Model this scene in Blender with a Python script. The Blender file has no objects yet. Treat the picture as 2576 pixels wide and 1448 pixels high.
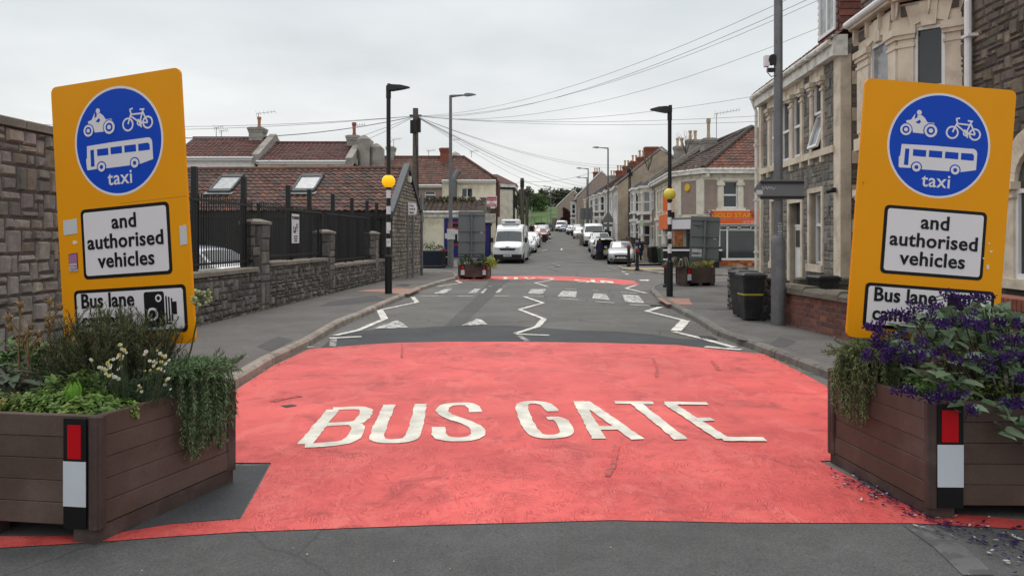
import bpy, bmesh, math, random
from mathutils import Vector, Matrix
R = math.radians
scene = bpy.context.scene
COL = scene.collection
rnd = random.Random(11)
U = rnd.uniform

# ---------------------------------------------------------------- camera
CAMH, FOC, UC, VH = 1.7, 1900.0, 1287.5, 600.0      # eye height; focal length, centre and horizon in units of a 2575 wide frame
cd = bpy.data.cameras.new("camera")
cam = bpy.data.objects.new("camera", cd); COL.objects.link(cam)
cam.location = (0, 0, CAMH); cam.rotation_euler = (R(90), 0, 0)
cd.sensor_width = 36; cd.lens = FOC / 2575 * 36
cd.shift_y = -(724 - VH) / 2575
cd.clip_start = 0.05; cd.clip_end = 2000
scene.camera = cam

# ---------------------------------------------------------------- sky, sun, exposure
w = bpy.data.worlds.new("World"); scene.world = w; w.use_nodes = True
nt = w.node_tree; N = nt.nodes; L = nt.links; N.clear()
out = N.new("ShaderNodeOutputWorld"); bg = N.new("ShaderNodeBackground")
sky = N.new("ShaderNodeTexSky"); sky.sky_type = 'NISHITA'; sky.sun_disc = False
SUN_EL, SUN_ROT = R(62), R(-12)
sky.sun_elevation = SUN_EL; sky.sun_rotation = SUN_ROT; sky.dust_density = 6
tc = N.new("ShaderNodeTexCoord"); sep = N.new("ShaderNodeSeparateXYZ")
L.new(tc.outputs['Generated'], sep.inputs[0])
ad = N.new("ShaderNodeMath"); ad.operation = 'ADD'; ad.inputs[1].default_value = 0.16
mx = N.new("ShaderNodeMath"); mx.operation = 'MAXIMUM'; mx.inputs[1].default_value = 0.0
L.new(sep.outputs[2], mx.inputs[0]); L.new(mx.outputs[0], ad.inputs[0])
dx = N.new("ShaderNodeMath"); dx.operation = 'DIVIDE'; L.new(sep.outputs[0], dx.inputs[0]); L.new(ad.outputs[0], dx.inputs[1])
dy = N.new("ShaderNodeMath"); dy.operation = 'DIVIDE'; L.new(sep.outputs[1], dy.inputs[0]); L.new(ad.outputs[0], dy.inputs[1])
cb = N.new("ShaderNodeCombineXYZ"); L.new(dx.outputs[0], cb.inputs[0]); L.new(dy.outputs[0], cb.inputs[1])
nz = N.new("ShaderNodeTexNoise"); nz.inputs['Scale'].default_value = 0.9; nz.inputs['Detail'].default_value = 6; nz.inputs['Roughness'].default_value = .5
L.new(cb.outputs[0], nz.inputs['Vector'])
rp = N.new("ShaderNodeValToRGB")
rp.color_ramp.elements[0].position = 0.32; rp.color_ramp.elements[0].color = (.80, .815, .835, 1)
rp.color_ramp.elements[1].position = 0.68; rp.color_ramp.elements[1].color = (1.08, 1.085, 1.08, 1)
L.new(nz.outputs['Fac'], rp.inputs[0])
el = N.new("ShaderNodeValToRGB")          # overcast brightness by height above the horizon
E = el.color_ramp.elements
E[0].position = 0.0; E[0].color = (.80, .80, .775, 1)
E[1].position = 1.0; E[1].color = (1.15, 1.15, 1.15, 1)
for p, c in ((.12, (.765, .775, .77)), (.30, (.685, .72, .735)), (.5, (1.0, 1.01, 1.02))):
 e = E.new(p); e.color = (*c, 1)
L.new(mx.outputs[0], el.inputs[0])
ml = N.new("ShaderNodeMixRGB"); ml.blend_type = 'MULTIPLY'; ml.inputs[0].default_value = 1
L.new(el.outputs[0], ml.inputs[1]); L.new(rp.outputs[0], ml.inputs[2])
sc_ = N.new("ShaderNodeMixRGB"); sc_.blend_type = 'MULTIPLY'; sc_.inputs[0].default_value = 1; sc_.inputs[2].default_value = (.1, .1, .1, 1)
L.new(sky.outputs[0], sc_.inputs[1])
mi = N.new("ShaderNodeMixRGB"); mi.inputs[0].default_value = .06
L.new(ml.outputs[0], mi.inputs[1]); L.new(sc_.outputs[0], mi.inputs[2])
L.new(mi.outputs[0], bg.inputs[0]); bg.inputs[1].default_value = 1.2
L.new(bg.outputs[0], out.inputs[0])
sd = bpy.data.lights.new("sun", 'SUN'); sd.energy = 1.2; sd.angle = R(28); sd.color = (1, .975, .94)
so = bpy.data.objects.new("sun", sd); COL.objects.link(so)
# the brightest cloud stands ahead and above, to the side of the terrace
sdir = Vector((math.sin(SUN_ROT) * math.cos(SUN_EL), math.cos(SUN_ROT) * math.cos(SUN_EL), math.sin(SUN_EL)))
so.rotation_euler = sdir.to_track_quat('Z', 'Y').to_euler()
scene.view_settings.view_transform = 'Standard'; scene.view_settings.look = 'None'
scene.view_settings.exposure = 0.0; scene.view_settings.gamma = 1

# ---------------------------------------------------------------- places
SK = 0.0595                                   # the street runs this far sideways per metre ahead
YAW = -math.atan(SK)
GP = [(-40, 0), (46, 0), (52, .12), (61, .5), (83, 1.45), (110, 2.2), (150, 3.1), (190, 3.6), (400, 3.6)]
def gz(y):
 for (a, za), (b, zb) in zip(GP, GP[1:]):
  if y <= b: return za + (zb - za) * (y - a) / (b - a)
 return GP[-1][1]
def G(u, v, z=0.0):
 y = (CAMH - z) * FOC / (v - VH)
 return Vector(((u - UC) * y / FOC, y, z))
def P(u, v, y): return Vector(((u - UC) * y / FOC, y, CAMH + (VH - v) * y / FOC))
def SX(t, y): return t + SK * y

# ---------------------------------------------------------------- mesh helpers
class MB:
 def __init__(s): s.v = []; s.f = []; s.c = []; s.mi = []; s.col = (1, 1, 1); s.mat = 0; s.M = None
 def face(s, pts):
  i = len(s.v)
  if s.M is not None: pts = [s.M @ Vector(p) for p in pts]
  s.v.extend([tuple(p) for p in pts]); s.f.append(tuple(range(i, i + len(pts)))); s.c.append(s.col); s.mi.append(s.mat)
 def mesh(s, pts, faces):
  i = len(s.v)
  if s.M is not None: pts = [s.M @ Vector(p) for p in pts]
  s.v.extend([tuple(p) for p in pts])
  for f in faces: s.f.append(tuple(i + k for k in f)); s.c.append(s.col); s.mi.append(s.mat)
 def box(s, x0, x1, y0, y1, z0, z1):
  p = [(x0, y0, z0), (x1, y0, z0), (x1, y1, z0), (x0, y1, z0), (x0, y0, z1), (x1, y0, z1), (x1, y1, z1), (x0, y1, z1)]
  s.mesh(p, [(0, 3, 2, 1), (4, 5, 6, 7), (0, 1, 5, 4), (1, 2, 6, 5), (2, 3, 7, 6), (3, 0, 4, 7)])
 def bbox(s, x0, x1, y0, y1, z0, z1, b=.02):
  # box with its vertical edges and top edge eased
  q = [(x0 + b, y0), (x1 - b, y0), (x1, y0 + b), (x1, y1 - b), (x1 - b, y1), (x0 + b, y1), (x0, y1 - b), (x0, y0 + b)]
  cx, cy = (x0 + x1) / 2, (y0 + y1) / 2
  def ins(k): return [(cx + (x - cx) * (1 - k / max(abs(x1 - x0) / 2, 1e-6)), cy + (y - cy) * (1 - k / max(abs(y1 - y0) / 2, 1e-6))) for x, y in q]
  rings = [[(x, y, z0) for x, y in q], [(x, y, z1 - b) for x, y in q], [(x, y, z1) for x, y in ins(b)]]
  s.loft(rings, True, True)
 def loft(s, rings, cap0=True, cap1=True, closed=True):
  n = len(rings[0]); pts = [p for r in rings for p in r]; fs = []
  for i in range(len(rings) - 1):
   for k in range(n if closed else n - 1):
    a, b = i * n + k, i * n + (k + 1) % n
    fs.append((a, b, b + n, a + n))
  if cap0: fs.append(tuple(reversed(range(n))))
  if cap1: fs.append(tuple(range((len(rings) - 1) * n, len(rings) * n)))
  s.mesh(pts, fs)
 def prism(s, poly, y0, y1):            # x-z outline, thick along y
  s.loft([[(x, y0, z) for x, z in poly], [(x, y1, z) for x, z in poly]])
 def prismz(s, poly, z0, z1):
  s.loft([[(p[0], p[1], z0) for p in poly], [(p[0], p[1], z1) for p in poly]])
 def bar(s, p, q, wd, h=None):
  p, q = Vector(p), Vector(q); d = (q - p); h = wd if h is None else h
  if d.length < 1e-6: return
  d.normalize(); up = Vector((0, 0, 1)) if abs(d.z) < .95 else Vector((0, 1, 0))
  a = d.cross(up).normalized(); b = a.cross(d).normalized()
  r = lambda c: [c + a * wd / 2 + b * h / 2, c - a * wd / 2 + b * h / 2, c - a * wd / 2 - b * h / 2, c + a * wd / 2 - b * h / 2]
  s.loft([r(p), r(q)])
 def tube(s, pts, r, n=8, caps=True):
  pts = [Vector(p) for p in pts]; rs = r if isinstance(r, (list, tuple)) else [r] * len(pts)
  rings = []; a = None
  for i, p in enumerate(pts):
   d = (pts[min(i + 1, len(pts) - 1)] - pts[max(i - 1, 0)])
   if d.length < 1e-9: d = Vector((0, 0, 1))
   d.normalize()
   if a is None:
    up = Vector((0, 0, 1)) if abs(d.z) < .9 else Vector((1, 0, 0))
    a = d.cross(up).normalized()
   else:
    a = (a - d * a.dot(d))
    a = a.normalized() if a.length > 1e-6 else d.orthogonal().normalized()
   b = d.cross(a)
   rings.append([p + (a * math.cos(2 * math.pi * k / n) + b * math.sin(2 * math.pi * k / n)) * rs[i] for k in range(n)])
  s.loft(rings, caps, caps)
 def lathe(s, prof, n=16, c=(0, 0, 0)):
  s.loft([[(c[0] + r * math.cos(2 * math.pi * k / n), c[1] + r * math.sin(2 * math.pi * k / n), c[2] + z) for k in range(n)] for r, z in prof])
 def disc(s, c, r, axis='y', th=.01, n=20, sx=1, sz=1):
  cx, cy, cz = c
  o = [(r * sx * math.cos(2 * math.pi * k / n), r * sz * math.sin(2 * math.pi * k / n)) for k in range(n)]
  if axis == 'y': s.loft([[(cx + a, cy, cz + b) for a, b in o], [(cx + a, cy + th, cz + b) for a, b in o]])
  elif axis == 'x': s.loft([[(cx, cy + a, cz + b) for a, b in o], [(cx + th, cy + a, cz + b) for a, b in o]])
  else: s.loft([[(cx + a, cy + b, cz) for a, b in o], [(cx + a, cy + b, cz + th) for a, b in o]])
 def ring(s, c, ro, ri, y0, y1, n=28):
  cx, cz = c
  for k in range(n):
   a, b = 2 * math.pi * k / n, 2 * math.pi * (k + 1) / n
   q = [(cx + ri * math.cos(a), cz + ri * math.sin(a)), (cx + ro * math.cos(a), cz + ro * math.sin(a)), (cx + ro * math.cos(b), cz + ro * math.sin(b)), (cx + ri * math.cos(b), cz + ri * math.sin(b))]
   s.face([(x, y0, z) for x, z in q])
   s.face([(q[1][0], y0, q[1][1]), (q[1][0], y1, q[1][1]), (q[2][0], y1, q[2][1]), (q[2][0], y0, q[2][1])])
 def ball(s, c, r, n=16, m=10, sc=(1, 1, 1)):
  s.loft([[(c[0] + sc[0] * r * math.sin(math.pi * max(.01, min(m - .01, i)) / m) * math.cos(2 * math.pi * k / n), c[1] + sc[1] * r * math.sin(math.pi * max(.01, min(m - .01, i)) / m) * math.sin(2 * math.pi * k / n), c[2] - sc[2] * r * math.cos(math.pi * i / m)) for k in range(n)] for i in range(m + 1)])
 def leaf(s, p, d, up, ln, wd, fold=.25, droop=.25):
  p = Vector(p); d = Vector(d).normalized(); up = Vector(up)
  a = d.cross(up)
  a = a.normalized() if a.length > 1e-4 else d.orthogonal().normalized()
  n = a.cross(d).normalized()
  m1 = p + d * ln * .38 + n * ln * .03; m2 = p + d * ln * .72 - n * ln * droop * .35; t = p + d * ln * .98 - n * ln * droop
  s.mesh([p, m1 + a * wd * .5 + n * wd * fold, m2 + a * wd * .36 + n * wd * fold * .6, t, m2 - a * wd * .36 + n * wd * fold * .6, m1 - a * wd * .5 + n * wd * fold, m1, m2],
               [(0, 6, 1), (1, 6, 7, 2), (2, 7, 3), (0, 5, 6), (5, 4, 7, 6), (4, 3, 7)])
 def blade(s, p, d, ln, wd, up=(0, 0, 1)):      # a needle or petal: one slim kite
  p = Vector(p); d = Vector(d).normalized(); a = d.cross(Vector(up))
  a = (a.normalized() if a.length > 1e-4 else d.orthogonal().normalized()) * wd * .5
  s.mesh([p, p + d * ln * .5 + a, p + d * ln, p + d * ln * .5 - a], [(0, 1, 2, 3)])
 def build(s, name, mats, parent=None, smooth=False, loc=None, rotz=0.0, norm=True):
  me = bpy.data.meshes.new(name); me.from_pydata(s.v, [], s.f); me.update()
  mats = mats if isinstance(mats, (list, tuple)) else [mats]
  for m in mats: me.materials.append(m)
  if len(mats) > 1: me.polygons.foreach_set('material_index', s.mi)
  at = me.color_attributes.new("Col", 'FLOAT_COLOR', 'CORNER')
  buf = []
  for f, c in zip(s.f, s.c): buf.extend((c[0], c[1], c[2], 1.0) * len(f))
  at.data.foreach_set('color', buf)
  if norm or smooth:
   bm = bmesh.new(); bm.from_mesh(me)
   if smooth: bmesh.ops.remove_doubles(bm, verts=bm.verts, dist=1e-5)
   bmesh.ops.recalc_face_normals(bm, faces=bm.faces); bm.to_mesh(me); bm.free()
  if smooth:
   me.polygons.foreach_set('use_smooth', [True] * len(me.polygons))
   try: me.set_sharp_from_angle(angle=R(40))
   except Exception: pass
  o = bpy.data.objects.new(name, me); COL.objects.link(o)
  if loc is not None: o.location = loc
  o.rotation_euler[2] = rotz
  if parent is not None: o.parent = parent
  return o

def tag(o, label=None, cat=None, group=None, kind=None):
 if label: o['label'] = label
 if cat: o['category'] = cat
 if group: o['group'] = group
 if kind: o['kind'] = kind
 return o
def empty(name, loc, label, cat, rotz=0.0, group=None):
 o = bpy.data.objects.new(name, None); COL.objects.link(o); o.location = loc; o.rotation_euler[2] = rotz; o.empty_display_size = .2
 return tag(o, label, cat, group)
def copy_tree(o, loc=None, rotz=None, label=None, parent=None):
 c = o.copy(); COL.objects.link(c)
 if parent is not None: c.parent = parent
 if loc is not None: c.location = loc
 if rotz is not None: c.rotation_euler[2] = rotz
 if label: c['label'] = label
 for ch in list(o.children): copy_tree(ch, parent=c)
 return c
def struct(o): o['kind'] = 'structure'; return o

# ---------------------------------------------------------------- materials
def node_mat(name):
 m = bpy.data.materials.new(name); m.use_nodes = True
 return m, m.node_tree.nodes, m.node_tree.links, m.node_tree.nodes['Principled BSDF']
def mat(name, col, rough=.7, metal=0.0, var=.12, vs=6.0, fine=0.0, fs=120.0, bump=0.0, bs=60.0, spec=.35, stain=None, ss=1.2, sa=.5, tr=0.0, emit=0.0, coat=0.0, world=False):
 """col x per-face colour x soft variation; optional stain colour in blotches, fine grain and bump"""
 m, N, L, B = node_mat(name)
 tc = N.new("ShaderNodeTexCoord"); vec = tc.outputs['Object']
 if world: vec = N.new("ShaderNodeNewGeometry").outputs['Position']
 at = N.new("ShaderNodeAttribute"); at.attribute_name = "Col"
 mul = N.new("ShaderNodeMixRGB"); mul.blend_type = 'MULTIPLY'; mul.inputs[0].default_value = 1; mul.inputs[1].default_value = (*col, 1)
 L.new(at.outputs['Color'], mul.inputs[2]); c = mul.outputs[0]
 def noise(scale, detail=4, rough_=.55):
  n = N.new("ShaderNodeTexNoise"); n.inputs['Scale'].default_value = scale; n.inputs['Detail'].default_value = detail; n.inputs['Roughness'].default_value = rough_
  L.new(vec, n.inputs['Vector']); return n.outputs['Fac']
 def scale(c, fac, amt):
  mr = N.new("ShaderNodeMapRange"); mr.inputs[1].default_value = .3; mr.inputs[2].default_value = .7; mr.inputs[3].default_value = 1 - amt; mr.inputs[4].default_value = 1 + amt
  L.new(fac, mr.inputs[0])
  x = N.new("ShaderNodeMixRGB"); x.blend_type = 'MULTIPLY'; x.inputs[0].default_value = 1
  L.new(c, x.inputs[1]); L.new(mr.outputs[0], x.inputs[2]); return x.outputs[0]
 if stain:
  f = noise(ss, 6, .62); mr = N.new("ShaderNodeMapRange"); mr.inputs[1].default_value = .48; mr.inputs[2].default_value = .62; mr.inputs[3].default_value = 0; mr.inputs[4].default_value = sa
  L.new(f, mr.inputs[0]); x = N.new("ShaderNodeMixRGB"); L.new(mr.outputs[0], x.inputs[0]); L.new(c, x.inputs[1]); x.inputs[2].default_value = (*stain, 1); c = x.outputs[0]
 if var: c = scale(c, noise(vs), var)
 if fine: c = scale(c, noise(fs, 2), fine)
 L.new(c, B.inputs['Base Color'])
 B.inputs['Roughness'].default_value = rough; B.inputs['Metallic'].default_value = metal; B.inputs['Specular IOR Level'].default_value = spec
 if coat: B.inputs['Coat Weight'].default_value = coat; B.inputs['Coat Roughness'].default_value = .05
 if tr: B.inputs['Transmission Weight'].default_value = 0; B.inputs['Subsurface Weight'].default_value = tr; B.inputs['Subsurface Radius'].default_value = (.01, .02, .005); B.inputs['Subsurface Scale'].default_value = .3
 if emit: L.new(c, B.inputs['Emission Color']); B.inputs['Emission Strength'].default_value = emit
 if bump:
  b = N.new("ShaderNodeBump"); b.inputs['Strength'].default_value = bump; b.inputs['Distance'].default_value = .01
  L.new(noise(bs, 5, .6), b.inputs['Height']); L.new(b.outputs[0], B.inputs['Normal'])
 return m
def leafmat(name, col, trans=.35, rough=.5):
 m, N, L, B = node_mat(name)
 at = N.new("ShaderNodeAttribute"); at.attribute_name = "Col"
 mul = N.new("ShaderNodeMixRGB"); mul.blend_type = 'MULTIPLY'; mul.inputs[0].default_value = 1; mul.inputs[1].default_value = (*col, 1)
 L.new(at.outputs['Color'], mul.inputs[2]); L.new(mul.outputs[0], B.inputs['Base Color'])
 B.inputs['Roughness'].default_value = rough; B.inputs['Specular IOR Level'].default_value = .3
 t = N.new("ShaderNodeBsdfTranslucent"); L.new(mul.outputs[0], t.inputs['Color'])
 mx = N.new("ShaderNodeMixShader"); mx.inputs[0].default_value = trans
 L.new(B.outputs[0], mx.inputs[1]); L.new(t.outputs[0], mx.inputs[2])
 L.new(mx.outputs[0], m.node_tree.nodes['Material Output'].inputs['Surface'])
 return m
def paintmat(name, col, under, edge=.5, scale=9.0, rough=.75, stain=.15):
 """road paint worn through to the asphalt in irregular flakes"""
 m, N, L, B = node_mat(name)
 g = N.new("ShaderNodeNewGeometry"); vec = g.outputs['Position']
 n = N.new("ShaderNodeTexNoise"); n.inputs['Scale'].default_value = scale; n.inputs['Detail'].default_value = 9; n.inputs['Roughness'].default_value = .72; L.new(vec, n.inputs['Vector'])
 mr = N.new("ShaderNodeMapRange"); mr.inputs[1].default_value = edge; mr.inputs[2].default_value = edge + .05; L.new(n.outputs['Fac'], mr.inputs[0])
 n2 = N.new("ShaderNodeTexNoise"); n2.inputs['Scale'].default_value = 3.5; n2.inputs['Detail'].default_value = 7; L.new(vec, n2.inputs['Vector'])
 v = N.new("ShaderNodeMapRange"); v.inputs[1].default_value = .35; v.inputs[2].default_value = .65; v.inputs[3].default_value = 1 - stain; v.inputs[4].default_value = 1.06; L.new(n2.outputs['Fac'], v.inputs[0])
 c = N.new("ShaderNodeMixRGB"); c.blend_type = 'MULTIPLY'; c.inputs[0].default_value = 1; c.inputs[1].default_value = (*col, 1); L.new(v.outputs[0], c.inputs[2])
 x = N.new("ShaderNodeMixRGB"); L.new(mr.outputs[0], x.inputs[0]); L.new(c.outputs[0], x.inputs[1]); x.inputs[2].default_value = (*under, 1)
 L.new(x.outputs[0], B.inputs['Base Color']); B.inputs['Roughness'].default_value = rough; B.inputs['Specular IOR Level'].default_value = .3
 return m
M = {}
def asphalt(name, col, patch=.18, speck=.35, cracks=0.0):
 m, N, L, B = node_mat(name)
 g = N.new("ShaderNodeNewGeometry"); vec = g.outputs['Position']
 def noise(s, d=4, r=.6):
  n = N.new("ShaderNodeTexNoise"); n.inputs['Scale'].default_value = s; n.inputs['Detail'].default_value = d; n.inputs['Roughness'].default_value = r; L.new(vec, n.inputs['Vector']); return n.outputs['Fac']
 def mr(f, a, b, c, d):
  x = N.new("ShaderNodeMapRange"); x.inputs[1].default_value = a; x.inputs[2].default_value = b; x.inputs[3].default_value = c; x.inputs[4].default_value = d; L.new(f, x.inputs[0]); return x.outputs[0]
 def mul(c, f):
  x = N.new("ShaderNodeMixRGB"); x.blend_type = 'MULTIPLY'; x.inputs[0].default_value = 1; L.new(c, x.inputs[1]); L.new(f, x.inputs[2]); return x.outputs[0]
 rgb = N.new("ShaderNodeRGB"); rgb.outputs[0].default_value = (*col, 1); c = rgb.outputs[0]
 c = mul(c, mr(noise(.55, 5), .32, .68, 1 - patch, 1 + patch))
 c = mul(c, mr(noise(5, 6, .7), .3, .7, 1 - patch * .6, 1 + patch * .6))
 c = mul(c, mr(noise(95, 3, .7), .3, .7, 1 - speck, 1 + speck))
 vo = N.new("ShaderNodeTexVoronoi"); vo.inputs['Scale'].default_value = 160; L.new(vec, vo.inputs['Vector'])
 chip = mr(vo.outputs['Distance'], .06, .12, .35, 0)
 x = N.new("ShaderNodeMixRGB"); L.new(chip, x.inputs[0]); L.new(c, x.inputs[1]); x.inputs[2].default_value = (.26, .25, .24, 1); c = x.outputs[0]
 if cracks:
  v2 = N.new("ShaderNodeTexVoronoi"); v2.feature = 'DISTANCE_TO_EDGE'; v2.inputs['Scale'].default_value = .42
  nn = N.new("ShaderNodeTexNoise"); nn.inputs['Scale'].default_value = 2.2; nn.inputs['Detail'].default_value = 6; L.new(vec, nn.inputs['Vector'])
  av = N.new("ShaderNodeMixRGB"); av.inputs[0].default_value = .25; L.new(vec, av.inputs[1]); L.new(nn.outputs['Color'], av.inputs[2]); L.new(av.outputs[0], v2.inputs['Vector'])
  ck = mr(v2.outputs['Distance'], .0, .006, cracks, 0)
  x = N.new("ShaderNodeMixRGB"); L.new(ck, x.inputs[0]); L.new(c, x.inputs[1]); x.inputs[2].default_value = (.02, .02, .02, 1); c = x.outputs[0]
 L.new(c, B.inputs['Base Color']); B.inputs['Roughness'].default_value = .88; B.inputs['Specular IOR Level'].default_value = .3
 b = N.new("ShaderNodeBump"); b.inputs['Strength'].default_value = .55; b.inputs['Distance'].default_value = .006
 L.new(noise(110, 3, .7), b.inputs['Height']); L.new(b.outputs[0], B.inputs['Normal'])
 return m
M['asph'] = asphalt("street asphalt", (.126, .120, .112), .2, .35, .6)
M['asph_new'] = asphalt("fresh asphalt", (.058, .060, .063), .2, .35)
M['asph_fore'] = asphalt("apron asphalt", (.082, .082, .081), .22, .38, .35)
M['pave'] = asphalt("footway asphalt", (.122, .112, .105), .18, .28, .35)
M['pave_r'] = asphalt("worn footway asphalt", (.115, .108, .101), .28, .3, .6)

def redmat():
 m, N, L, B = node_mat("red surfacing")
 g = N.new("ShaderNodeNewGeometry"); vec = g.outputs['Position']
 def noise(s, d=5, r=.6, v=vec, dist=0):
  n = N.new("ShaderNodeTexNoise"); n.inputs['Scale'].default_value = s; n.inputs['Detail'].default_value = d; n.inputs['Roughness'].default_value = r; n.inputs['Distortion'].default_value = dist; L.new(v, n.inputs['Vector']); return n.outputs['Fac']
 def mr(f, a, b, c, d):
  x = N.new("ShaderNodeMapRange"); x.inputs[1].default_value = a; x.inputs[2].default_value = b; x.inputs[3].default_value = c; x.inputs[4].default_value = d; L.new(f, x.inputs[0]); return x.outputs[0]
 def mix(f, a, b, mode='MIX'):
  x = N.new("ShaderNodeMixRGB"); x.blend_type = mode
  for s_, val in ((0, f), (1, a), (2, b)):
   if isinstance(val, (int, float)): x.inputs[s_].default_value = val
   elif isinstance(val, tuple): x.inputs[s_].default_value = (*val, 1)
   else: L.new(val, x.inputs[s_])
  return x.outputs[0]
 mp = N.new("ShaderNodeMapping"); mp.inputs['Scale'].default_value = (1, .45, 1); mp.inputs['Rotation'].default_value = (0, 0, .5); L.new(vec, mp.inputs['Vector'])
 c = mix(mr(noise(1.1, 6, .62), .40, .62, 0, 1), (.73, .108, .096), (.59, .074, .068))
 c = mix(mr(noise(2.6, 8, .7, mp.outputs[0], 1.2), .52, .60, 0, .6), c, (.74, .15, .13))
 c = mix(mr(noise(1.9, 9, .72, vec, .8), .53, .66, 0, .85), c, (.36, .050, .050))
 c = mix(mr(noise(1.25, 10, .78), .645, .71, 0, .8), c, (.15, .11, .105))
 c = mix(1.0, c, mr(noise(.38, 3), .35, .65, .80, 1.06), 'MULTIPLY'); c = mix(mr(noise(.8, 8, .7), .56, .68, 0, .5), c, (.42, .085, .075))
 vo = N.new("ShaderNodeTexVoronoi"); vo.inputs['Scale'].default_value = 7; L.new(vec, vo.inputs['Vector'])
 c = mix(mr(vo.outputs['Distance'], .045, .06, .8, 0), c, (.20, .05, .05))
 # the ridged laying marks nearer the edge
 m2 = N.new("ShaderNodeMapping"); m2.inputs['Scale'].default_value = (1, .55, 1); L.new(vec, m2.inputs['Vector'])
 wx = N.new("ShaderNodeMath"); wx.operation = 'MULTIPLY'; wx.inputs[1].default_value = 26; L.new(noise(3.2, 3, .6, m2.outputs[0], .6), wx.inputs[0])
 wv = N.new("ShaderNodeMath"); wv.operation = 'PINGPONG'; wv.inputs[1].default_value = .5; L.new(wx.outputs[0], wv.inputs[0])
 wf = mr(wv.outputs[0], .0, .16, 0, 1)
 sp = N.new("ShaderNodeSeparateXYZ"); L.new(vec, sp.inputs[0])
 near = mr(sp.outputs[1], 5.9, 6.7, 1, .12)
 nm = N.new("ShaderNodeMath"); nm.operation = 'MULTIPLY'; L.new(near, nm.inputs[0]); L.new(mr(noise(7, 4), .40, .60, .05, 1), nm.inputs[1])
 rk = N.new("ShaderNodeMath"); rk.operation = 'MULTIPLY'; L.new(mr(wv.outputs[0], .02, .24, .6, 0), rk.inputs[0]); L.new(nm.outputs[0], rk.inputs[1])
 c = mix(rk.outputs[0], c, (.36, .045, .046))
 c = mix(1.0, c, mr(noise(70, 3, .7), .3, .7, .93, 1.05), 'MULTIPLY')
 L.new(c, B.inputs['Base Color']); B.inputs['Roughness'].default_value = .62; B.inputs['Specular IOR Level'].default_value = .32
 hm = N.new("ShaderNodeMath"); hm.operation = 'MULTIPLY'; L.new(wf, hm.inputs[0]); L.new(nm.outputs[0], hm.inputs[1])
 b = N.new("ShaderNodeBump"); b.inputs['Strength'].default_value = .6; b.inputs['Distance'].default_value = .008; L.new(hm.outputs[0], b.inputs['Height'])
 b2 = N.new("ShaderNodeBump"); b2.inputs['Strength'].default_value = .3; b2.inputs['Distance'].default_value = .006; L.new(noise(60, 4, .7), b2.inputs['Height']); L.new(b.outputs[0], b2.inputs['Normal'])
 L.new(b2.outputs[0], B.inputs['Normal'])
 return m
M['red'] = redmat()
M['line'] = paintmat("white road paint", (.70, .68, .62), (.12, .115, .11), .565, 9, .75, .3)
M['line_worn'] = paintmat("worn white paint", (.66, .65, .61), (.115, .11, .105), .49, 7, .75, .3)
M['line_faint'] = paintmat("faded white paint", (.36, .35, .33), (.11, .105, .10), .48, 9)
M['cream_line'] = paintmat("cream road lettering", (.72, .69, .60), (.60, .13, .12), .615, 12, .75, .32)
M['kerb'] = mat("kerb concrete", (.30, .255, .215), .85, var=.18, vs=5, fine=.15, fs=90, bump=.4, bs=120, stain=(.14, .12, .10), ss=3, sa=.6, world=True)
M['kerb_r'] = mat("old kerb stone", (.17, .16, .145), .85, var=.2, vs=5, fine=.2, fs=90, bump=.6, bs=70, stain=(.08, .075, .065), ss=4, sa=.6, world=True)
M['tactile'] = mat("red tactile paving", (.32, .17, .125), .85, var=.15, vs=4, fine=.2, fs=60, world=True)
M['stone'] = mat("rubble stone", (1, 1, 1), .9, var=.22, vs=9, fine=.2, fs=70, bump=.7, bs=35, stain=(.10, .09, .08), ss=2.5, sa=.45)
M['mortar'] = mat("mortar", (.085, .075, .068), .95, var=.2, vs=12, bump=.5, bs=60)
M['mortar_pale'] = mat("pale mortar", (.21, .19, .17), .95, var=.3, vs=8, bump=.5, bs=60)
M['coping'] = mat("coping stone", (.24, .21, .175), .9, var=.2, vs=6, fine=.2, fs=60, bump=.6, bs=50, stain=(.10, .095, .08), ss=3, sa=.6)
M['brick'] = mat("red brick", (1, 1, 1), .88, var=.18, vs=15, fine=.15, fs=80, bump=.4, bs=80)
M['bath'] = mat("painted bath stone", (.66, .57, .45), .8, var=.1, vs=3, fine=.06, fs=60, bump=.2, bs=40, stain=(.40, .33, .25), ss=1.7, sa=.6)
M['tile'] = mat("clay roof tile", (1, 1, 1), .82, var=.22, vs=8, fine=.18, fs=60, stain=(.07, .06, .052), ss=1.3, sa=.55)
M['slate'] = mat("slate", (.05, .052, .058), .6, var=.25, vs=6, fine=.15, fs=40)
M['white'] = mat("white upvc", (.76, .76, .75), .45, var=.05, vs=4)
M['offwhite'] = mat("aged white paint", (.74, .72, .67), .65, var=.12, vs=4, stain=(.33, .28, .22), ss=3, sa=.55)
M['cream'] = mat("cream render", (.80, .745, .58), .88, var=.07, vs=2, fine=.06, fs=50, stain=(.40, .34, .23), ss=.9, sa=.5)
M['cream2'] = mat("pale cream masonry paint", (.71, .665, .55), .85, var=.08, vs=2, stain=(.42, .36, .26), ss=1.5, sa=.4)
M['whitewall'] = mat("white masonry paint", (.76, .74, .70), .85, var=.08, vs=2, stain=(.42, .39, .34), ss=1.2, sa=.35)
M['pebble'] = mat("brown pebbledash", (.31, .245, .21), .95, var=.12, vs=3, fine=.35, fs=45, bump=.8, bs=90)
M['render_grey'] = mat("grey cement render", (.30, .28, .25), .92, var=.2, vs=1.5, fine=.1, fs=30, stain=(.16, .145, .125), ss=.8, sa=.6)
M['render_tan'] = mat("tan cement render", (.46, .375, .28), .92, var=.14, vs=1.2, fine=.08, fs=30, stain=(.28, .23, .175), ss=.5, sa=.55)
M['black'] = mat("black paint", (.012, .012, .013), .45, var=.15, vs=8)
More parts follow.
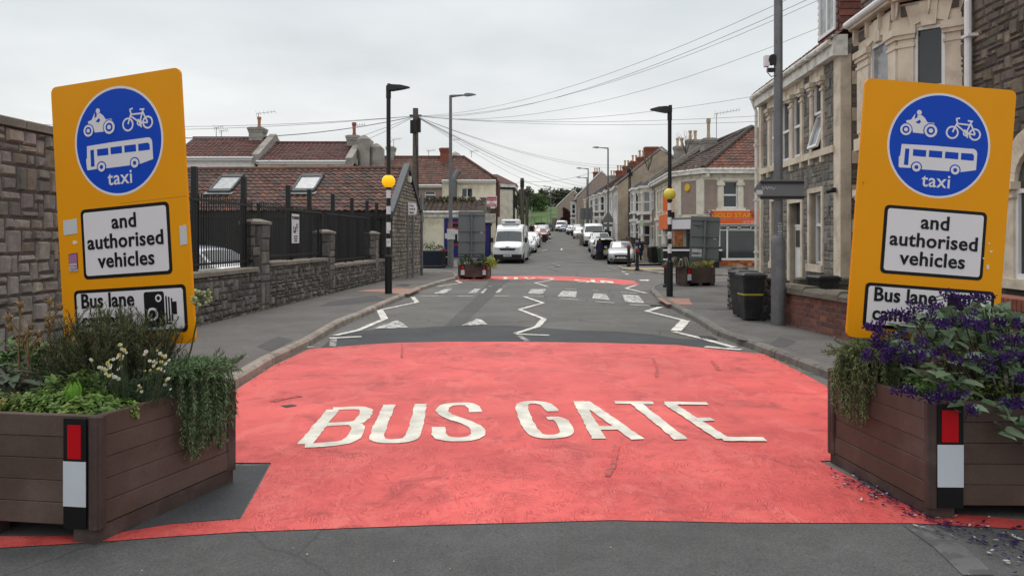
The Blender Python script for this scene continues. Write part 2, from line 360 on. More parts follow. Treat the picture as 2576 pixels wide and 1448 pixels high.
M['grey_metal'] = mat("grey galvanised column", (.16, .165, .17), .5, .35, var=.12, vs=5, fine=.08, fs=40, stain=(.10, .10, .10), ss=3, sa=.4)
M['grey_sign'] = mat("grey sign back", (.165, .175, .178), .6, .1, var=.08, vs=2, stain=(.13, .138, .14), ss=2, sa=.4)
M['dark'] = mat("dark void", (.008, .008, .008), .9, var=0)
M['glass'] = mat("window glass", (.028, .032, .036), .04, var=.3, vs=1.2, spec=.65)
M['glass_net'] = mat("net curtain behind glass", (.20, .20, .21), .08, var=.35, vs=5, spec=.6)
M['glass_pale'] = mat("pale glass with painted sky reflection", (.36, .37, .37), .3, var=.25, vs=6, spec=.3)  # sky mirrored in the skylights is put into the pale base colour
M['amber'] = mat("amber sign face", (.80, .312, .0), .55, var=.03, vs=2, spec=.22)
M['sblue'] = mat("blue sign face", (.0, .055, .46), .5, var=.03, vs=3, spec=.22)
M['swhite'] = mat("white sign face", (.72, .68, .70), .5, var=.03, vs=2, spec=.22)
M['sblack'] = mat("black sign face", (.006, .006, .007), .55, var=0, spec=.25)
M['plank'] = mat("brown recycled plank", (.084, .054, .042), .68, var=.16, vs=3, fine=.08, fs=60, bump=.12, bs=40, stain=(.125, .092, .08), ss=2.0, sa=.6)
M['plank_dark'] = mat("brown recycled beam", (.066, .043, .037), .75, var=.2, vs=5, fine=.1, fs=60, stain=(.13, .105, .095), ss=3, sa=.5)
M['sred'] = mat("red reflector", (.50, .0, .006), .3, var=.05, vs=4)
M['sgrey'] = mat("white reflector", (.56, .60, .64), .35, var=.05, vs=4)
M['soil'] = mat("planter soil", (.028, .02, .014), .95, var=.4, vs=14, bump=.8, bs=40)
M['timber'] = mat("weathered timber pole", (.115, .095, .078), .9, var=.25, vs=7, fine=.2, fs=40, bump=.4, bs=30)
M['tyre'] = mat("tyre", (.018, .018, .019), .85, var=.2, vs=9)
M['rim'] = mat("wheel rim", (.35, .36, .37), .35, .8, var=.1)
M['lampglass'] = mat("headlamp glass", (.55, .57, .58), .12, var=.2, vs=12, spec=.6)
M['binblack'] = mat("black bin plastic", (.017, .017, .018), .5, var=.15, vs=5, stain=(.035, .034, .033), ss=5, sa=.5)
M['plate'] = mat("number plate", (.72, .72, .70), .4, var=0)
M['skin'] = mat("skin", (.22, .12, .08), .6, var=.05)
# ---------------------------------------------------------------- ground, road, footways
def sheet(name, pts, z, m, kind='structure'):
 mb = MB(); mb.face([(p[0], p[1], z) for p in pts])
 o = mb.build(name, m)
 if o.data.polygons[0].normal.z < 0: o.data.flip_normals()
 return tag(o, kind=kind)
mb = MB()
ys = [-14, 0, 20, 40, 46, 49, 52, 56, 61, 72, 83, 96, 110, 130, 150, 170, 190, 260, 400]
for a, b in zip(ys, ys[1:]):
 mb.face([(-90, a, gz(a)), (110, a, gz(a)), (110, b, gz(b)), (-90, b, gz(b))])
struct(mb.build("road", M['asph']))
Gp = lambda L_, z=0: [G(u, v, z) for u, v in L_]
FRONT = [(-150, 1392), (0, 1380), (250, 1365), (420, 1352), (600, 1340), (850, 1331), (1100, 1322), (1330, 1316), (1540, 1310), (1850, 1316), (2300, 1318), (2575, 1333), (2760, 1343)]
fr = Gp(FRONT)
sheet("road_apron", [(-9, -9, 0), (9, -9, 0), (9, fr[-1].y, 0)] + [fr[i] for i in range(len(fr) - 1, -1, -1)] + [(-9, fr[0].y, 0)], .004, M['asph_fore'])
back = [(2700, 1322), (2500, 1302), (2310, 1286), (2190, 1228), (2062, 1161), (2130, 1158), (2112, 1030), (2078, 972), (2000, 930), (1920, 891), (1850, 884), (1700, 868), (1500, 862.5), (1300, 860), (1130, 860), (1000, 862.5), (920, 867), (850, 873), (778, 878.5), (686, 921), (604, 974), (560, 1010), (582, 1165), (682, 1166), (645, 1237), (605, 1307), (430, 1320), (290, 1343), (140, 1350), (0, 1350), (-150, 1362)]
sheet("red_road_surface", [p for p in fr] + Gp(back), .008, M['red'])
# fresh band of asphalt beyond the red
def c6(x, y): return (536.5 + .3124 * x, 670.6 + .3124 * y)
def c7(x, y): return (1273.9 + .3124 * x, 670.6 + .3124 * y)
band = [c6(1290, 508), c6(1480, 500), c6(1610, 496), c6(1800, 484), c6(2000, 479), c6(2300, 474), c7(0, 474), c7(280, 492), c7(560, 512), c7(900, 522), c7(1180, 546), c7(1340, 575), c7(1560, 590), c7(1860, 660), (1862, 886), (1850, 887), (1700, 872), (1500, 866), (1300, 863), (1130, 863), (1000, 866), (850, 877), (800, 879), c6(930, 600), c6(980, 565), c6(1170, 520)]
sheet("road_patch", Gp(band), .004, M['asph_new'])
sheet("road_patch", Gp([(590, 1172), (676, 1169), (602, 1304), (430, 1317), (250, 1348), (200, 1300)]), .0035, M['asph_new'])
# second red band further on
sheet("red_road_surface", Gp([(1120, 695), (1228, 695), (1341, 694), (1440, 696), (1520, 699.5), (1593, 706), (1609, 716.5), (1563, 716), (1480, 709), (1341, 702.5), (1228, 703.6), (1110, 705.5)]), .008, M['red'])

def ribbon(mb, pts, w, z=None):
 pts = [Vector(p) for p in pts]; Lf = []; Rt = []
 for i, p in enumerate(pts):
  d0 = (p - pts[i - 1]).xy.normalized() if i else None
  d1 = (pts[i + 1] - p).xy.normalized() if i < len(pts) - 1 else None
  if d0 is None: d0 = d1
  if d1 is None: d1 = d0
  t = (d0 + d1)
  t = t.normalized() if t.length > .15 else d0
  n = Vector((-t.y, t.x)); k = w / 2 / max(.45, n.dot(Vector((-d0.y, d0.x))))
  Lf.append((p.x + n.x * k, p.y + n.y * k, p.z if z is None else z)); Rt.append((p.x - n.x * k, p.y - n.y * k, p.z if z is None else z))
 for i in range(len(pts) - 1): mb.face([Rt[i], Rt[i + 1], Lf[i + 1], Lf[i]])
def rough_line(pts, w, step=.07):
 """resample a stroke so that its edges can wander a little, as hand-laid thermoplastic does"""
 out = []
 for a, b in zip(pts, pts[1:]):
  n = max(1, int((b - a).length / step))
  for k in range(n): out.append(a.lerp(b, k / n))
 out.append(pts[-1]); return out
def wob(mb, pts, w, z, j=.008):
 pts = rough_line([Vector(p) for p in pts], w); Lf = []; Rt = []
 for i, p in enumerate(pts):
  a = pts[max(i - 1, 0)]; b = pts[min(i + 1, len(pts) - 1)]; t = (b - a).xy.normalized(); n = Vector((-t.y, t.x))
  k1 = w / 2 + U(-j, j); k2 = w / 2 + U(-j, j)
  Lf.append((p.x + n.x * k1, p.y + n.y * k1, z)); Rt.append((p.x - n.x * k2, p.y - n.y * k2, z))
 for i in range(len(pts) - 1): mb.face([Rt[i], Rt[i + 1], Lf[i + 1], Lf[i]])
def c3(x, y): return G(737.7 + .4686 * x, 838.3 + .4686 * y)
LET = {
 'B': [[(62, 600), (213, 414)], [(213, 410), (370, 403), (398, 422), (372, 465), (335, 487), (185, 494)], [(335, 491), (352, 520), (318, 575), (250, 598), (62, 610)]],
 'U': [[(517, 388), (437, 565), (478, 586), (595, 583), (648, 562), (683, 384)]],
 'S': [[(978, 428), (966, 394), (925, 382), (835, 386), (797, 405), (800, 432), (835, 452), (955, 492), (997, 525), (985, 560), (935, 575), (815, 575), (778, 553), (782, 508)]],
 'G': [[(1393, 424), (1367, 391), (1320, 375), (1240, 376), (1217, 400), (1277, 535), (1322, 561), (1435, 560), (1477, 538), (1437, 461), (1362, 463)]],
 'A': [[(1530, 370), (1640, 572)], [(1562, 372), (1850, 576)], [(1622, 515), (1765, 513)]],
 'T': [[(1725, 377), (1932, 379)], [(1838, 382), (2082, 577)]],
 'E': [[(2015, 384), (2308, 574)], [(1992, 380), (2222, 384)], [(2150, 471), (2250, 468)], [(2300, 575), (2532, 577)]]}
k = 0
for ch, strokes in LET.items():
 mb = MB()
 for s_ in strokes:
  pts = [c3(x, y) for x, y in s_]
  # round the corners of curved letters
  for _ in range(2 if len(pts) > 4 else 0):
   q = [pts[0]]
   for a, b in zip(pts, pts[1:]): q += [a.lerp(b, .25), a.lerp(b, .75)]
   pts = q + [pts[-1]]
  flat = len(pts) == 2 and abs(pts[0].y - pts[1].y) < .25
  wob(mb, pts, .128 if flat else (.116 if ch in 'ATE' else .124), .0125 + k * .0004, .007); k += 1
 tag(mb.build("road_lettering_marking", M['cream_line']), kind='structure')
# the upside-down BUS GATE of the other direction
def stroke_word(strokes, w, z, m):
 mb = MB(); kk = 0
 for s_ in strokes: ribbon(mb, Gp(s_), w, z + kk * .0005); kk += 1
 tag(mb.build("road_lettering_marking", m), kind='structure')
def c8(x, y): return (1005.9 + .2778 * x, 335.3 + .2778 * y)
def c9(x, y): return (1341 + .2778 * x, 335.3 + .2778 * y)
stroke_word([[c8(955, 1322), c8(955, 1303)], [c8(925, 1303), c8(1000, 1303)], [c8(1020, 1322), c8(1075, 1322)], [c8(1048, 1321), c8(1048, 1304)],
 [c8(1130, 1305), c8(1165, 1324), c8(1220, 1309)], [c8(1250, 1311), c8(1330, 1312), c8(1380, 1318), c8(1370, 1327), c8(1290, 1326)]], .16, .0125, M['cream_line'])
stroke_word([[c9(385, 1325), c9(400, 1332), c9(490, 1340), c9(510, 1346), c9(480, 1352), c9(400, 1344)], [c9(535, 1326), c9(545, 1350), c9(600, 1356)], [c9(620, 1334), c9(630, 1357)],
 [c9(640, 1336), c9(715, 1358)], [c9(640, 1338), c9(700, 1342), c9(715, 1358), c9(650, 1358)]], .16, .0125, M['cream_line'])
# zigzags
def marks(lines, w, z, m, name="zigzag_marking"):
 for ln in lines:
  mb = MB(); wob(mb, Gp(ln), w, z, .006); o = mb.build("road_" + name, m); tag(o, kind='structure')
ZZ = []
def zig(pts, w=.11, m='line', z0=.0125):
 mb = MB()
 for i, (a, b) in enumerate(zip(pts, pts[1:])): wob(mb, Gp([a, b]), w[i] if isinstance(w, list) else w, z0 + .0006 * (i % 2), .008)
 tag(mb.build("road_zigzag_marking", M[m]), kind='structure')
zig([c6(1603, 246), c6(1640, 290), c6(1340, 352), c6(1378, 424), c6(1170, 514), c6(978, 557)], [.13, .11, .16, .12, .12])
zig([c6(935, 580), c6(1192, 566)], .12)
zig([c6(1800, 162), c6(2000, 132), c6(1950, 113), c6(2050, 112)], .11)
zig([c7(140, 243), c7(295, 295), c7(103, 347), c7(302, 424), c7(245, 487), c7(72, 540)], [.11, .11, .11, .13, .11])
zig([c7(76, 546), c7(345, 556)], .12)
zig([c7(330, 162), c7(230, 132), c7(358, 112)], .11)
zig([c7(1238, 327), c7(1128, 362), c7(1438, 438), c7(1362, 520)], [.16, .11, .2])
zig([c7(1345, 526), c7(1560, 578), c7(1835, 655)], .12)
zig([c7(1595, 648), c7(1888, 673)], .13)
zig([c7(1125, 216), c7(960, 176), c7(1045, 150)], .12)
zig([c7(920, 148), c7(1000, 150)], .1)
# zebra stripes, badly worn
for q in ([(1768, 219), (1858, 219), (1925, 181), (1862, 181)], [(2048, 215), (2110, 215), (2152, 180), (2104, 180)], [(2150, 215), (2174, 215), (2206, 178), (2184, 178)], [(2268, 214), (2308, 211), (2330, 175), (2304, 178)]):
 sheet("road_zebra_marking", Gp([c6(*p) for p in q]), .012, M['line_worn'])
for q in ([(170, 221), (292, 221), (318, 183), (195, 183)], [(410, 243), (560, 248), (565, 200), (448, 196)], [(690, 260), (832, 272), (800, 222), (700, 216)], [(955, 288), (1112, 297), (1062, 233), (930, 226)]):
 sheet("road_zebra_marking", Gp([c7(*p) for p in q]), .012, M['line_worn'])
for a, b in (((1668, 240), (1810, 238)), ((1965, 240), (2100, 238)), ((2265, 238), (2385, 238)), ((1870, 165), (1935, 165)), ((2210, 160), (2243, 160)), ((2325, 160), (2355, 160))):
 mb = MB(); ribbon(mb, Gp([c6(*a), c6(*b)]), .1, .0125); tag(mb.build("road_marking", M['line']), kind='structure')
for a, b in (((160, 241), (298, 243)), ((430, 258), (580, 269)), ((718, 282), (866, 294)), ((992, 307), (1160, 317)), ((470, 180), (560, 183)), ((690, 193), (740, 195)), ((920, 208), (1050, 217))):
 mb = MB(); ribbon(mb, Gp([c7(*a), c7(*b)]), .1, .0125); tag(mb.build("road_marking", M['line']), kind='structure')
sheet("road_arrow_marking", Gp([c6(1285, 502), c6(1400, 462), c6(1475, 434), c6(1520, 455), c6(1570, 494), c6(1400, 500)]), .0125, M['line_worn'])
sheet("road_arrow_marking", Gp([c6(2000, 476), c6(2075, 445), c6(2120, 420), c6(2165, 432), c6(2205, 468), c6(2120, 474)]), .0125, M['line_worn'])
sheet("road_line_marking", Gp([c6(940, 588), c6(995, 586), c6(988, 645), c6(932, 648)]), .0125, M['line_faint'])
sheet("road_line_marking", Gp([c7(80, 560), c7(120, 558), c7(195, 602), c7(145, 604)]), .0125, M['line_faint'])
# arrow and dashes of the side street and the far carriageway
sheet("road_arrow_marking", Gp([c9(960, 1328), c9(1030, 1326), c9(1030, 1321), c9(1056, 1331), c9(1030, 1342), c9(1028, 1337), c9(962, 1336)]), .0125, M['line'])
for q in ([(795, 1248), (825, 1252), (845, 1258), (808, 1256)], [(830, 1270), (865, 1275), (860, 1281), (828, 1276)]):
 sheet("road_marking", Gp([c9(*p) for p in q]), .0125, M['line'])
def far_mark(pts, w, m='line_faint'):
 mb = MB(); ps = []
 for u, v in pts:
  y = 20
  while y < 175 and CAMH + (VH - v) * y / FOC > gz(y) + .03: y += .1
  ps.append(Vector(((u - UC) * y / FOC, y, gz(y) + .03)))
 ribbon(mb, ps, w); tag(mb.build("road_marking", M[m]), kind='structure')
def c10(x, y): return (1300.9 + .10187 * x, 523 + .10187 * y)
far_mark([c10(870, 1390), c10(960, 1375)], .1); far_mark([c10(870, 1390), c10(1050, 1440)], .1)
far_mark([c10(1320, 1333), c10(1910, 1352)], .25)
far_mark([c10(1086, 1045), c10(1098, 998)], .14, 'line')
far_mark([c10(490, 1062), c10(540, 1082), c10(735, 1030)], .13, 'line')
far_mark([c10(520, 1046), c10(735, 1028)], .1, 'line')
far_mark([c10(1700, 975), c10(1900, 1150)], .1)
far_mark([c9(150, 1220), c9(230, 1243)], .1); far_mark([c9(150, 1217), c9(240, 1195), c9(180, 1180)], .1)
far_mark([c9(660, 1240), c9(750, 1232), c9(670, 1205)], .1)
sheet("road_marking", Gp([(720, 878), (790, 876), (788, 872), (735, 873)]), .012, M['line_faint'])

# kerbs and footways
def kerb_run(pts, name, m, wd=.15, h=.115, side=1):
 """kerb stones along a road edge; side=+1 puts their body to the left of the direction walked"""
 mb = MB(); pts = [Vector(p) for p in pts]
 res = [pts[0]]
 for a, b in zip(pts, pts[1:]):
  n = max(1, round((b - a).length / .92))
  for k in range(1, n + 1): res.append(a.lerp(b, k / n))
 for a, b in zip(res, res[1:]):
  d = (b - a).xy.normalized(); n = Vector((-d.y, d.x)) * side
  a2 = a.xy + d * .006; b2 = b.xy - d * .006; j = U(-.006, .006); g = U(.82, 1.15); mb.col = (g, g * U(.97, 1.02), g * U(.94, 1.02))
  za, zb = gz(a.y), gz(b.y); e = .03
  def ring(p, z): return [(p.x + n.x * j, p.y + n.y * j, z - .05), (p.x + n.x * (j + .012), p.y + n.y * (j + .012), z + h - e), (p.x + n.x * (j + .045), p.y + n.y * (j + .045), z + h), (p.x + n.x * wd, p.y + n.y * wd, z + h), (p.x + n.x * wd, p.y + n.y * wd, z - .05)]
  mb.loft([ring(a2, za), ring(b2, zb)])
 tag(mb.build(name, m), kind='structure')
def footway(pts, name, m, h=.1):
 mb = MB(); mb.face([(p[0], p[1], gz(p[1]) + h) for p in pts]); o = mb.build(name, m)
 if o.data.polygons[0].normal.z < 0: o.data.flip_normals()
 tag(o, kind='structure')
def off(pts, k):
 o = []; pts = [Vector((p[0], p[1])) for p in pts]
 for i, p in enumerate(pts):
  d = (pts[min(i + 1, len(pts) - 1)] - pts[max(i - 1, 0)]).normalized(); o.append((p.x - d.y * k, p.y + d.x * k))
 return o
LKERB = [Vector((-6.6, 4.7, 0)), Vector((-4.6, 5.5, 0)), Vector((-3.6, 6.6, 0)), Vector((-3.3, 7.6, 0))] + Gp([(604, 969), (686, 917), (780, 870.5), (864, 817), (911, 799), (980, 766), (1061, 730), (1110, 714), (1149, 703), (1152, 697), (1146, 692), (1120, 690), (1064, 690.5)]) + [Vector((-16, 36.2, 0))]
kerb_run(LKERB, "kerb", M['kerb'], side=1)
lk = off(LKERB, .1)
footway(lk + [(-16, 33), (SX(-6.55, 32), 32), (SX(-6.55, 14), 14), (SX(-6.8, 9), 9), (-7, 4.5)], "pavement", M['pave'])
RKERB = [Vector((8, 5.2, 0)), Vector((5.6, 6.0, 0)), Vector((4.3, 7.2, 0))] + Gp([(2067, 948), (1946, 900), (1805, 845.5), (1749, 809.6), (1680, 772), (1650, 752), (1634, 734), (1637, 727.5), (1652, 722.5), (1680, 720.5), (1760, 717)]) + [Vector((20, 28.5, 0))]
kerb_run(RKERB, "kerb", M['kerb_r'], side=-1)
rk = off(RKERB, -.1)
footway(rk + [(20, 8), (8, 4.6)], "pavement", M['pave_r'])
FR = [Vector((20, 33, 0)), Vector((7.9, 34.6, 0)), Vector((7.1, 35.6, 0)), Vector((6.75, 38.9, 0)), Vector((5.9, 40.3, 0)), Vector((6.15, 44, 0)), Vector((7.5, 47, 0)), Vector((SX(4.75, 52), 52, 0)), Vector((SX(4.75, 61), 61, 0)), Vector((SX(4.4, 83), 83, 0)), Vector((SX(4.2, 110), 110, 0)), Vector((SX(3.4, 150), 150, 0)), Vector((SX(1.2, 182), 182, 0))]
kerb_run(FR[:8], "kerb", M['kerb'], side=-1)
fr2 = off(FR, -.1)
for a, b in zip(fr2, fr2[1:]):
 if a[1] >= 44: footway([a, b, (20, b[1]), (20, a[1])], "pavement", M['pave_r'])
footway(fr2[:6] + [(20, fr2[5][1])], "pavement", M['pave_r'])
sheet("tactile_paving", [(5.98, 40.5), (6.8, 39.2), (8.6, 39.4), (8.4, 41.4), (6.2, 42)], .106, mat("buff tactile paving", (.33, .27, .15), .9, var=.1, world=True))
FL = [Vector((-16, 43.6, 0)), Vector((-2.6, 44.0, 0)), Vector((-1.9, 45.2, 0)), Vector((SX(-4.5, 52), 52, 0)), Vector((SX(-4.5, 61), 61, 0)), Vector((SX(-4.5, 74), 74, 0)), Vector((SX(-2.7, 76.5), 76.5, 0)), Vector((SX(-2.7, 79), 79, 0)), Vector((SX(-4.5, 83), 83, 0)), Vector((SX(-4.6, 110), 110, 0)), Vector((SX(-5.2, 150), 150, 0)), Vector((SX(-8, 188), 188, 0))]
kerb_run(FL[:9], "kerb", M['kerb'], side=1)
fl2 = off(FL, .1)
footway([(-16, 44.3), fl2[1], fl2[2], (-16, 45.5)], "pavement", M['pave'])
for a, b in zip(fl2[2:], fl2[3:]): footway([a, b, (-18, b[1]), (-18, a[1])], "pavement", M['pave'])
# tactile paving by the crossing
sheet("tactile_paving", Gp([c6(1665, 178), c6(1480, 174), c6(1240, 184), c6(1145, 198), c6(1392, 205), c6(1460, 218), c6(1575, 219)], .105), .106, M['tactile'])
sheet("tactile_paving", Gp([c7(1205, 250), c7(1475, 256), c7(1475, 276), c7(1500, 306), c7(1290, 302)], .105), .106, M['tactile'])
M['scuff'] = paintmat('pale scuff', (.125, .125, .123), (.078, .078, .078), .47, 6)
sheet('road_patch', Gp([c6(1862, 478), c6(2000, 476), c6(2085, 400), c6(2240, 250), c6(2330, 150), c6(2390, 110), c6(2215, 116), c6(2160, 190), c6(2080, 280), c6(1960, 380)]), .003, asphalt('trench asphalt', (.088, .087, .084), .14, .3, .2))
def scuff(pts, w, m, z=.0135):
 mb = MB(); wob(mb, [G(*c) for c in pts], w, z, .01); tag(mb.build("road_scuff_marking", m), kind='structure')
tm = paintmat('tyre scuff on red', (.20, .075, .07), (.55, .075, .072), .46, 16)
P3 = lambda x, y: (737.7 + .4686 * x, 838.3 + .4686 * y)
for l_, w_ in (([P3(2245, 150), P3(2265, 175), P3(2285, 202)], .05), ([P3(1738, 610), P3(1722, 690), P3(1690, 775)], .045), ([P3(1930, 140), P3(1952, 190), P3(1950, 240)], .035), ([(685, 1012), (715, 1004), (757, 998)], .09), ([P3(583, 60), P3(583, 135)], .03)): scuff(l_, w_, tm)
pp = asphalt('patched footway', (.082, .079, .078), .12, .3); pw = asphalt('pale footway wear', (.135, .132, .126), .2, .3)
for q, m_ in (([(845, 320), (930, 283), (1110, 252), (1300, 232), (1395, 262), (1150, 296)], pp), ([(350, 640), (520, 560), (640, 585), (470, 680)], pp)):
 sheet('pavement_patch', Gp([c6(*p) for p in q], .105), .1035, m_)
for q, m_ in (([(1830, 548), (2000, 560), (2110, 600), (1990, 604), (1860, 580)], pw), ([(1600, 335), (1790, 326), (1850, 345), (1670, 352)], pp), ([(2200, 560), (2330, 600), (2250, 640), (2090, 640)], pp)):
 sheet('pavement_patch', Gp([c7(*p) for p in q], .105), .1035, m_)
# gully grate and iron covers
M['iron'] = mat("cast iron cover", (.03, .03, .03), .6, .3, var=.3, vs=30)
for q, z in (([(1535, 561), (1650, 564), (1700, 590), (1575, 588)], .0125), ([(1140, 305), (1235, 312), (1260, 322), (1160, 317)], .0125)):
 pts = Gp([c7(*p) for p in q]); mb = MB(); a, b, c, d = pts
 for k in range(6): mb.mesh([tuple(a.lerp(b, k / 6).lerp(d.lerp(c, k / 6), s_).xy) + (z + .004,) for s_ in (0, 1)] + [tuple(a.lerp(b, (k + .6) / 6).lerp(d.lerp(c, (k + .6) / 6), s_).xy) + (z + .004,) for s_ in (1, 0)], [(0, 1, 2, 3)])
 mb.col = (.2, .2, .2); mb.mesh([(p.x, p.y, z) for p in pts], [(0, 1, 2, 3)])
 tag(mb.build("drain_grate", M['iron']), "slotted iron gully grate beside the kerb of the brick-walled footway" if q[0][0] > 1400 else "slotted iron gully grate beside the zebra crossing stripes", "drain grate")
sheet("road_cover", Gp([c6(1460, 152), c6(1510, 140), c6(1590, 143), c6(1570, 155)], .105), .107, M['iron'])
sheet("road_scuff_marking", Gp([(2270, 1322), (2330, 1322), (2440, 1385), (2500, 1448), (2420, 1448), (2350, 1380)]), .0085, M['scuff'])
sheet("road_cover", Gp([(705, 1022), (735, 1019), (748, 1022), (720, 1027)]), .0125, M['iron'])

# ---------------------------------------------------------------- masonry, roofs, openings
def free_spans(x0, x1, za, zb, ops):
 sp = [(x0, x1)]
 for a, b, c, d in ops:
  if c < zb - .03 and d > za + .03:
   n = []
   for p, q in sp:
    if b <= p or a >= q: n.append((p, q)); continue
    if a > p: n.append((p, a))
    if b < q: n.append((b, q))
   sp = n
 return sp
def stones(mb, x0, x1, z0, z1, ops=(), ch=(.12, .22), bw=(.18, .42), proud=.022, cols=((.22, .2, .175),), var=.28, gap=.009, y=0.0, jit=.012, dbl=.3):
 lev = [z0]
 while lev[-1] < z1 - .01:
  zt = lev[-1] + U(*ch)
  lev.append(z1 if z1 - zt < ch[0] * .6 else zt)
 taken = []
 for r_ in range(len(lev) - 1):
  z, zt = lev[r_], lev[r_ + 1]; nxt = []
  for a, b in free_spans(x0, x1, z, zt, list(ops) + [(p, q, z, zt) for p, q in taken]):
   x = a
   while x < b - .005:
    xe = x + U(*bw)
    if b - xe < bw[0] * .55: xe = b
    top = zt
    if r_ + 2 < len(lev) and rnd.random() < dbl and xe - x < bw[1] * .95 and lev[r_ + 2] - z < ch[1] * 2 and all(xe <= o[0] or x >= o[1] or o[2] > lev[r_ + 2] - .03 or o[3] < z + .03 for o in ops): top = lev[r_ + 2]; nxt.append((x, xe))
    g = U(1 - var, 1 + var); c = rnd.choice(cols); mb.col = (c[0] * g, c[1] * g * U(.97, 1.03), c[2] * g * U(.93, 1.05))
    J = lambda: gap + U(0, jit)
    o = [(x + J(), z + J()), (xe - J(), z + J()), (xe - J(), top - J()), (x + J(), top - J())]
    e = min(.022, (top - z) * .2); d = proud * U(.5, 1.35)
    i = [(o[0][0] + e, o[0][1] + e), (o[1][0] - e, o[1][1] + e), (o[2][0] - e, o[2][1] - e), (o[3][0] + e, o[3][1] - e)]
    mb.mesh([(a_, y, b_) for a_, b_ in o] + [(i[k][0], y - d * U(.75, 1.25), i[k][1]) for k in range(4)], [(4, 5, 6, 7), (0, 1, 5, 4), (1, 2, 6, 5), (2, 3, 7, 6), (3, 0, 4, 7)])
    x = xe
  taken = nxt
def wall_face(mb, x0, x1, z0, z1, ops=(), y=0.0, depth=.18):
 xs = sorted({x0, x1, *[min(max(v, x0), x1) for o in ops for v in o[:2]]}); zs = sorted({z0, z1, *[min(max(v, z0), z1) for o in ops for v in o[2:]]})
 for a, b in zip(xs, xs[1:]):
  for c, d in zip(zs, zs[1:]):
   mx_, mz_ = (a + b) / 2, (c + d) / 2
   if any(o[0] < mx_ < o[1] and o[2] < mz_ < o[3] for o in ops): continue
   mb.face([(a, y, c), (b, y, c), (b, y, d), (a, y, d)])
 for a, b, c, d in ops:
  mb.face([(a, y, c), (a, y, d), (a, y + depth, d), (a, y + depth, c)]); mb.face([(b, y, c), (b, y + depth, c), (b, y + depth, d), (b, y, d)])
  mb.face([(a, y, d), (b, y, d), (b, y + depth, d), (a, y + depth, d)]); mb.face([(a, y, c), (a, y + depth, c), (b, y + depth, c), (b, y, c)])
def window(parent, a, b, c, d, y, fw=.06, transom=None, mull=None, frame='white', glass='glass', M4=None, name="window", cols=None):
 f = MB(); f.M = M4
 t0, t1 = y - .05, y + .02
 f.box(a, a + fw, t0, t1, c, d); f.box(b - fw, b, t0, t1, c, d); f.box(a + fw, b - fw, t0, t1, c, c + fw * 1.2); f.box(a + fw, b - fw, t0, t1, d - fw, d)
 if transom: f.box(a + fw, b - fw, t0 - .012, t1, c + (d - c) * transom - fw * .7, c + (d - c) * transom + fw * .7)
 for m_ in (mull or []):
  x = a + (b - a) * m_; f.box(x - fw * .5, x + fw * .5, t0 + .006, t1, c + fw * 1.2, d - fw)
 o = f.build(name, M[frame], parent)
 g = MB(); g.M = M4; g.face([(a + fw * .5, y, c + fw * .5), (b - fw * .5, y, c + fw * .5), (b - fw * .5, y, d - fw * .5), (a + fw * .5, y, d - fw * .5)])
 g.build("pane", M[glass], o); return o
def tile_roof(mb, o, ex, es, en, W, Ls, xl=None, xr=None, tw=.30, tl=.33, wave=.035, step=.03, seg=4, cols=((.16, .075, .055),), var=.25):
 """courses of tiles on a slope: o lower corner, ex along the eaves, es up the slope, en outwards"""
 o, ex, es, en = Vector(o), Vector(ex).normalized(), Vector(es).normalized(), Vector(en).normalized()
 rows = max(1, round(Ls / tl)); tl = Ls / rows; n = max(1, round(W / tw)); tw = W / n
 for r in range(rows):
  s0, s1 = r * tl, (r + 1) * tl
  a0 = xl(s0 / Ls) if xl else 0; b0 = xr(s0 / Ls) if xr else W; a1 = xl(s1 / Ls) if xl else 0; b1 = xr(s1 / Ls) if xr else W
  for t in range(n):
   if (t + 1) * tw < min(a0, a1) or t * tw > max(b0, b1): continue
   g = U(1 - var, 1 + var); c = rnd.choice(cols); mb.col = (c[0] * g, c[1] * g * U(.94, 1.06), c[2] * g * U(.9, 1.1)); jt = U(-.006, .016)
   lo, hi, bot = [], [], []
   for k in range(seg + 1):
    x = (t + k / seg) * tw; h = wave * (.5 - .5 * math.cos(2 * math.pi * k / seg)) if seg > 1 else 0
    xa = min(max(x, a0), b0); xb = min(max(x, a1), b1)
    lo.append(o + ex * xa + es * s0 + en * (h + step + jt)); hi.append(o + ex * xb + es * s1 + en * h); bot.append(o + ex * xa + es * (s0 + .001) + en * (h * .9 - .004))
   m_ = seg + 1
   mb.mesh(lo + hi + bot, [(k, k + 1, m_ + k + 1, m_ + k) for k in range(seg)] + [(2 * m_ + k, 2 * m_ + k + 1, k + 1, k) for k in range(seg)])
RED_T = ((.15, .066, .05), (.17, .075, .052), (.12, .06, .048), (.13, .07, .055))
def text_obj(body, size, m, parent, loc, rot=(R(90), 0, 0), bold=.0, align='CENTER', space=1.0, sx=1.0, name="lettering", depth=.002):
 cu = bpy.data.curves.new("t", 'FONT'); cu.body = body; cu.size = size; cu.align_x = align; cu.extrude = depth; cu.offset = bold; cu.space_character = space; cu.resolution_u = 3
 t = bpy.data.objects.new("t", cu); COL.objects.link(t)
 dg = bpy.context.evaluated_depsgraph_get(); me = bpy.data.meshes.new_from_object(t.evaluated_get(dg))
 bpy.data.objects.remove(t); bpy.data.curves.remove(cu)
 me.materials.clear(); me.materials.append(m)
 a = me.color_attributes.new("Col", 'FLOAT_COLOR', 'CORNER'); a.data.foreach_set('color', [1.0] * (4 * len(me.loops)))
 o = bpy.data.objects.new(name, me); COL.objects.link(o); o.parent = parent; o.location = loc; o.rotation_euler = rot; o.scale = (sx, 1, 1)
 return o
def pot(mb, x, y, z, h=.5, r=.13): mb.lathe([(r * .9, 0), (r * 1.05, .05), (r * .8, h * .3), (r * .85, h * .75), (r * 1.15, h * .8), (r * 1.15, h), (r * .7, h)], 10, (x, y, z))
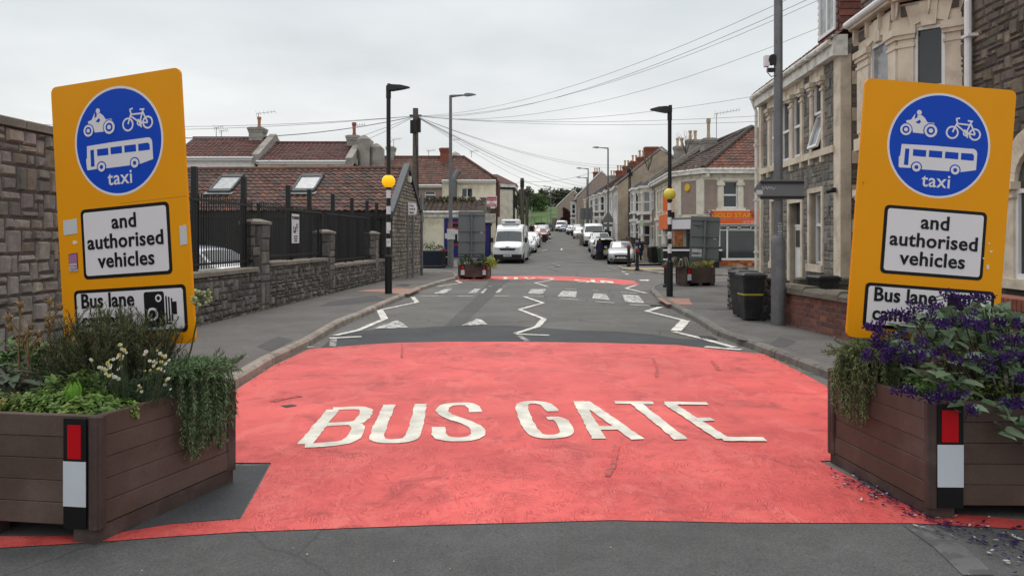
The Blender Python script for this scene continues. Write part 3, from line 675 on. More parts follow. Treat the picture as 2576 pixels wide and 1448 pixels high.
# ================================================================ left side: walls, railings, car-park building
LROT = R(90) + YAW; RROT = R(-90) + YAW
def LP(t, y, z=0.0): return Vector((SX(t, y), y, z))
GREYSTONE = ((.235, .212, .188), (.21, .19, .172), (.26, .235, .205), (.18, .165, .15), (.25, .21, .17))
LOWSTONE = ((.165, .150, .135), (.14, .128, .118), (.19, .17, .15), (.165, .142, .135), (.12, .11, .104))
t = empty("stone_wall", LP(-6.84, 2.0), "tall grey block stone wall with a slab coping behind the planter of white daisies", "wall", LROT)
mb = MB(); mb.box(0, 10.2, .0, .45, -.1, 3.1); b0 = mb.build("core", M['mortar'], t)
mb = MB(); stones(mb, 0, 10.2, 0, 3.1, (), (.10, .18), (.14, .33), .036, GREYSTONE, .28, .009, 0, .014, .42)
mb.M = Matrix.Translation((10.2, 0, 0)) @ Matrix.Rotation(R(90), 4, 'Z'); stones(mb, 0, .45, 0, 3.1, (), (.15, .32), (.2, .46), .03, GREYSTONE, .3)
mb.build("stone_block_face", M['stone'], t)
mb = MB()
for k in range(11):
 g = U(.8, 1.05); mb.col = (g, g, g); mb.bbox(k * .96, min(k * .96 + .95, 10.3), -.07, .52, 3.1, 3.21, .015)
mb.build("coping", M['coping'], t)

t = empty("stone_wall", LP(-6.7, 12.2), "low rubble stone wall with square piers carrying the black railings", "wall", LROT)
# sections between piers: local x = y - 12.2
SEC = [(0, 4.85, 1.06), (5.3, 9.9, 1.14), (10.35, 15.6, .90), (16.0, 17.6, .92)]
mb = MB(); mb.box(0, 4.9, 0, .36, -.1, .97); mb.box(4.9, 10.0, 0, .36, -.1, 1.05); mb.box(10.0, 17.6, 0, .36, -.1, .82)
mb.build("core", M['mortar'], t)
mb = MB()
stones(mb, 0, 5.0, 0, .97, (), (.07, .14), (.08, .26), .035, LOWSTONE, .36, .008, 0, .02)
stones(mb, 5.0, 10.1, 0, 1.05, (), (.07, .14), (.08, .26), .035, LOWSTONE, .36, .008, 0, .02)
stones(mb, 10.1, 17.6, 0, .82, (), (.07, .14), (.08, .26), .035, LOWSTONE, .36, .008, 0, .02)
mb.build("stone_face", M['stone'], t)
mb = MB()
for a, b, z in ((0, 4.7, .97), (5.4, 9.8, 1.05), (10.5, 15.6, .82), (16.1, 17.6, .82)):
 x = a
 while x < b - .05:
  xe = min(x + U(.55, 1.1), b); g = U(.75, 1.1); mb.col = (g, g * .99, g * .95); mb.bbox(x, xe - .008, -.06, .42, z, z + .095 + U(-.01, .012), .02); x = xe
mb.build("coping", M['coping'], t)
def pier(x, z):
 p = MB(); p.M = Matrix.Translation((x, -.04, 0))
 for k, (ang, ox, oy) in enumerate(((0, 0, 0), (90, .46, 0), (180, .46, .46), (-90, 0, .46))):
  p.M = Matrix.Translation((x + ox, -.04 + oy, 0)) @ Matrix.Rotation(R(ang), 4, 'Z'); stones(p, 0, .46, 0, z, (), (.16, .3), (.2, .4), .03, LOWSTONE, .3)
 p.M = None; p.col = (.1, .09, .085); p.box(x, x + .46, -.04, .42, 0, z - .01)
 o = p.build("pier", M['stone'], t)
 c = MB(); c.loft([[(x - .05, -.09, z), (x + .51, -.09, z), (x + .51, .47, z), (x - .05, .47, z)], [(x - .05, -.09, z + .06), (x + .51, -.09, z + .06), (x + .51, .47, z + .06), (x - .05, .47, z + .06)], [(x + .15, .1, z + .13), (x + .31, .1, z + .13), (x + .31, .28, z + .13), (x + .15, .28, z + .13)]])
 c.build("cap", M['coping'], o)
pier(4.83, 2.02); pier(9.93, 1.84); pier(15.6, 1.85)

M['railing'] = mat("black railing paint", (.010, .011, .012), .4, var=.15, vs=8)
RAILW = ["black steel railing section next to the tall stone wall", "black steel railing section carrying the white warning sign", "long black steel railing section between the second and third stone piers", "short black steel railing section ending at the gabled building"]
for (a, b, z), lb in zip(SEC, RAILW):
 t = empty("railing", LP(-6.88, 12.2 + a), lb, "railing", LROT, "railing sections along the low stone wall")
 Ln = b - a
 m1 = MB(); m1.box(0, Ln, -.02, .02, 2.42, 2.47); m1.box(0, Ln, -.02, .02, z + .12, z + .165); m1.build("rail", M['railing'], t)
 m1 = MB(); n = int(Ln / .105)
 for k in range(n + 1): m1.box(k * Ln / n - .009, k * Ln / n + .009, -.009, .009, z + .05, 2.56 if k % 1 == 0 else 2.5)
 m1.build("bar_lattice", M['railing'], t)
 for k in range(int(Ln / 2.2) + 1):
  m1 = MB(); x = .03 + k * min(2.2, Ln - .06); m1.box(x - .03, x + .03, .02, .08, z - .1, 2.52); m1.build("post", M['railing'], t)
for k, u in enumerate((489, 613, 724.5, 778, 837, 885, 923, 947)):
 y = 7.0 / (-(u - UC) / FOC + SK); p = MB(); p.bbox(-.055, .055, -.055, .055, 0, 3.09, .008)
 o = p.build("fence_post", M['railing'], loc=LP(-7.0, y), rotz=LROT)
 tag(o, ("tall black square post above the railings, %s of eight along the car park" % ["first", "second", "third", "fourth", "fifth", "sixth", "seventh", "eighth"][k]), "post", "tall posts of the car park fence")

# warning sign on the railings
y = 6.86 / (-(866 - UC) / FOC + SK) if False else 19.7
t = empty("warning_sign", LP(-6.84, 19.75), "white WARNING notice with an anti-climb symbol on the black railings", "sign", LROT)
mb = MB(); mb.box(-.27, .27, -.012, 0, 1.58, 2.34); mb.build("panel", M['swhite'], t)
text_obj("WARNING", .115, M['sblack'], t, (0, -.014, 2.2), bold=.003, name="lettering")
text_obj("Anti Climb\nPaint in use\non fences", .06, M['sblack'], t, (0, -.014, 1.74), bold=.001, name="lettering")
mb = MB(); mb.box(-.17, .0, -.016, -.012, 1.85, 1.90); mb.box(-.17, -.13, -.016, -.012, 1.9, 2.02); mb.box(-.06, .0, -.016, -.012, 1.9, 2.0); mb.ring((.09, 2.03), .065, .035, -.016, -.012, 16); mb.box(.075, .105, -.016, -.012, 1.88, 1.97); mb.build("symbol", M['sblack'], t)

# car-park building: gable to the street, tiled slope to the car park
NY0, NY1, APEX, EAV = 29.7, 35.9, 4.72, 2.9
t = empty("stone_building", LP(-6.48, 29.7), "single storey stone building with a mottled red tile roof and gable to the street", "building", LROT)
Wd = NY1 - NY0
gx = Wd / 2
mb = MB(); mb.loft([[(0, y_, -.1), (Wd, y_, -.1), (Wd, y_, EAV), (gx, y_, APEX - .06), (0, y_, EAV)] for y_ in (.02, 22)]); mb.build("wall", M['mortar'], t)
mb = MB(); z = 0
def gable_stones(mb, W, eav, apex, ch, bw, proud, cols, var=.3):
 z = 0
 while z < apex - .12:
  zt = min(z + U(*ch), apex - .05)
  if zt <= eav: a, b = 0, W
  else:
   k = (zt - eav) / (apex - eav); a, b = k * W / 2, W - k * W / 2
  x = a
  while x < b - .03:
   xe = x + U(*bw)
   if b - xe < bw[0] * .5: xe = b
   g = U(1 - var, 1 + var); c = rnd.choice(cols); mb.col = (c[0] * g, c[1] * g, c[2] * g)
   d = proud * U(.5, 1.4); e = .015; gp = .007
   if xe - x > .05: mb.mesh([(x + gp, 0, z + gp), (xe - gp, 0, z + gp), (xe - gp, 0, zt - gp), (x + gp, 0, zt - gp), (x + gp + e, -d, z + gp + e), (xe - gp - e, -d * U(.8, 1.2), z + gp + e), (xe - gp - e, -d * U(.8, 1.2), zt - gp - e), (x + gp + e, -d, zt - gp - e)], [(4, 5, 6, 7), (0, 1, 5, 4), (1, 2, 6, 5), (2, 3, 7, 6), (3, 0, 4, 7)])
   x = xe
  z = zt
gable_stones(mb, Wd, EAV, APEX - .1, (.11, .2), (.18, .5), .035, ((.25, .22, .18), (.22, .195, .165), (.28, .24, .195)), .28)
mb.build("stone_face", M['stone'], t)
mb = MB(); sl = math.hypot(gx, APEX - EAV); es = Vector((gx, 0, APEX - EAV)).normalized(); en = Vector((-(APEX - EAV), 0, gx)).normalized()
# slope to the car park (x small side): eaves along local y
MOT = ((.125, .056, .042), (.10, .052, .042), (.085, .050, .043), (.16, .066, .044), (.062, .045, .041), (.11, .062, .05))
tile_roof(mb, Vector((-.22, .1, EAV - .12)) + Vector((0, 22, 0)), (0, -1, 0), es, en, 22.05, sl + .26, tw=.27, tl=.30, wave=.045, step=.028, seg=6, cols=MOT, var=.3)
es2 = Vector((-gx, 0, APEX - EAV)).normalized(); en2 = Vector(((APEX - EAV), 0, gx)).normalized()
tile_roof(mb, Vector((Wd + .22, .1, EAV - .12)), (0, 1, 0), es2, en2, 22, sl + .26, tw=.66, tl=.34, wave=.055, step=.03, seg=2, cols=MOT, var=.3)
rf = mb.build("roof", M['tile'], t)
mb = MB()
for k in range(46):
 g = U(.7, 1.1); mb.col = (.16 * g, .075 * g, .055 * g); mb.tube([(gx, .1 + k * .48, APEX + .03), (gx, .1 + k * .48 + .475, APEX + .03)], .11, 8)
mb.build("ridge_tile", M['tile'], rf)
M['barge'] = mat("dark grey barge board", (.055, .06, .065), .6, var=.2, vs=5)
mb = MB()
for (xa, za), (xb, zb) in (((-.3, EAV - .28), (gx, APEX + .12)), ((Wd + .3, EAV - .28), (gx, APEX + .12))):
 mb.loft([[(xa, -.1, za - .13), (xa, .16, za - .13), (xa, .16, za + .13), (xa, -.1, za + .13)], [(xb, -.1, zb - .13), (xb, .16, zb - .13), (xb, .16, zb + .13), (xb, -.1, zb + .13)]])
mb.build("barge_board", M['barge'], t)
mb = MB(); mb.box(gx - .12, gx + .12, -.15, -.03, 4.15, 4.4); mb.build("alarm_box", M['cream2'], t)
for u0, lb in ((556, 0), (768, 1)):      # skylights
 yc = (-(u0 - UC) / FOC * 31.4) ; xl_ = None
 f = MB(); k0, k1 = .34, .78; wloc = 1.25
 # local y position: distance behind the gable along the ridge
 d = -( (u0 - UC) / FOC * 31.3 - SX(-6.48, 31.3))
 B = lambda s_, yy, h: Vector((0, 0, EAV)) + es * (sl * s_) + en * h + Vector((0, yy, 0))
 fr_ = [(k0, d - .5, k0 + .06, d + .5), (k1 - .06, d - .5, k1, d + .5), (k0, d - .5, k1, d - .42), (k0, d + .42, k1, d + .5)]
 for a, p_, b, q_ in fr_: f.loft([[B(a, p_, .02), B(a, q_, .02), B(b, q_, .02), B(b, p_, .02)], [B(a, p_, .17), B(a, q_, .17), B(b, q_, .17), B(b, p_, .17)]])
 o = f.build("skylight", M['barge'], t)
 g = MB(); g.face([B(k0 + .05, d - .43, .13), B(k0 + .05, d + .43, .13), B(k1 - .05, d + .43, .13), B(k1 - .05, d - .43, .13)]); g.build("pane", M['glass_pale'], o)
 g = MB(); g.loft([[B(k0 - .05, d - .6, .09), B(k0 - .05, d + .6, .09), B(k0 + .01, d + .6, .09), B(k0 + .01, d - .6, .09)], [B(k0 - .05, d - .6, .11), B(k0 - .05, d + .6, .11), B(k0 + .01, d + .6, .11), B(k0 + .01, d - .6, .11)]]); g.build("flashing", M['grey_metal'], o)
# dark windows and door in the wall facing the car park are lost in shade, painted as one dark sheet
mb = MB(); mb.box(-.06, -.005, .3, 21, .3, 2.55); mb.build("shade_sheet", mat("dark painted wall shade", (.035, .032, .03), .8, var=.3, vs=3), t)
# car-park ground a little lower than the footway
tag(sheet("car_park_ground", [(SX(-7.1, 12), 12), (SX(-7.1, 29.6), 29.6), (-40, 30), (-40, 12)], .004, M['asph']), kind='structure')

# ================================================================ terrace roofs behind the car-park building
def stack(parent, x0, x1, y0, y1, z0, z1, pots=(), m='render_grey', capm='brick', name="chimney", potc=(.5, .33, .2)):
 mb = MB(); mb.box(x0, x1, y0, y1, z0, z1 - .35); mb.box(x0 - .05, x1 + .05, y0 - .05, y1 + .05, z1 - .35, z1 - .2); mb.box(x0 - .09, x1 + .09, y0 - .09, y1 + .09, z1 - .2, z1 - .05); mb.box(x0 + .03, x1 - .03, y0 + .03, y1 - .03, z1 - .05, z1)
 mb.col = (1, 1, 1) if m != 'brick' else (.22, .075, .05)
 if m == 'brick': mb.c = [(.22, .075, .05)] * len(mb.f)
 o = mb.build(name, M[m], parent)
 for px, py, h in pots:
  p = MB(); p.c = []; p.col = potc; pot(p, px, py, z1, h); p.build("chimney_pot", M['brick'], o)
 return o
def aerial(x, y, z, h, label, ang=0.3, n=7, L_=1.0, parent=None):
 mb = MB(); mb.tube([(0, 0, 0), (0, 0, h)], .022, 5)
 d = Vector((math.cos(ang), math.sin(ang) * .3, .12)); p0 = Vector((-.15 * d.x, 0, h - .05)); mb.tube([p0, p0 + d * L_], .014, 5)
 for k in range(n):
  q = p0 + d * (L_ * k / (n - 1)); r = Vector((0, .0, .12)) if k else Vector((0, 0, .2)); mb.tube([q - r + Vector((0, .12, 0)), q + r - Vector((0, .12, 0))], .008, 4)
 return tag(mb.build("tv_aerial", M['grey_metal'], loc=(x, y, z)), label, "aerial", "television aerials on the roofs")

def camera_terrace(name, label, xa, xb, yf, depth, zb, eav, ridge, wallm, cols, parapet=None, tw=.3, seg=4, wins=(), fascia='white', hip_r=0.0, hip_l=0.0):
 """a house whose front and roof slope face the viewer; local origin at its front corner on the ground"""
 W = xb - xa
 t = empty(name, (xa, yf, zb), label, "house")
 mb = MB(); wall_face(mb, 0, W, -.3, eav, [w_[:4] for w_ in wins]); mb.box(0, W, .3, depth, -.3, eav - .02)
 mb.face([(0, 0, -.3), (0, depth, -.3), (0, depth, eav), (0, 0, eav)]); mb.face([(W, 0, -.3), (W, depth, -.3), (W, depth, eav), (W, 0, eav)])
 if not hip_r: mb.face([(W, 0, eav), (W, depth, eav), (W, depth / 2, ridge)])
 if not hip_l: mb.face([(0, 0, eav), (0, depth, eav), (0, depth / 2, ridge)])
 mb.build("wall", M[wallm], t, norm=False)
 for w_ in wins: window(t, w_[0], w_[1], w_[2], w_[3], .14, .07, *(w_[4:] if len(w_) > 4 else (.5,)))
 run = depth / 2; rise = ridge - eav; sl = math.hypot(run, rise); es = Vector((0, run, rise)); en = Vector((0, -rise, run))
 mb = MB(); tile_roof(mb, (0, -.2, eav - .2 * rise / run), (1, 0, 0), es, en, W, sl + .2 * sl / run, xl=(lambda s_: hip_l * s_) if hip_l else None, xr=(lambda s_: W - hip_r * s_) if hip_r else None, tw=tw, tl=.34, wave=.05, seg=seg, cols=cols)
 tile_roof(mb, (W, depth + .2, eav - .2 * rise / run), (-1, 0, 0), Vector((0, -run, rise)), Vector((0, rise, run)), W, sl + .2 * sl / run, xl=(lambda s_: hip_r * s_) if hip_r else None, xr=(lambda s_: W - hip_l * s_) if hip_l else None, tw=.9, tl=.7, wave=.05, seg=2, cols=cols)
 if hip_r:
  r2 = math.hypot(hip_r, rise); tile_roof(mb, (W + .15, 0, eav - .1), (0, 1, 0), Vector((-hip_r, 0, rise)), Vector((rise, 0, hip_r)), depth, r2 + .1, xl=lambda s_: depth / 2 * s_, xr=lambda s_: depth - depth / 2 * s_, tw=tw, tl=.34, wave=.05, seg=seg, cols=cols)
 if hip_l:
  r2 = math.hypot(hip_l, rise); tile_roof(mb, (-.15, depth, eav - .1), (0, -1, 0), Vector((hip_l, 0, rise)), Vector((-rise, 0, hip_l)), depth, r2 + .1, xl=lambda s_: depth / 2 * s_, xr=lambda s_: depth - depth / 2 * s_, tw=tw, tl=.34, wave=.05, seg=seg, cols=cols)
 r = mb.build("roof", M['tile'], t)
 mb = MB(); c = cols[0]; n = max(1, int((W - hip_l - hip_r) / .45))
 for k in range(n):
  g = U(.7, 1.05); mb.col = (c[0] * g, c[1] * g, c[2] * g); x0 = hip_l + (W - hip_l - hip_r) * k / n; mb.tube([(x0, depth / 2, ridge + .04), (x0 + (W - hip_l - hip_r) / n - .01, depth / 2, ridge + .04)], .12, 7)
 for sgn, hp, x_ in ((1, hip_l, 0), (-1, hip_r, W)):
  if hp:
   for k in range(12):
    a, b = k / 12, (k + .97) / 12; g = U(.6, .95); mb.col = (c[0] * g, c[1] * g, c[2] * g); mb.tube([(x_ + sgn * hp * s_, run * s_, eav + rise * s_ + .08) for s_ in (a, b)], .12, 7)
 mb.build("ridge_tile", M['tile'], r)
 mb = MB(); mb.box(-.02, W + .02, -.24, -.2, eav - .3, eav - .1); mb.box(-.02, W + .02, -.2, .0, eav - .3, eav - .27); mb.build("fascia", M[fascia], t)
 mb = MB(); mb.tube([(0, -.31, eav - .13), (W, -.31, eav - .13)], .06, 8); mb.build("gutter", M[fascia], t)
 return t
def parapet(parent, x, wd, depth, eav, ridge, m='render_grey'):
 mb = MB(); run = depth / 2
 mb.loft([[(x, -.25, eav - .5), (x, run, ridge - .4), (x, depth, eav - .5), (x, depth, eav + .25), (x, run, ridge + .33), (x, -.25, eav + .1)], [(x + wd, -.25, eav - .5), (x + wd, run, ridge - .4), (x + wd, depth, eav - .5), (x + wd, depth, eav + .25), (x + wd, run, ridge + .33), (x + wd, -.25, eav + .1)]])
 mb.build("parapet", M[m], parent)
RT = ((.115, .044, .036), (.10, .042, .036), (.125, .048, .038))
YT = 49.0
def X_at(u, y): return (u - UC) / FOC * y
def Z_at(v, y): return CAMH + (VH - v) * y / FOC
# two terraced houses; ridges at 348 and 360
za = Z_at(393, YT); zr = Z_at(349, YT + 3.4)
h1 = camera_terrace("terraced_house", "pale walled house under dark red tiles, seen over the stone building beside the sign", X_at(430, YT), X_at(640, YT), YT, 6.8, 0, za, zr, 'whitewall', RT, wins=[(1, 2, za - 2.4, za - 1.0)])
parapet(h1, X_at(640, YT) - X_at(430, YT) - .1, .45, 6.8, za, zr)
stack(h1, X_at(632, YT + 3) - X_at(430, YT) - .15, X_at(660, YT + 3) - X_at(430, YT), 2.9, 3.9, zr - .6, zr + .75, [(X_at(647, YT + 3) - X_at(430, YT), 3.4, .75)], potc=(.40, .17, .09))
za2 = Z_at(402, YT); zr2 = Z_at(361, YT + 3.4)
h2 = camera_terrace("terraced_house", "cream walled house under dark red tiles, seen over the skylights of the stone building", X_at(648, YT), X_at(872, YT), YT, 6.8, 0, za2, zr2, 'cream', RT, wins=[(1, 2, za2 - 2.4, za2 - 1.0)])
Wh = X_at(872, YT) - X_at(648, YT)
parapet(h2, Wh - .05, .45, 6.8, za2, zr2)
mb = MB(); mb.bbox(Wh + .4, Wh + 1.2, 1.2, 3.2, za2 - 1.5, Z_at(343, YT + 2), .25); mb.bbox(Wh + 1.2, Wh + 1.95, 1.5, 3.2, za2 - 1.5, Z_at(362, YT + 2), .25); mb.build("chimney_breast", M['render_grey'], h2)
stack(h2, Wh - .5, Wh + .3, 2.3, 3.3, zr2 - .3, zr2 + .45, [(Wh - .1, 2.8, .9)], potc=(.28, .09, .05))
aerial(X_at(645, 52), 52.4, zr - .2, Z_at(282, 52) - zr + .2, "tall television aerial above the single pot of the red tiled house", .1, 6, 1.3)
aerial(X_at(538, 52), 52.4, zr - .2, 1.0, "thin television aerial on the ridge beside the amber sign, taller of a pair", .1, 5, .6)
aerial(X_at(548, 52), 52.6, zr - .2, .8, "thin television aerial on the ridge beside the amber sign, shorter of a pair", .1, 5, .6)
aerial(X_at(888, 52), 52.4, zr2, 1.25, "television aerial beside the terracotta pot over the skylights", -.2, 6, .9)

# ================================================================ fish bar corner
YB = 61.5
zb = 0
za = Z_at(463, YB); zr = Z_at(396, YB + 3.5)
h3 = camera_terrace("terraced_house", "brown pebbledashed house under a brown tile roof behind the telegraph pole", X_at(930, YB), X_at(1112, YB), YB, 7, 0, za, zr, 'pebble', ((.14, .068, .05), (.12, .06, .047), (.15, .075, .055)), wins=[(X_at(1068, YB) - X_at(930, YB), X_at(1095, YB) - X_at(930, YB), Z_at(500, YB), Z_at(480, YB))])
stack(h3, X_at(972, YB + 3) - X_at(930, YB), X_at(990, YB + 3) - X_at(930, YB), 3, 4, zr - .5, zr + .9, [(X_at(978, YB + 3) - X_at(930, YB), 3.3, .5)], m='render_grey')
aerial(X_at(990, 65), 65, zr, Z_at(350, 65) - zr, "television aerial on the brown roof beside the crossing beacon", .1, 5, .8)
aerial(X_at(1078, 65), 65, zr, .6, "small television aerial on the brown ridge beside the telegraph pole", .1, 5, .7)
za = Z_at(451, YB); W3 = X_at(1247, YB) - X_at(1112, YB); x3 = X_at(1112, YB); hp = X_at(1247, YB) - X_at(1165, YB + 3.5)
wz0, wz1 = Z_at(497, YB), Z_at(473, YB)
h4 = camera_terrace("corner_house", "cream two storey corner building with a hipped brown roof and a steel flue", x3, x3 + W3, YB, 7, 0, za, zr, 'cream', ((.13, .063, .047), (.115, .058, .045), (.145, .07, .052)), wins=[(X_at(1160, YB) - x3, X_at(1189, YB) - x3, wz0, wz1, None, (.5,), 'white', 'glass')], hip_r=hp)
stack(h4, X_at(1113, YB + 3) - x3 - .2, X_at(1130, YB + 3) - x3, 2.8, 3.9, zr - 1.6, zr + .75, [], m='brick')
mb = MB(); fx = X_at(1143, YB) - x3; mb.tube([(fx, -.3, Z_at(500, YB)), (fx, -.3, Z_at(452, YB)), (fx + .05, -.28, Z_at(444, YB)), (fx + .35, -.1, Z_at(430, YB))], .22, 12); mb.build("flue", M['grey_metal'], h4, True)
aerial(X_at(1186, 65), 65, zr, Z_at(380, 65) - zr, "television aerial on the hipped brown roof beside the grey lamp column", .1, 5, .7)
aerial(X_at(1134, 65), 65, zr + .6, Z_at(352, 65) - zr - .6, "television aerial on the brick chimney by the steel flue", .3, 5, .9)
# street side of the corner house: dark red timber window panels
t = empty("shuttered_window", LP(-1.26 - SK * YB - .0, 0) if False else Vector((x3 + W3 + .02, YB + .6, 0)), "tall dark red timber window frame on the street side of the cream corner building", "window frame", LROT)
M['redwood'] = mat("dark red timber", (.13, .035, .022), .6, var=.2, vs=4)
mb = MB(); zt, zl = Z_at(462, YB + 1), Z_at(545, YB + 2)
for x in (0, .55, 1.1, 1.65, 2.2): mb.box(x, x + .22, -.12, 0, zl, zt)
mb.box(0, 2.42, -.1, 0, zt - .3, zt); mb.box(0, 2.42, -.1, 0, zl, zl + .5); mb.build("frame", M['redwood'], t)
mb = MB(); mb.face([(0.1, -.04, zl), (2.3, -.04, zl), (2.3, -.04, zt), (.1, -.04, zt)]); mb.build("pane", M['glass'], t)

# the shop itself
YS = 55.0; xs0, xs1 = X_at(1040, YS), X_at(1230, YS); W4 = xs1 - xs0; zg = gz(YS) * .0
t = empty("chip_shop", (xs0, YS, 0), "low cream chip shop with a blue and red shopfront and old tiled roof", "shop")
ZS = lambda v: Z_at(v, YS); XS = lambda u: X_at(u, YS) - xs0
M['shopblue'] = mat("blue shopfront paint", (.016, .022, .15), .5, var=.12, vs=3)
M['shopred'] = mat("red shopfront paint", (.50, .022, .045), .5, var=.1, vs=3)
sw = (XS(1117), XS(1232) - .02, ZS(647), ZS(549))
mb = MB(); wall_face(mb, 0, W4, -.2, ZS(545), [sw], 0, .1); mb.box(0, W4, .35, 4.6, -.2, ZS(545)); mb.face([(W4, 0, -.2), (W4, 5.5, -.2), (W4, 5.5, ZS(500)), (W4, .0, ZS(500))]); mb.build("wall", M['cream'], t, norm=False)
mb = MB(); mb.box(sw[0], sw[1], -.06, .12, sw[2], ZS(617)); mb.box(sw[0], sw[1], -.06, .12, ZS(559), sw[3]); mb.box(sw[0], XS(1126), -.06, .12, ZS(617), ZS(559)); mb.box(XS(1221), sw[1], -.06, .12, ZS(617), ZS(559)); mb.build("shopfront", M['shopblue'], t)
mb = MB(); a, b, c, d = XS(1126), XS(1221), ZS(617), ZS(559)
for z0_, z1_ in ((c, c + .1), (d - .1, d), (ZS(576), ZS(572))): mb.box(a, b, -.09, .05, z0_, z1_)
for x in (a, XS(1158), XS(1190), b - .1): mb.box(x, x + .1, -.085, .05, c + .1, d - .1)
o = mb.build("window", M['shopred'], t)
mb = MB(); mb.face([(a, .03, c), (b, .03, c), (b, .03, d), (a, .03, d)]); mb.build("pane", M['glass'], o)
M['poster_blue'] = mat("blue poster", (.03, .13, .55), .5, var=.1); M['paper'] = mat("paper notice", (.55, .56, .55), .7, var=.15, vs=12)
mb = MB(); mb.box(XS(1143), XS(1150), .0, .02, ZS(587), ZS(580)); mb.build("poster", M['poster_blue'], o); mb = MB(); mb.box(XS(1150), XS(1158), 0, .02, ZS(606), ZS(590)); mb.box(XS(1133), XS(1140), 0, .02, ZS(587), ZS(582)); mb.build("notice", M['paper'], o)
mb = MB(); mb.box(0, W4 - .4, -.12, .3, ZS(546), ZS(537)); mb.tube([(0, -.2, ZS(534)), (W4 - .4, -.2, ZS(534))], .09, 8); mb.build("fascia", M['offwhite'], t)
BRT = ((.085, .058, .045), (.07, .05, .04), (.095, .062, .045))
mb = MB(); rise = Z_at(505, YS + 4.2) - ZS(534); tile_roof(mb, (0, -.15, ZS(534)), (1, 0, 0), (0, 4.2, rise), (0, -rise, 4.2), W4 - .35, math.hypot(4.2, rise), tw=.36, tl=.36, wave=.11, seg=6, cols=BRT); rf = mb.build("roof", M['tile'], t)
mb = MB(); mb.box(W4 - .4, W4 + .0, .0, .9, ZS(545), ZS(517)); mb.box(W4 - .4, W4 + .02, .9, 3.6, ZS(545), ZS(505)); mb.box(W4 - .75, W4 - .0, 3.6, 4.4, ZS(545), ZS(492)); mb.box(W4 - .85, W4 + .1, 3.5, 4.5, ZS(492), ZS(490)); mb.box(W4 - .8, W4 - .4, -.06, .9, ZS(530), ZS(518)); mb.build("parapet", M['coping'], t)
mb = MB(); rl = MB()
for k in range(900):      # moss and creeper lying along the top of the shop roof
 x = U(0, W4 - 1.2) ; s_ = 1 - abs(rnd.gauss(0, .12)); p = (x, 4.2 * s_ - .15, ZS(534) + rise * s_ + U(.08, .28)); g = U(.6, 1.3); mb.col = rnd.choice(((.10 * g, .065 * g, .03 * g), (.06 * g, .05 * g, .02 * g), (.05 * g, .075 * g, .02 * g))); mb.leaf(p, (U(-1, 1), U(-1, .3), U(-.3, .8)), (0, 0, 1), U(.12, .24), U(.06, .12))
M['leafbase'] = leafmat("mixed foliage", (1, 1, 1), .25)
mb.build("creeper", M['leafbase'], t, norm=False)
# stepped brick corbel and hanging brackets at the shop corner
mb = MB(); cor = X_at(1238, YS + 3) - xs0
for k in range(7): mb.box(W4 - .0, W4 + .16 + .07 * k, 1.6 + .12 * k, 2.4 + .12 * k, ZS(566) + k * .19, ZS(566) + k * .19 + .15)
mb.c = [(.075, .05, .042)] * len(mb.f); mb.build("corbel", M['brick'], t)
t = empty("hanging_sign", (xs1 + .25, YS - .2, 0), "pale faded board on the corner parapet of the chip shop", "sign", R(12))
mb = MB(); mb.box(-.75, .25, -.06, .06, ZS(560), ZS(537)); mb.build("board", mat("faded sign board", (.42, .39, .33), .8, var=.2, vs=4, stain=(.25, .22, .18), ss=3, sa=.6), t)
text_obj("NILS", .42, mat("faded lettering", (.30, .275, .24), .8), t, (-.25, -.065, ZS(551)), sx=.8)
t = empty("takeaway_sign", (X_at(1237, YS), YS - .3, 0), "red and white FISH & CHIPS TAKEAWAY board high on the corner", "sign")
mb = MB(); mb.box(-.37, .37, -.03, .03, ZS(520), ZS(494)); mb.build("board", M['swhite'], t)
M['tred'] = mat("red sign vinyl", (.48, .012, .03), .5, var=.05)
mb = MB(); mb.box(-.34, .34, -.036, -.03, ZS(505.5), ZS(496)); mb.box(-.34, .34, -.036, -.03, ZS(519), ZS(513.5)); mb.build("banner", M['tred'], t)
text_obj("FISH & CHIPS", .125, M['swhite'], t, (0, -.039, ZS(503)), bold=.002, sx=.8); text_obj("0117\n955 8123", .115, M['sblack'], t, (0, -.034, ZS(508.6)), bold=.001, sx=.85); text_obj("TAKEAWAY", .12, M['swhite'], t, (0, -.039, ZS(517.7)), bold=.002, sx=.85)
mb = MB(); mb.bar((-.3, .0, ZS(520)), (-.3, .1, ZS(530)), .05); mb.bar((.25, 0, ZS(520)), (.25, .1, ZS(530)), .05); mb.build("bracket", M['black'], t)

# cream building with black-edged upstairs bay further along that side
yb = 70.0; x0 = SX(-5.6, yb); zg = gz(yb)
t = empty("bay_house", (x0, yb, zg), "cream building with a black edged upstairs bay beside the road, above the white van", "building", LROT)
mb = MB(); mb.box(-3.0, 14, 0, 7, -.4, 5.9); mb.build("wall", M['cream2'], t)
mb = MB(); z0_, z1_ = Z_at(578, yb) - zg, Z_at(470, yb) - zg; pl = [(.0, 0), (1.0, -1.6), (5.5, -1.6), (6.5, 0)]
mb.prismz(pl, z0_, z1_); o = mb.build("bay", M['cream2'], t)
mb = MB(); pl2 = [(-.1, 0), (.92, -1.75), (5.6, -1.75), (6.6, 0)]; mb.prismz(pl2, z0_ - .3, z0_); mb.prismz([(-.05, 0), (.98, -1.68), (5.52, -1.68), (6.55, 0)], z1_, z1_ + .35); mb.build("cornice", M['offwhite'], o)
mb = MB()
for px, py in ((.02, -.03), (.98, -1.6), (5.5, -1.6)): mb.box(px - .12, px + .12, py - .06, py + .1, z0_, z1_)
for k in (0, 1):
 a, b = (pl[0], pl[1]) if k == 0 else (pl[1], pl[2]); mb.bar((a[0], a[1] - .03, z1_ - .1), (b[0], b[1] - .03, z1_ - .1), .1, .2)
mb.build("timber_edge", M['black'], o)
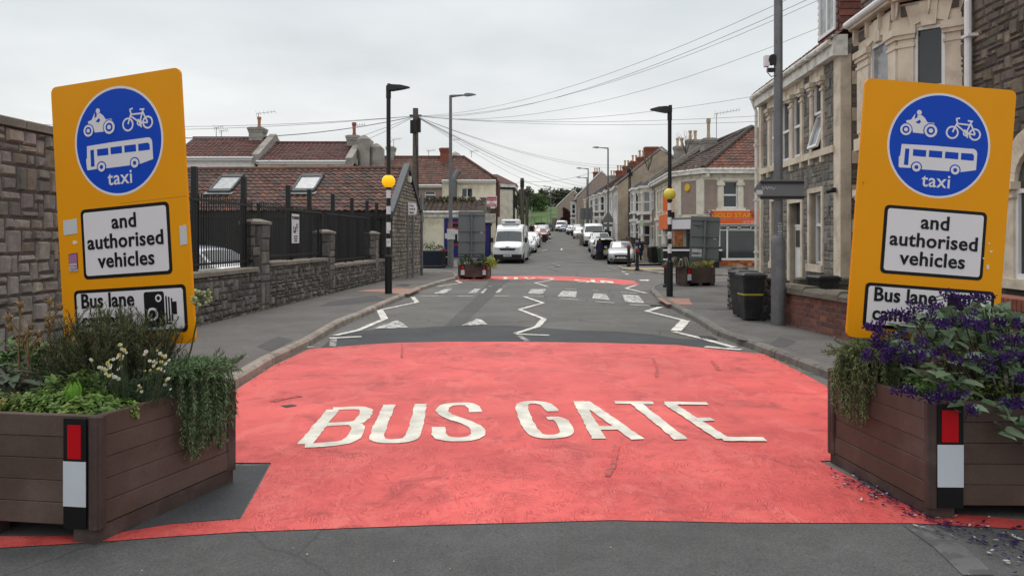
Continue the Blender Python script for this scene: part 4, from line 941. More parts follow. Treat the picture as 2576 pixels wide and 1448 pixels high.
for a in (1.7, 3.4, 4.5): window(o, a, a + .6, z1_ - 1.9, z1_ - .6, -1.62, .06, None, None, 'black', 'glass')
mb = MB()
tile_roof(mb, (-3, -.3, 5.95), (1, 0, 0), (0, 3.5, 2.4), (0, -2.4, 3.5), 17, 4.6, tw=.5, tl=.4, wave=.05, seg=3, cols=RT); mb.col = RT[0]; mb.loft([[(-.15, .1, z1_ + .35), (.92, -1.8, z1_ + .35), (5.6, -1.8, z1_ + .35), (6.65, .1, z1_ + .35)], [(1.6, .8, z1_ + 1.3), (2.2, .1, z1_ + 1.35), (4.3, .1, z1_ + 1.35), (4.9, .8, z1_ + 1.3)]]); mb.build("roof", M['tile'], t)
mb = MB(); mb.loft([[(x, -.05, 5.85), (x, 7, 5.85), (x, 3.45, 8.3)] for x in (-2.98, 13.9)]); mb.build("gable", M['cream2'], t)
mb = MB(); mb.loft([[(x, -.35, 5.78), (x, -.35, 5.98), (x, 3.45, 8.55), (x, 7.3, 5.98), (x, 7.3, 5.78), (x, 3.45, 8.3)] for x in (-3.06, -2.96)]); mb.build("barge_board", M['offwhite'], t)
mb = MB(); mb.box(-3, 14, -.05, 0, 2.9, 3.1); mb.build("string_course", M['offwhite'], t)
for a in (-1.5, 8, 10.5, 12.3): window(t, a, a + 1.0, .9, 2.4, -.03, .07, .5)
for a in (8.2, 11): window(t, a, a + 1.0, 3.8, 5.2, -.03, .07, .5)
for k, (yb, lb, wm, dx) in enumerate(((90, "brown fronted terrace house past the cream bay, beside the second telegraph pole", 'pebble', 0), (104, "pale fronted terrace house before the grassy bank", 'whitewall', .5), (118, "grey rendered terrace house, last before the grassy bank", 'render_grey', 1.2))):
 t = empty("terraced_house", (SX(-5.9 - dx, yb), yb, gz(yb)), lb, "house", LROT)
 mb = MB(); mb.box(0, 13.6, 0, 7, -.6, 5.2); mb.build("wall", M[wm], t)
 mb = MB(); tile_roof(mb, (0, -.3, 5.1), (1, 0, 0), (0, 3.5, 2.0), (0, -2, 3.5), 13.6, 4.4, tw=.6, tl=.5, wave=.05, seg=2, cols=BRT); mb.build("roof", M['tile'], t)
 for a in (1, 4, 8, 11): window(t, a, a + 1.1, 3.1, 4.5, -.03, .08, .5); window(t, a, a + 1.1, .8, 2.2, -.03, .08, .5)
# ================================================================ right side: stone terrace
DARKST = ((.15, .125, .105), (.12, .105, .092), (.18, .15, .125), (.105, .095, .088), (.165, .125, .105))
GREYST = ((.20, .19, .165), (.17, .165, .15), (.23, .21, .175), (.145, .14, .13), (.21, .18, .15))
BROWNST = ((.15, .12, .095), (.125, .105, .085), (.175, .14, .11), (.11, .092, .078), (.19, .15, .11))
YF1, YN1, T1 = 26.06, 18.64, 7.05
t = empty("stone_terraced_house", LP(T1, YF1), "grey stone house with cream window pilasters and tile hung dormer behind the grey column", "house", RROT)
house1 = t
Wd = 7.42; EV = 6.5
up = [(1.2, 2.15, 4.1, 5.95), (2.4, 3.3, 4.1, 5.95), (3.55, 4.3, 4.1, 5.95), (5.3, 6.03, 4.1, 5.95)]
gr = [(1.3, 2.4, .95, 2.9), (3.2, 4.3, .12, 2.75), (5.05, 6.0, 1.0, 2.95)]
ops = up + gr
mb = MB(); wall_face(mb, 0, Wd, -.1, EV, ops, .0, .26); mb.face([(0, 0, -.1), (0, 8, -.1), (0, 8, EV), (0, 0, EV)]); mb.face([(Wd, 0, -.1), (Wd, 8, -.1), (Wd, 8, EV), (Wd, 0, EV)]); mb.face([(0, 8, -.1), (Wd, 8, -.1), (Wd, 8, EV), (0, 8, EV)])
mb.face([(0, .27, 2.9), (Wd, .27, 2.9), (Wd, .27, 4.1), (0, .27, 4.1)])
mb.build("wall", M['mortar_pale'], t, norm=False)
# dressed openings keep the rubble away from their surrounds
keep = [(.92, 4.52, 3.92, 6.32), (5.1, 6.2, 3.92, 6.32), (1.15, 2.55, .75, 3.05), (3.0, 4.5, -.1, 2.95), (4.9, 6.15, .8, 3.1), (-.1, .3, -1, 8), (6.98, 8, -1, 8)]
mb = MB(); stones(mb, .3, 6.98, 0, EV, keep, (.11, .21), (.17, .42), .022, GREYST, .25, .008)
mb.build("stone_face", M['stone'], t)
mb = MB()
def pil(x, w, z0, z1, pr=.055, cap=True):
 mb.box(x, x + w, -pr, .02, z0, z1)
 if cap:
  mb.box(x - .03, x + w + .03, -pr - .035, .02, z1 - .36, z1 - .30); mb.box(x - .05, x + w + .05, -pr - .06, .02, z1 - .20, z1 - .12); mb.box(x - .09, x + w + .09, -pr - .10, .02, z1 - .12, z1)
# upper triple light: four pilasters, lintel, keystones, sill course
for x, w_ in ((.95, .25), (2.15, .25), (3.3, .25), (4.3, .2)): pil(x, w_, 4.06, 5.97)
for x, w_ in ((5.12, .18), (6.03, .16)): pil(x, w_, 4.06, 5.97)
mb.box(.9, 4.62, -.05, .02, 5.97, 6.34); mb.box(5.1, 6.22, -.05, .02, 5.97, 6.34)
for x in (1.68, 2.85, 3.93, 5.67): mb.box(x - .12, x + .12, -.075, .0, 5.93, 6.34)
mb.box(.2, Wd - .4, -.11, .02, 3.88, 4.06)
for x in (1.0, 2.2, 3.4, 4.4, 5.15, 6.05): mb.box(x, x + .12, -.10, .02, 3.72, 3.88)
# ground floor surrounds
def surround(a, b, c, d, w_, sill=True, pr=.045):
 mb.box(a - w_, a, -pr, .26, c, d); mb.box(b, b + w_, -pr, .02, c, d); mb.box(a - w_, b + w_, -pr - .004, .02, d, d + w_)
 if sill: mb.box(a - w_ - .02, b + w_ + .02, -pr - .05, .24, c - .2, c)
surround(1.3, 2.4, .95, 2.9, .13); surround(5.05, 6.0, 1.0, 2.95, .13); surround(3.2, 4.3, .12, 2.75, .15, False)
mb.build("dressing", M['bath'], t)
mb = MB(); mb.box(-.03, .3, -.09, .02, -.1, EV - .3); mb.box(Wd - .44, Wd + .03, -.06, .02, -.1, EV - .25); mb.box(Wd + .0, Wd + .03, .02, .2, -.1, EV - .25)
# quoins on the return wall
for z in (.15, 1.0, 1.85, 2.7, 3.55, 4.6, 5.5): mb.box(Wd + .0, Wd + .035, .22, .42, z, z + .32)
mb.build("pilaster_trim", M['bath'], t)
mb = MB(); mb.M = Matrix.Translation((Wd, 0, 0)) @ Matrix.Rotation(R(90), 4, 'Z'); stones(mb, .2, 1.4, 0, EV, (), (.1, .2), (.2, .5), .018, DARKST, .25); mb.build("return_stone_face", M['stone'], t)
for k, o_ in enumerate(up):
 if k < 3: window(t, o_[0], o_[1], o_[2], o_[3], .07, .055, .48)
a, b, c, d = up[3]; mid = c + (d - c) * .52
window(t, a, b, mid, d, .07, .055)
# lower light hinged open at the foot
M4 = Matrix.Translation((0, .14, mid)) @ Matrix.Rotation(R(-17), 4, 'X') @ Matrix.Translation((0, -.14, -mid))
window(t, a + .01, b - .01, c + .0, mid - .02, .14, .06, M4=M4, glass='glass_net', name="open_window")
mb = MB(); mb.face([(a, .22, c), (b, .22, c), (b, .22, mid), (a, .22, mid)]); mb.build("opening", M['dark'], t)
window(t, 1.3, 2.4, .95, 2.9, .2, .06, .55); window(t, 5.05, 6.0, 1.0, 2.95, .2, .06, .55, glass='glass_net')
mb = MB(); mb.box(3.2, 4.3, .16, .22, .12, 2.05)
for x0, x1 in ((3.3, 3.7), (3.8, 4.2)):
 for z0_, z1_ in ((.25, .9), (1.0, 1.35)): mb.box(x0, x1, .145, .16, z0_, z1_)
mb.box(3.2, 4.3, .14, .22, 2.05, 2.12)
door = mb.build("door", M['white'], t)
mb = MB(); mb.face([(3.3, .14, 1.45), (3.7, .14, 1.45), (3.7, .14, 1.95), (3.3, .14, 1.95)]); mb.face([(3.8, .14, 1.45), (4.2, .14, 1.45), (4.2, .14, 1.95), (3.8, .14, 1.95)]); mb.face([(3.25, .18, 2.15), (4.25, .18, 2.15), (4.25, .18, 2.72), (3.25, .18, 2.72)]); mb.build("pane", M['glass'], door)
mb = MB(); mb.box(4.12, 4.2, .10, .16, .95, 1.15); mb.build("handle", M['black'], door)
mb = MB(); mb.box(Wd - .3, Wd - .18, -.17, -.09, 2.85, 2.97); mb.tube([(Wd - .24, -.17, 2.9), (Wd - .24, -.3, 2.86)], .045, 8); mb.build("camera", M['black'], t)
mb = MB(); mb.box(6.45, 6.6, -.05, 0, 2.35, 2.55); mb.box(6.5, 6.65, -.05, 0, 5.6, 5.82); mb.build("vent", M['grey_metal'], t)
mb = MB(); mb.box(-.1, Wd + .06, -.24, -.02, EV - .27, EV - .02); mb.box(-.1, Wd + .06, -.24, -.2, EV - .02, EV + .1); mb.box(Wd + .0, Wd + .08, -.26, .1, EV - .3, EV + .22); mb.build("fascia", M['offwhite'], t)
mb = MB(); mb.tube([(-.12, -.31, EV + .06), (Wd + .02, -.31, EV + .06)], .075, 10)
for k in range(8): mb.box(.1 + k * .95, .16 + k * .95, -.4, -.24, EV - .03, EV + .05)
mb.tube([(-.06, -.31, EV), (-.06, -.22, EV - .25), (-.06, -.16, EV - .4), (-.06, -.16, .1)], .055, 8)
for z in (1.2, 3.0, 4.9): mb.box(-.13, .01, -.23, -.09, z, z + .06)
mb.build("gutter", M['offwhite'], t)
rise = math.tan(R(37)); sl = math.hypot(4, 4 * rise)
mb = MB(); tile_roof(mb, (-.1, -.3, EV + .1), (1, 0, 0), (0, 1, rise), (0, -rise, 1), Wd + .2, sl, tw=.3, tl=.33, wave=.05, seg=5, cols=((.14, .06, .045), (.11, .055, .042), (.16, .068, .05), (.09, .05, .04)))
mb.box(-.2, Wd + .2, 3.6, 8, EV + 2.6, EV + 2.7); mb.build("roof", M['tile'], t)
mb = MB(); mb.face([(Wd, 0, EV), (Wd, 8, EV), (Wd, 4, EV + 3)]); mb.face([(0, 0, EV), (0, 8, EV), (0, 4, EV + 3)]); mb.build("gable", M['render_grey'], t, norm=False)
# tile-hung dormer
dx0, dx1, dy = 3.9, 5.5, .62
mb = MB(); mb.box(dx0 + .02, dx1 - .02, dy + .02, 3.6, EV + .3, EV + 3.2)
def hung(x0, x1, z0, z1, Mx):
 mb.M = Mx; z = z0; r_ = 0
 while z < z1:
  x = x0 - (.14 if r_ % 2 else 0)
  while x < x1:
   a_, b_ = max(x, x0), min(x + .26, x1); g = U(.75, 1.25); mb.col = (.17 * g, .062 * g, .045 * g)
   if b_ - a_ > .02: mb.mesh([(a_, -.035, z), (b_ - .005, -.035, z), (b_ - .005, -.005, z + .24), (a_, -.005, z + .24), (a_, 0, z), (b_ - .005, 0, z)], [(0, 1, 2, 3), (4, 5, 1, 0)])
   x += .265
  z += .19; r_ += 1
 mb.M = None
hung(0, dx1 - dx0, EV + .35, EV + .95, Matrix.Translation((dx0, dy, 0)))
hung(0, .18, EV + .95, EV + 3.2, Matrix.Translation((dx0, dy, 0))); hung(1.42, 1.6, EV + .95, EV + 3.2, Matrix.Translation((dx0, dy, 0)))
hung(0, 3.0, EV + .3, EV + 3.2, Matrix.Translation((dx1, dy, 0)) @ Matrix.Rotation(R(90), 4, 'Z'))
do = mb.build("dormer", M['tile'], t)
window(do, dx0 + .16, dx1 - .16, EV + .93, EV + 2.9, dy - .02, .08, None, (.5,), 'white', 'glass_pale')

# ---------------------------------------------------------------- bay house
T2, YB2 = 7.5, 18.6
t = empty("bay_fronted_house", LP(T2, YB2), "dark stone house with a two storey cream bay window, behind the roadside amber sign", "house", RROT)
mb = MB(); mb.face([(0, 0, -.1), (9.4, 0, -.1), (9.4, 0, 8), (0, 0, 8)]); mb.build("wall", M['mortar'], t, norm=False)
win_g = (6.35, 7.35, 1.05, 2.55)
mb = MB(); stones(mb, 0, 9.4, 0, 8, [(1.35, 4.6, 0, 7), (5.9, 7.9, .0, 3.35)], (.08, .15), (.14, .5), .03, BROWNST, .32, .006, jit=.014); mb.build("stone_face", M['stone'], t)
# bay: three faces
bp = [(1.3, 0.02), (2.0, -.85), (3.9, -.85), (4.62, 0.02)]
def face_frame(p, q):
 d = Vector((q[0] - p[0], q[1] - p[1], 0)); a = math.atan2(d.y, d.x)
 return Matrix.Translation((p[0], p[1], 0)) @ Matrix.Rotation(a, 4, 'Z'), d.length
BZ = 6.25
bw = MB(); bd = MB(); wins = []
for i, (p, q) in enumerate(zip(bp, bp[1:])):
 Mx, ln = face_frame(p, q); bw.M = Mx; bd.M = Mx
 if i == 1: op = (.62, 1.55)
 else: op = (.30, ln - .30)
 o3 = [(op[0], op[1], 4.0, 5.75), (op[0], op[1], .95, 2.75)]
 wall_face(bw, 0, ln, -.1, BZ, o3, 0, .2)
 for z0_, z1_ in ((4.0, 5.75), (.95, 2.75)):
  wins.append((Mx, op[0], op[1], z0_, z1_))
  for a_, b_ in ((.0, op[0]), (op[1], ln)):
   bd.box(a_ + .02, b_ - .0, -.04, .0, z0_, z1_ + .02)
   bd.box(a_ - .02, b_ + .02, -.06, .0, z1_ - .36, z1_ - .3); bd.box(a_ - .03, b_ + .03, -.08, 0, z1_ - .2, z1_ - .12); bd.box(a_ - .05, b_ + .05, -.115, 0, z1_ - .12, z1_ + .02)
  bd.box(op[0] - .02, op[1] + .02, -.08, .05, z0_ - .12, z0_)
  # splayed lintel with a keystone
  m_ = (op[0] + op[1]) / 2; bd.prism([(op[0] - .05, z1_ + .02), (m_ - .13, z1_ + .1), (m_ - .17, z1_ + .44), (op[0] - .15, z1_ + .44)], -.045, 0); bd.prism([(op[1] + .05, z1_ + .02), (m_ + .13, z1_ + .1), (m_ + .17, z1_ + .44), (op[1] + .15, z1_ + .44)], -.045, 0)
  bd.prism([(m_ - .125, z1_ + .0), (m_ + .125, z1_ + .0), (m_ + .165, z1_ + .46), (m_ - .165, z1_ + .46)], -.07, 0)
 bd.box(-.02, ln + .02, -.1, 0, 3.62, 3.88)
bay = bw.build("bay", M['bath'], t, norm=False)
bd.build("dressing", M['bath'], bay)
for k, (Mx, a, b, c, d) in enumerate(wins): window(bay, a, b, c, d, .06, .06, .33 if k != 2 else None, None, 'white', 'glass_net' if k == 2 else 'glass', Mx)
# dark stone panels under the gutter, brackets, gutter, roof
mb = MB(); br = MB(); gut = []
off_ = [(1.1, .1), (1.9, -1.08), (4.02, -1.08), (4.86, .05)]
for i, (p, q) in enumerate(zip(bp, bp[1:])):
 Mx, ln = face_frame(p, q); mb.M = Mx; br.M = Mx
 n = 3 if i == 1 else 2
 for k in range(n): mb.box(ln * (k + .12) / n, ln * (k + .88) / n, -.03, 0, 6.0, 6.2)
 for k in range(n + 1): br.prism([(ln * k / n - .04 * 0 - .0, 5.95), (ln * k / n + .03, 6.05), (ln * k / n + .05, 6.29), (ln * k / n - .0, 6.28)], -.12, 0)
 br.box(-.05, ln + .05, -.2, 0, 6.29, 6.36)
mb.c = [(.10, .08, .065)] * len(mb.f); mb.build("panel", M['stone'], bay); br.build("bracket", M['bath'], bay)
mb = MB(); mb.tube([(x, y, 6.42) for x, y in off_], .075, 10); mb.tube([(4.86, .05, 6.40), (4.95, -.0, 6.3), (5.0, -.04, 6.12), (5.05, -.12, 5.95), (5.05, -.12, .1)], .062, 10)
for z in (1.4, 3.3, 5.3): mb.box(4.97, 5.2, -.2, .0, z, z + .05)
mb.build("gutter", M['white'], t)
mb = MB(); top = [(1.7, .3, 7.6), (2.4, .3, 7.75), (3.5, .3, 7.75), (4.2, .3, 7.6)]
for i in range(3):
 a, b = off_[i], off_[i + 1]; n = 8
 for k in range(n):
  l0, l1 = k / n, (k + 1) / n; A0 = Vector((*a, 6.44)).lerp(Vector(top[i]), l0); B0 = Vector((*b, 6.44)).lerp(Vector(top[i + 1]), l0); A1 = Vector((*a, 6.44)).lerp(Vector(top[i]), l1); B1 = Vector((*b, 6.44)).lerp(Vector(top[i + 1]), l1)
  mm = 9
  for j in range(mm):
   g = U(.75, 1.2); mb.col = (g, g, g); h = Vector((0, 0, .02)); mb.mesh([A0.lerp(B0, j / mm) + h, A0.lerp(B0, (j + .97) / mm) + h, A1.lerp(B1, (j + .97) / mm), A1.lerp(B1, j / mm), A0.lerp(B0, j / mm) - h, A0.lerp(B0, (j + .97) / mm) - h], [(0, 1, 2, 3), (4, 5, 1, 0)])
for k in range(12):
 for j in range(32):
  g = U(.75, 1.2); mb.col = (g, g, g); x = -.2 + j * .3; y0_, z0_ = -.2 + k * .3, 7.05 + k * .21; mb.mesh([(x, y0_, z0_ + .02), (x + .295, y0_, z0_ + .02), (x + .295, y0_ + .3, z0_ + .21), (x, y0_ + .3, z0_ + .21), (x, y0_, z0_ - .01), (x + .295, y0_, z0_ - .01)], [(0, 1, 2, 3), (4, 5, 1, 0)])
mb.build("roof", M['slate'], t)
# arched ground floor window beside the bay
mb = MB()
def surround2(a, b, c, d, w_):
 mb.box(a - w_, a, -.09, .0, c, d); mb.box(b, b + w_, -.09, .0, c, d); mb.box(a - w_ - .08, b + w_ + .08, -.16, 0, c - .16, c)
 for x in (a - w_, b): mb.box(x - .05, x + w_ + .05, -.14, 0, d - .26, d - .2); mb.box(x - .08, x + w_ + .08, -.18, 0, d - .12, d)
surround2(6.35, 7.35, 1.05, 2.62, .34)
n = 12
for k in range(n):
 a0, a1 = math.pi * k / n, math.pi * (k + .96) / n; ro, ri = .86, .5
 q = [(6.85 + r_ * math.cos(a_), 2.62 + r_ * math.sin(a_)) for r_, a_ in ((ri, a0), (ro, a0), (ro, a1), (ri, a1))]; mb.prism(q, -.08, 0)
mb.build("window_surround", M['bath'], t)
window(t, 6.35, 7.35, 1.05, 2.5, -.005, .07, None, None)
mb = MB(); mb.prism([(6.85 + .5 * math.cos(math.pi * k / 12), 2.5 + .56 * math.sin(math.pi * k / 12)) for k in range(13)], -.02, -.004); mb.build("fanlight", M['glass'], t)

# ---------------------------------------------------------------- front garden walls and bins
def brickwall(mb, x0, x1, z0, z1, bl=.225, bh=.075, cols=((.20, .075, .055), (.17, .065, .05), (.23, .095, .065), (.14, .065, .055)), y=0.0):
 z = z0; r_ = 0
 while z < z1 - .01:
  x = x0 - (bl / 2 if r_ % 2 else 0); zt = min(z + bh - .01, z1)
  while x < x1:
   a, b = max(x, x0), min(x + bl - .01, x1)
   if b - a > .01:
    g = U(.7, 1.25); c = rnd.choice(cols); mb.col = (c[0] * g, c[1] * g, c[2] * g); d = U(.004, .011)
    mb.mesh([(a, y, z), (b, y, z), (b, y, zt), (a, y, zt), (a + .004, y - d, z + .004), (b - .004, y - d, z + .004), (b - .004, y - d, zt - .004), (a + .004, y - d, zt - .004)], [(4, 5, 6, 7), (0, 1, 5, 4), (1, 2, 6, 5), (2, 3, 7, 6), (3, 0, 4, 7)])
   x += bl
  z += bh; r_ += 1
pA, pB = G(1968, 813, .1), G(2130, 855, .1); dv = (pB - pA); ang = math.atan2(dv.y, dv.x); ln = dv.length * 1.35
t = empty("garden_wall", pA, "low red brick garden wall with a rough stone coping beside the grey column", "wall", ang)
mb = MB(); mb.box(-.05, ln, .0, .22, -.1, .60); mb.build("core", M['mortar_pale'], t)
mb = MB(); brickwall(mb, -.05, ln, -.05, .60, .235, .088); mb.build("brick_face", M['brick'], t)
mb = MB(); x = -.1
while x < ln:
 xe = x + U(.35, .75); g = U(.45, .8); mb.col = (g, g * .98, g * .9); h = U(.12, .16)
 mb.loft([[(a_, -.07 - U(0, .03), .60), (a_, -.075, .60 + h * .6), (a_, -.02, .60 + h), (a_, .22, .60 + h), (a_, .29, .60 + h * .6), (a_, .28, .60)] for a_ in (x, xe - .01)]); x = xe
mb.build("coping", M['coping'], t)
t = empty("garden_wall", LP(4.75, 9.4, .1), "taller red brick front wall with a brick on edge coping below the arched window", "wall", RROT)
mb = MB(); mb.box(-.3, 4, 0, .22, -.1, .86); mb.build("core", M['mortar_pale'], t)
mb = MB(); brickwall(mb, -.3, 4, -.1, .86, cols=((.13, .055, .045), (.10, .05, .042), (.15, .062, .048))); mb.build("brick_face", M['brick'], t)
mb = MB()
for k in range(60): g = U(.75, 1.2); mb.col = (.21 * g, .075 * g, .05 * g); mb.bbox(-.3 + k * .075, -.3 + k * .075 + .066, -.03, .25, .86, .98, .006)
mb.build("coping", M['brick'], t)
pA, pB = Vector((4.92, 17.35, .1)), Vector((5.10, 14.75, .1)); dv = pB - pA; ang = math.atan2(dv.y, dv.x); ln = dv.length
t = empty("garden_wall", pA, "crumbling dark rubble stone wall with a rounded end behind the wheelie bins", "wall", ang)
mb = MB(); mb.box(.05, ln, .05, .33, -.1, .78); mb.build("core", M['mortar'], t)
mb = MB(); stones(mb, 0, ln, -.1, .80, (), (.09, .19), (.1, .3), .05, DARKST, .3, .008, .05, .02); mb.M = Matrix.Translation((0.05, .40, 0)) @ Matrix.Rotation(R(-90), 4, 'Z'); stones(mb, 0, .4, -.1, .92, (), (.09, .19), (.1, .3), .06, DARKST, .3, .008, 0, .02); mb.M = None
for k in range(26):
 x = U(-.02, ln); z = .80 + (.12 if x < .45 else 0); g = U(.7, 1.2); c = rnd.choice(DARKST); mb.col = (c[0] * g, c[1] * g, c[2] * g); s_ = U(.07, .13)
 mb.ball((x, U(.05, .3), z), s_, 7, 5, (1.2, 1, U(.5, .9)))
mb.build("stone_face", M['stone'], t)
t = empty("garden_wall", LP(5.2, 16.2, .1), "dark capped stone dividing wall in the front garden by the white door", "wall", YAW)
mb = MB(); stones(mb, 0, 1.6, -.1, .62, (), (.09, .16), (.15, .35), .03, DARKST, .3); mb.box(0, 1.6, .0, .25, -.1, .62); mb.build("stone_face", M['stone'], t)
mb = MB(); mb.c = []; mb.col = (.35, .34, .3); mb.bbox(-.05, 1.65, -.06, .32, .62, .76, .03); mb.build("coping", M['coping'], t)

def wheelie_bin(loc, rot, label, m='binblack', s=1.0, band=None, group=None):
 t = empty("wheelie_bin", loc, label, "wheelie bin", rot, group)
 def rr(w, d, y, z, b=.03): return [(-w + b, y - d, z), (w - b, y - d, z), (w, y - d + b, z), (w, y + d - b, z), (w - b, y + d, z), (-w + b, y + d, z), (-w, y + d - b, z), (-w, y - d + b, z)]
 mb = MB(); mb.loft([[tuple(c * s for c in p) for p in r_] for r_ in (rr(.20, .22, 0, .03), rr(.215, .24, 0, .2), rr(.255, .30, -.0, .90), rr(.255, .30, 0, .94), rr(.285, .33, 0, .945), rr(.285, .33, 0, .985))]); mb.build("body", M[m], t)
 mb = MB(); mb.loft([[tuple(c * s for c in p) for p in r_] for r_ in (rr(.29, .335, 0, .988), rr(.29, .335, 0, 1.01), rr(.25, .28, 0, 1.05), rr(.12, .14, .02, 1.065))]); mb.box(-.2 * s, .2 * s, .33 * s, .39 * s, .97 * s, 1.01 * s); mb.build("lid", M[m], t)
 mb = MB(); mb.tube([(-.2 * s, .36 * s, .93 * s), (.2 * s, .36 * s, .93 * s)], .018 * s, 8); mb.build("handle", M[m], t)
 for x in (-.24, .21): mb = MB(); mb.disc((x * s, .27 * s, .10 * s), .10 * s, 'x', .04 * s, 16); o = mb.build("wheel", M['tyre'], t); mb = MB(); mb.disc(((x - .003 if x < 0 else x + .041) * s, .27 * s, .10 * s), .05 * s, 'x', .003 * s, 12); mb.build("hub", M['binblack'], o)
 if band: mb = MB(); mb.loft([[tuple(c * s for c in p) for p in rr(.238, .272, 0, .56)], [tuple(c * s for c in p) for p in rr(.243, .279, 0, .60)]], False, False); mb.build("band", mat("yellow tape", (.42, .36, .04), .6), t)
 return t
wheelie_bin(Vector((4.70, 14.9, .1)), R(-88), "black wheelie bin with a yellow band in front of the rubble wall", band=1, s=.88).scale = (1, .82, 1)
wheelie_bin(Vector((4.78, 15.6, .1)), R(-85), "plain black wheelie bin tucked behind the yellow banded one", s=.9).scale = (1, .82, 1)
wheelie_bin(LP(5.5, 15.6, .1), R(-80), "black wheelie bin with a low lid behind the red brick garden wall", s=.80)

# ================================================================ corner takeaway across the side street
YG = 44.5; gx0 = X_at(1769, YG); 
t = empty("corner_takeaway", (gx0, YG, .0), "corner takeaway in pebbledash and cream with an orange tiled shopfront and hipped red tile roof", "shop")
ZG = lambda v: Z_at(v, YG); XG = lambda u: X_at(u, YG) - gx0
# footprint corners: chamfer from street face to front face
cxy = (X_at(1694, 47.0) - gx0, 47.0 - YG); sxy = (SX(cxy[0] + gx0 - SK * 47, 55.5) - gx0, 55.5 - YG)
Wf = 8.0; EVG = ZG(432)
M['orange'] = mat("orange sign", (.80, .13, .012), .45, var=.05)
M['otile'] = mat("orange glazed wall tile", (1, 1, 1), .35, var=.12, vs=3)
opw = (XG(1818), XG(1855), ZG(523), ZG(455)); shopw = (.9, Wf - .6, ZG(653), ZG(566))
FM = Matrix.Identity(4); CM, cl = face_frame(cxy, (0, 0)); SM, sl_ = face_frame(sxy, cxy)
mb = MB(); mb.M = FM; wall_face(mb, 0, Wf, -.1, EVG, [opw, shopw], 0, .16)
mb.M = CM; wall_face(mb, 0, cl, -.1, EVG, [(.9, cl - .9, .1, ZG(575))], 0, .3)
so_ = [(1.2 + k * 1.5, 1.8 + k * 1.5, 3.6, 5.0) for k in range(4)] + [(.8, 3.0, .3, 2.6), (4.6, 7.6, .4, 2.6)]
mb.M = SM; wall_face(mb, 0, sl_, -.1, EVG, so_, 0, .16); mb.M = None
mb.face([(Wf, 0, 0), (Wf, 9, 0), (Wf, 9, EVG), (Wf, 0, EVG)])
mb.build("wall", M['cream2'], t, norm=False)
pan = MB(); dr = MB()
for (Mx, spans) in ((FM, [(.05, opw[0] - .36), (opw[1] + .36, 5.0), (5.4, 7.8)]), (CM, [(.8, cl - .6)])):
 for a, b in spans: pan = MB(); pan.M = Mx; pan.box(a, b, -.02, 0, ZG(537), ZG(452)); pan.build("pebbledash_panel", M['pebble'], t)
dr.M = FM
for x in (opw[0] - .3, opw[1]): dr.box(x, x + .3, -.08, .0, opw[2], opw[3]); dr.box(x - .08, x + .38, -.14, 0, opw[3] - .28, opw[3] - .1)
dr.box(opw[0] - .42, opw[1] + .42, -.14, 0, opw[2] - .17, opw[2]); dr.box(opw[0] - .2, opw[1] + .2, -.05, 0, opw[3], opw[3] + .2)
for k in range(9): dr.box(.5 + k * .8, 1.1 + k * .8, -.05, 0, ZG(446), ZG(438))
dr.M = CM
for x, x1 in ((.5, .78), (cl - .58, cl)): dr.box(x, x1, -.06, 0, ZG(540), ZG(448))
for k in range(4): dr.box(.3 + k * .8, .9 + k * .8, -.05, 0, ZG(446), ZG(438))
dr.M = SM
for k in range(16): dr.box(.1 + k * .5, .4 + k * .5, -.07, 0, EVG - .42, EVG - .2)
for a, b, c, d in so_[:4]:
 dr.box(a - .14, a, -.07, 0, c, d); dr.box(b, b + .14, -.07, 0, c, d); dr.box(a - .2, b + .2, -.08, 0, d, d + .14); dr.box(a - .18, b + .18, -.1, 0, c - .12, c)
dr.box(0, sl_, -.12, 0, 3.0, 3.2)
dr.build("dressing", M['cream2'], t)
window(t, *opw, .13, .07, .48)
for a, b, c, d in so_[:4]: window(t, a, b, c, d, .12, .06, .5, M4=SM)
for a, b, c, d in so_[4:]: window(t, a, b, c, d, .12, .08, .7, (.33, .66), M4=SM)
# shopfront: stall riser tiles, grey frames, transom lights
mb = MB()
def tiles(x0, x1, z0, z1, n, m_, y=-.04):
 for i in range(n):
  for j in range(m_):
   g = U(.65, 1.2); c = rnd.choice(((.42, .13, .035), (.36, .11, .035), (.48, .19, .06), (.30, .085, .03))); mb.col = (c[0] * g, c[1] * g, c[2] * g)
   mb.box(x0 + (x1 - x0) * i / n + .006, x0 + (x1 - x0) * (i + 1) / n - .006, y, 0, z0 + (z1 - z0) * j / m_ + .006, z0 + (z1 - z0) * (j + 1) / m_ - .006)
tiles(0.0, Wf, -.05, ZG(654), 34, 3); tiles(.0, .9, ZG(654), ZG(572), 2, 9); tiles(Wf - .6, Wf, ZG(654), ZG(566), 2, 10)
mb.M = CM; tiles(.1, .9, -.05, ZG(575), 3, 12); tiles(cl - .9, cl, -.05, ZG(575), 3, 12); mb.M = SM; tiles(sl_ - .7, sl_, -.05, 2.6, 3, 12); mb.M = None
mb.build("glazed_tile_face", M['otile'], t)
a, b, c, d = shopw; mb = MB()
for z0_, z1_ in ((c, c + .09), (d - .08, d), (ZG(580), ZG(577.5))): mb.box(a, b, .0, .1, z0_, z1_)
for x in (a, XG(1827), XG(1903) - .05, b - .09): mb.box(x, x + .09, .005, .1, c + .09, d - .08)
for x0_, x1_ in ((XG(1830), XG(1857)), (XG(1859), XG(1889))):
 for q in ((x0_, x1_, ZG(576.5), ZG(575)), (x0_, x1_, ZG(569), ZG(567.5)), (x0_, x0_ + .06, ZG(576.5), ZG(567.5)), (x1_ - .06, x1_, ZG(576.5), ZG(567.5))): mb.box(q[0], q[1], -.05, .02, q[2], q[3])
o = mb.build("window", M['white'], t); mb = MB(); mb.face([(a, .1, c), (b, .1, c), (b, .1, d), (a, .1, d)]); mb.build("pane", M['glass'], o)
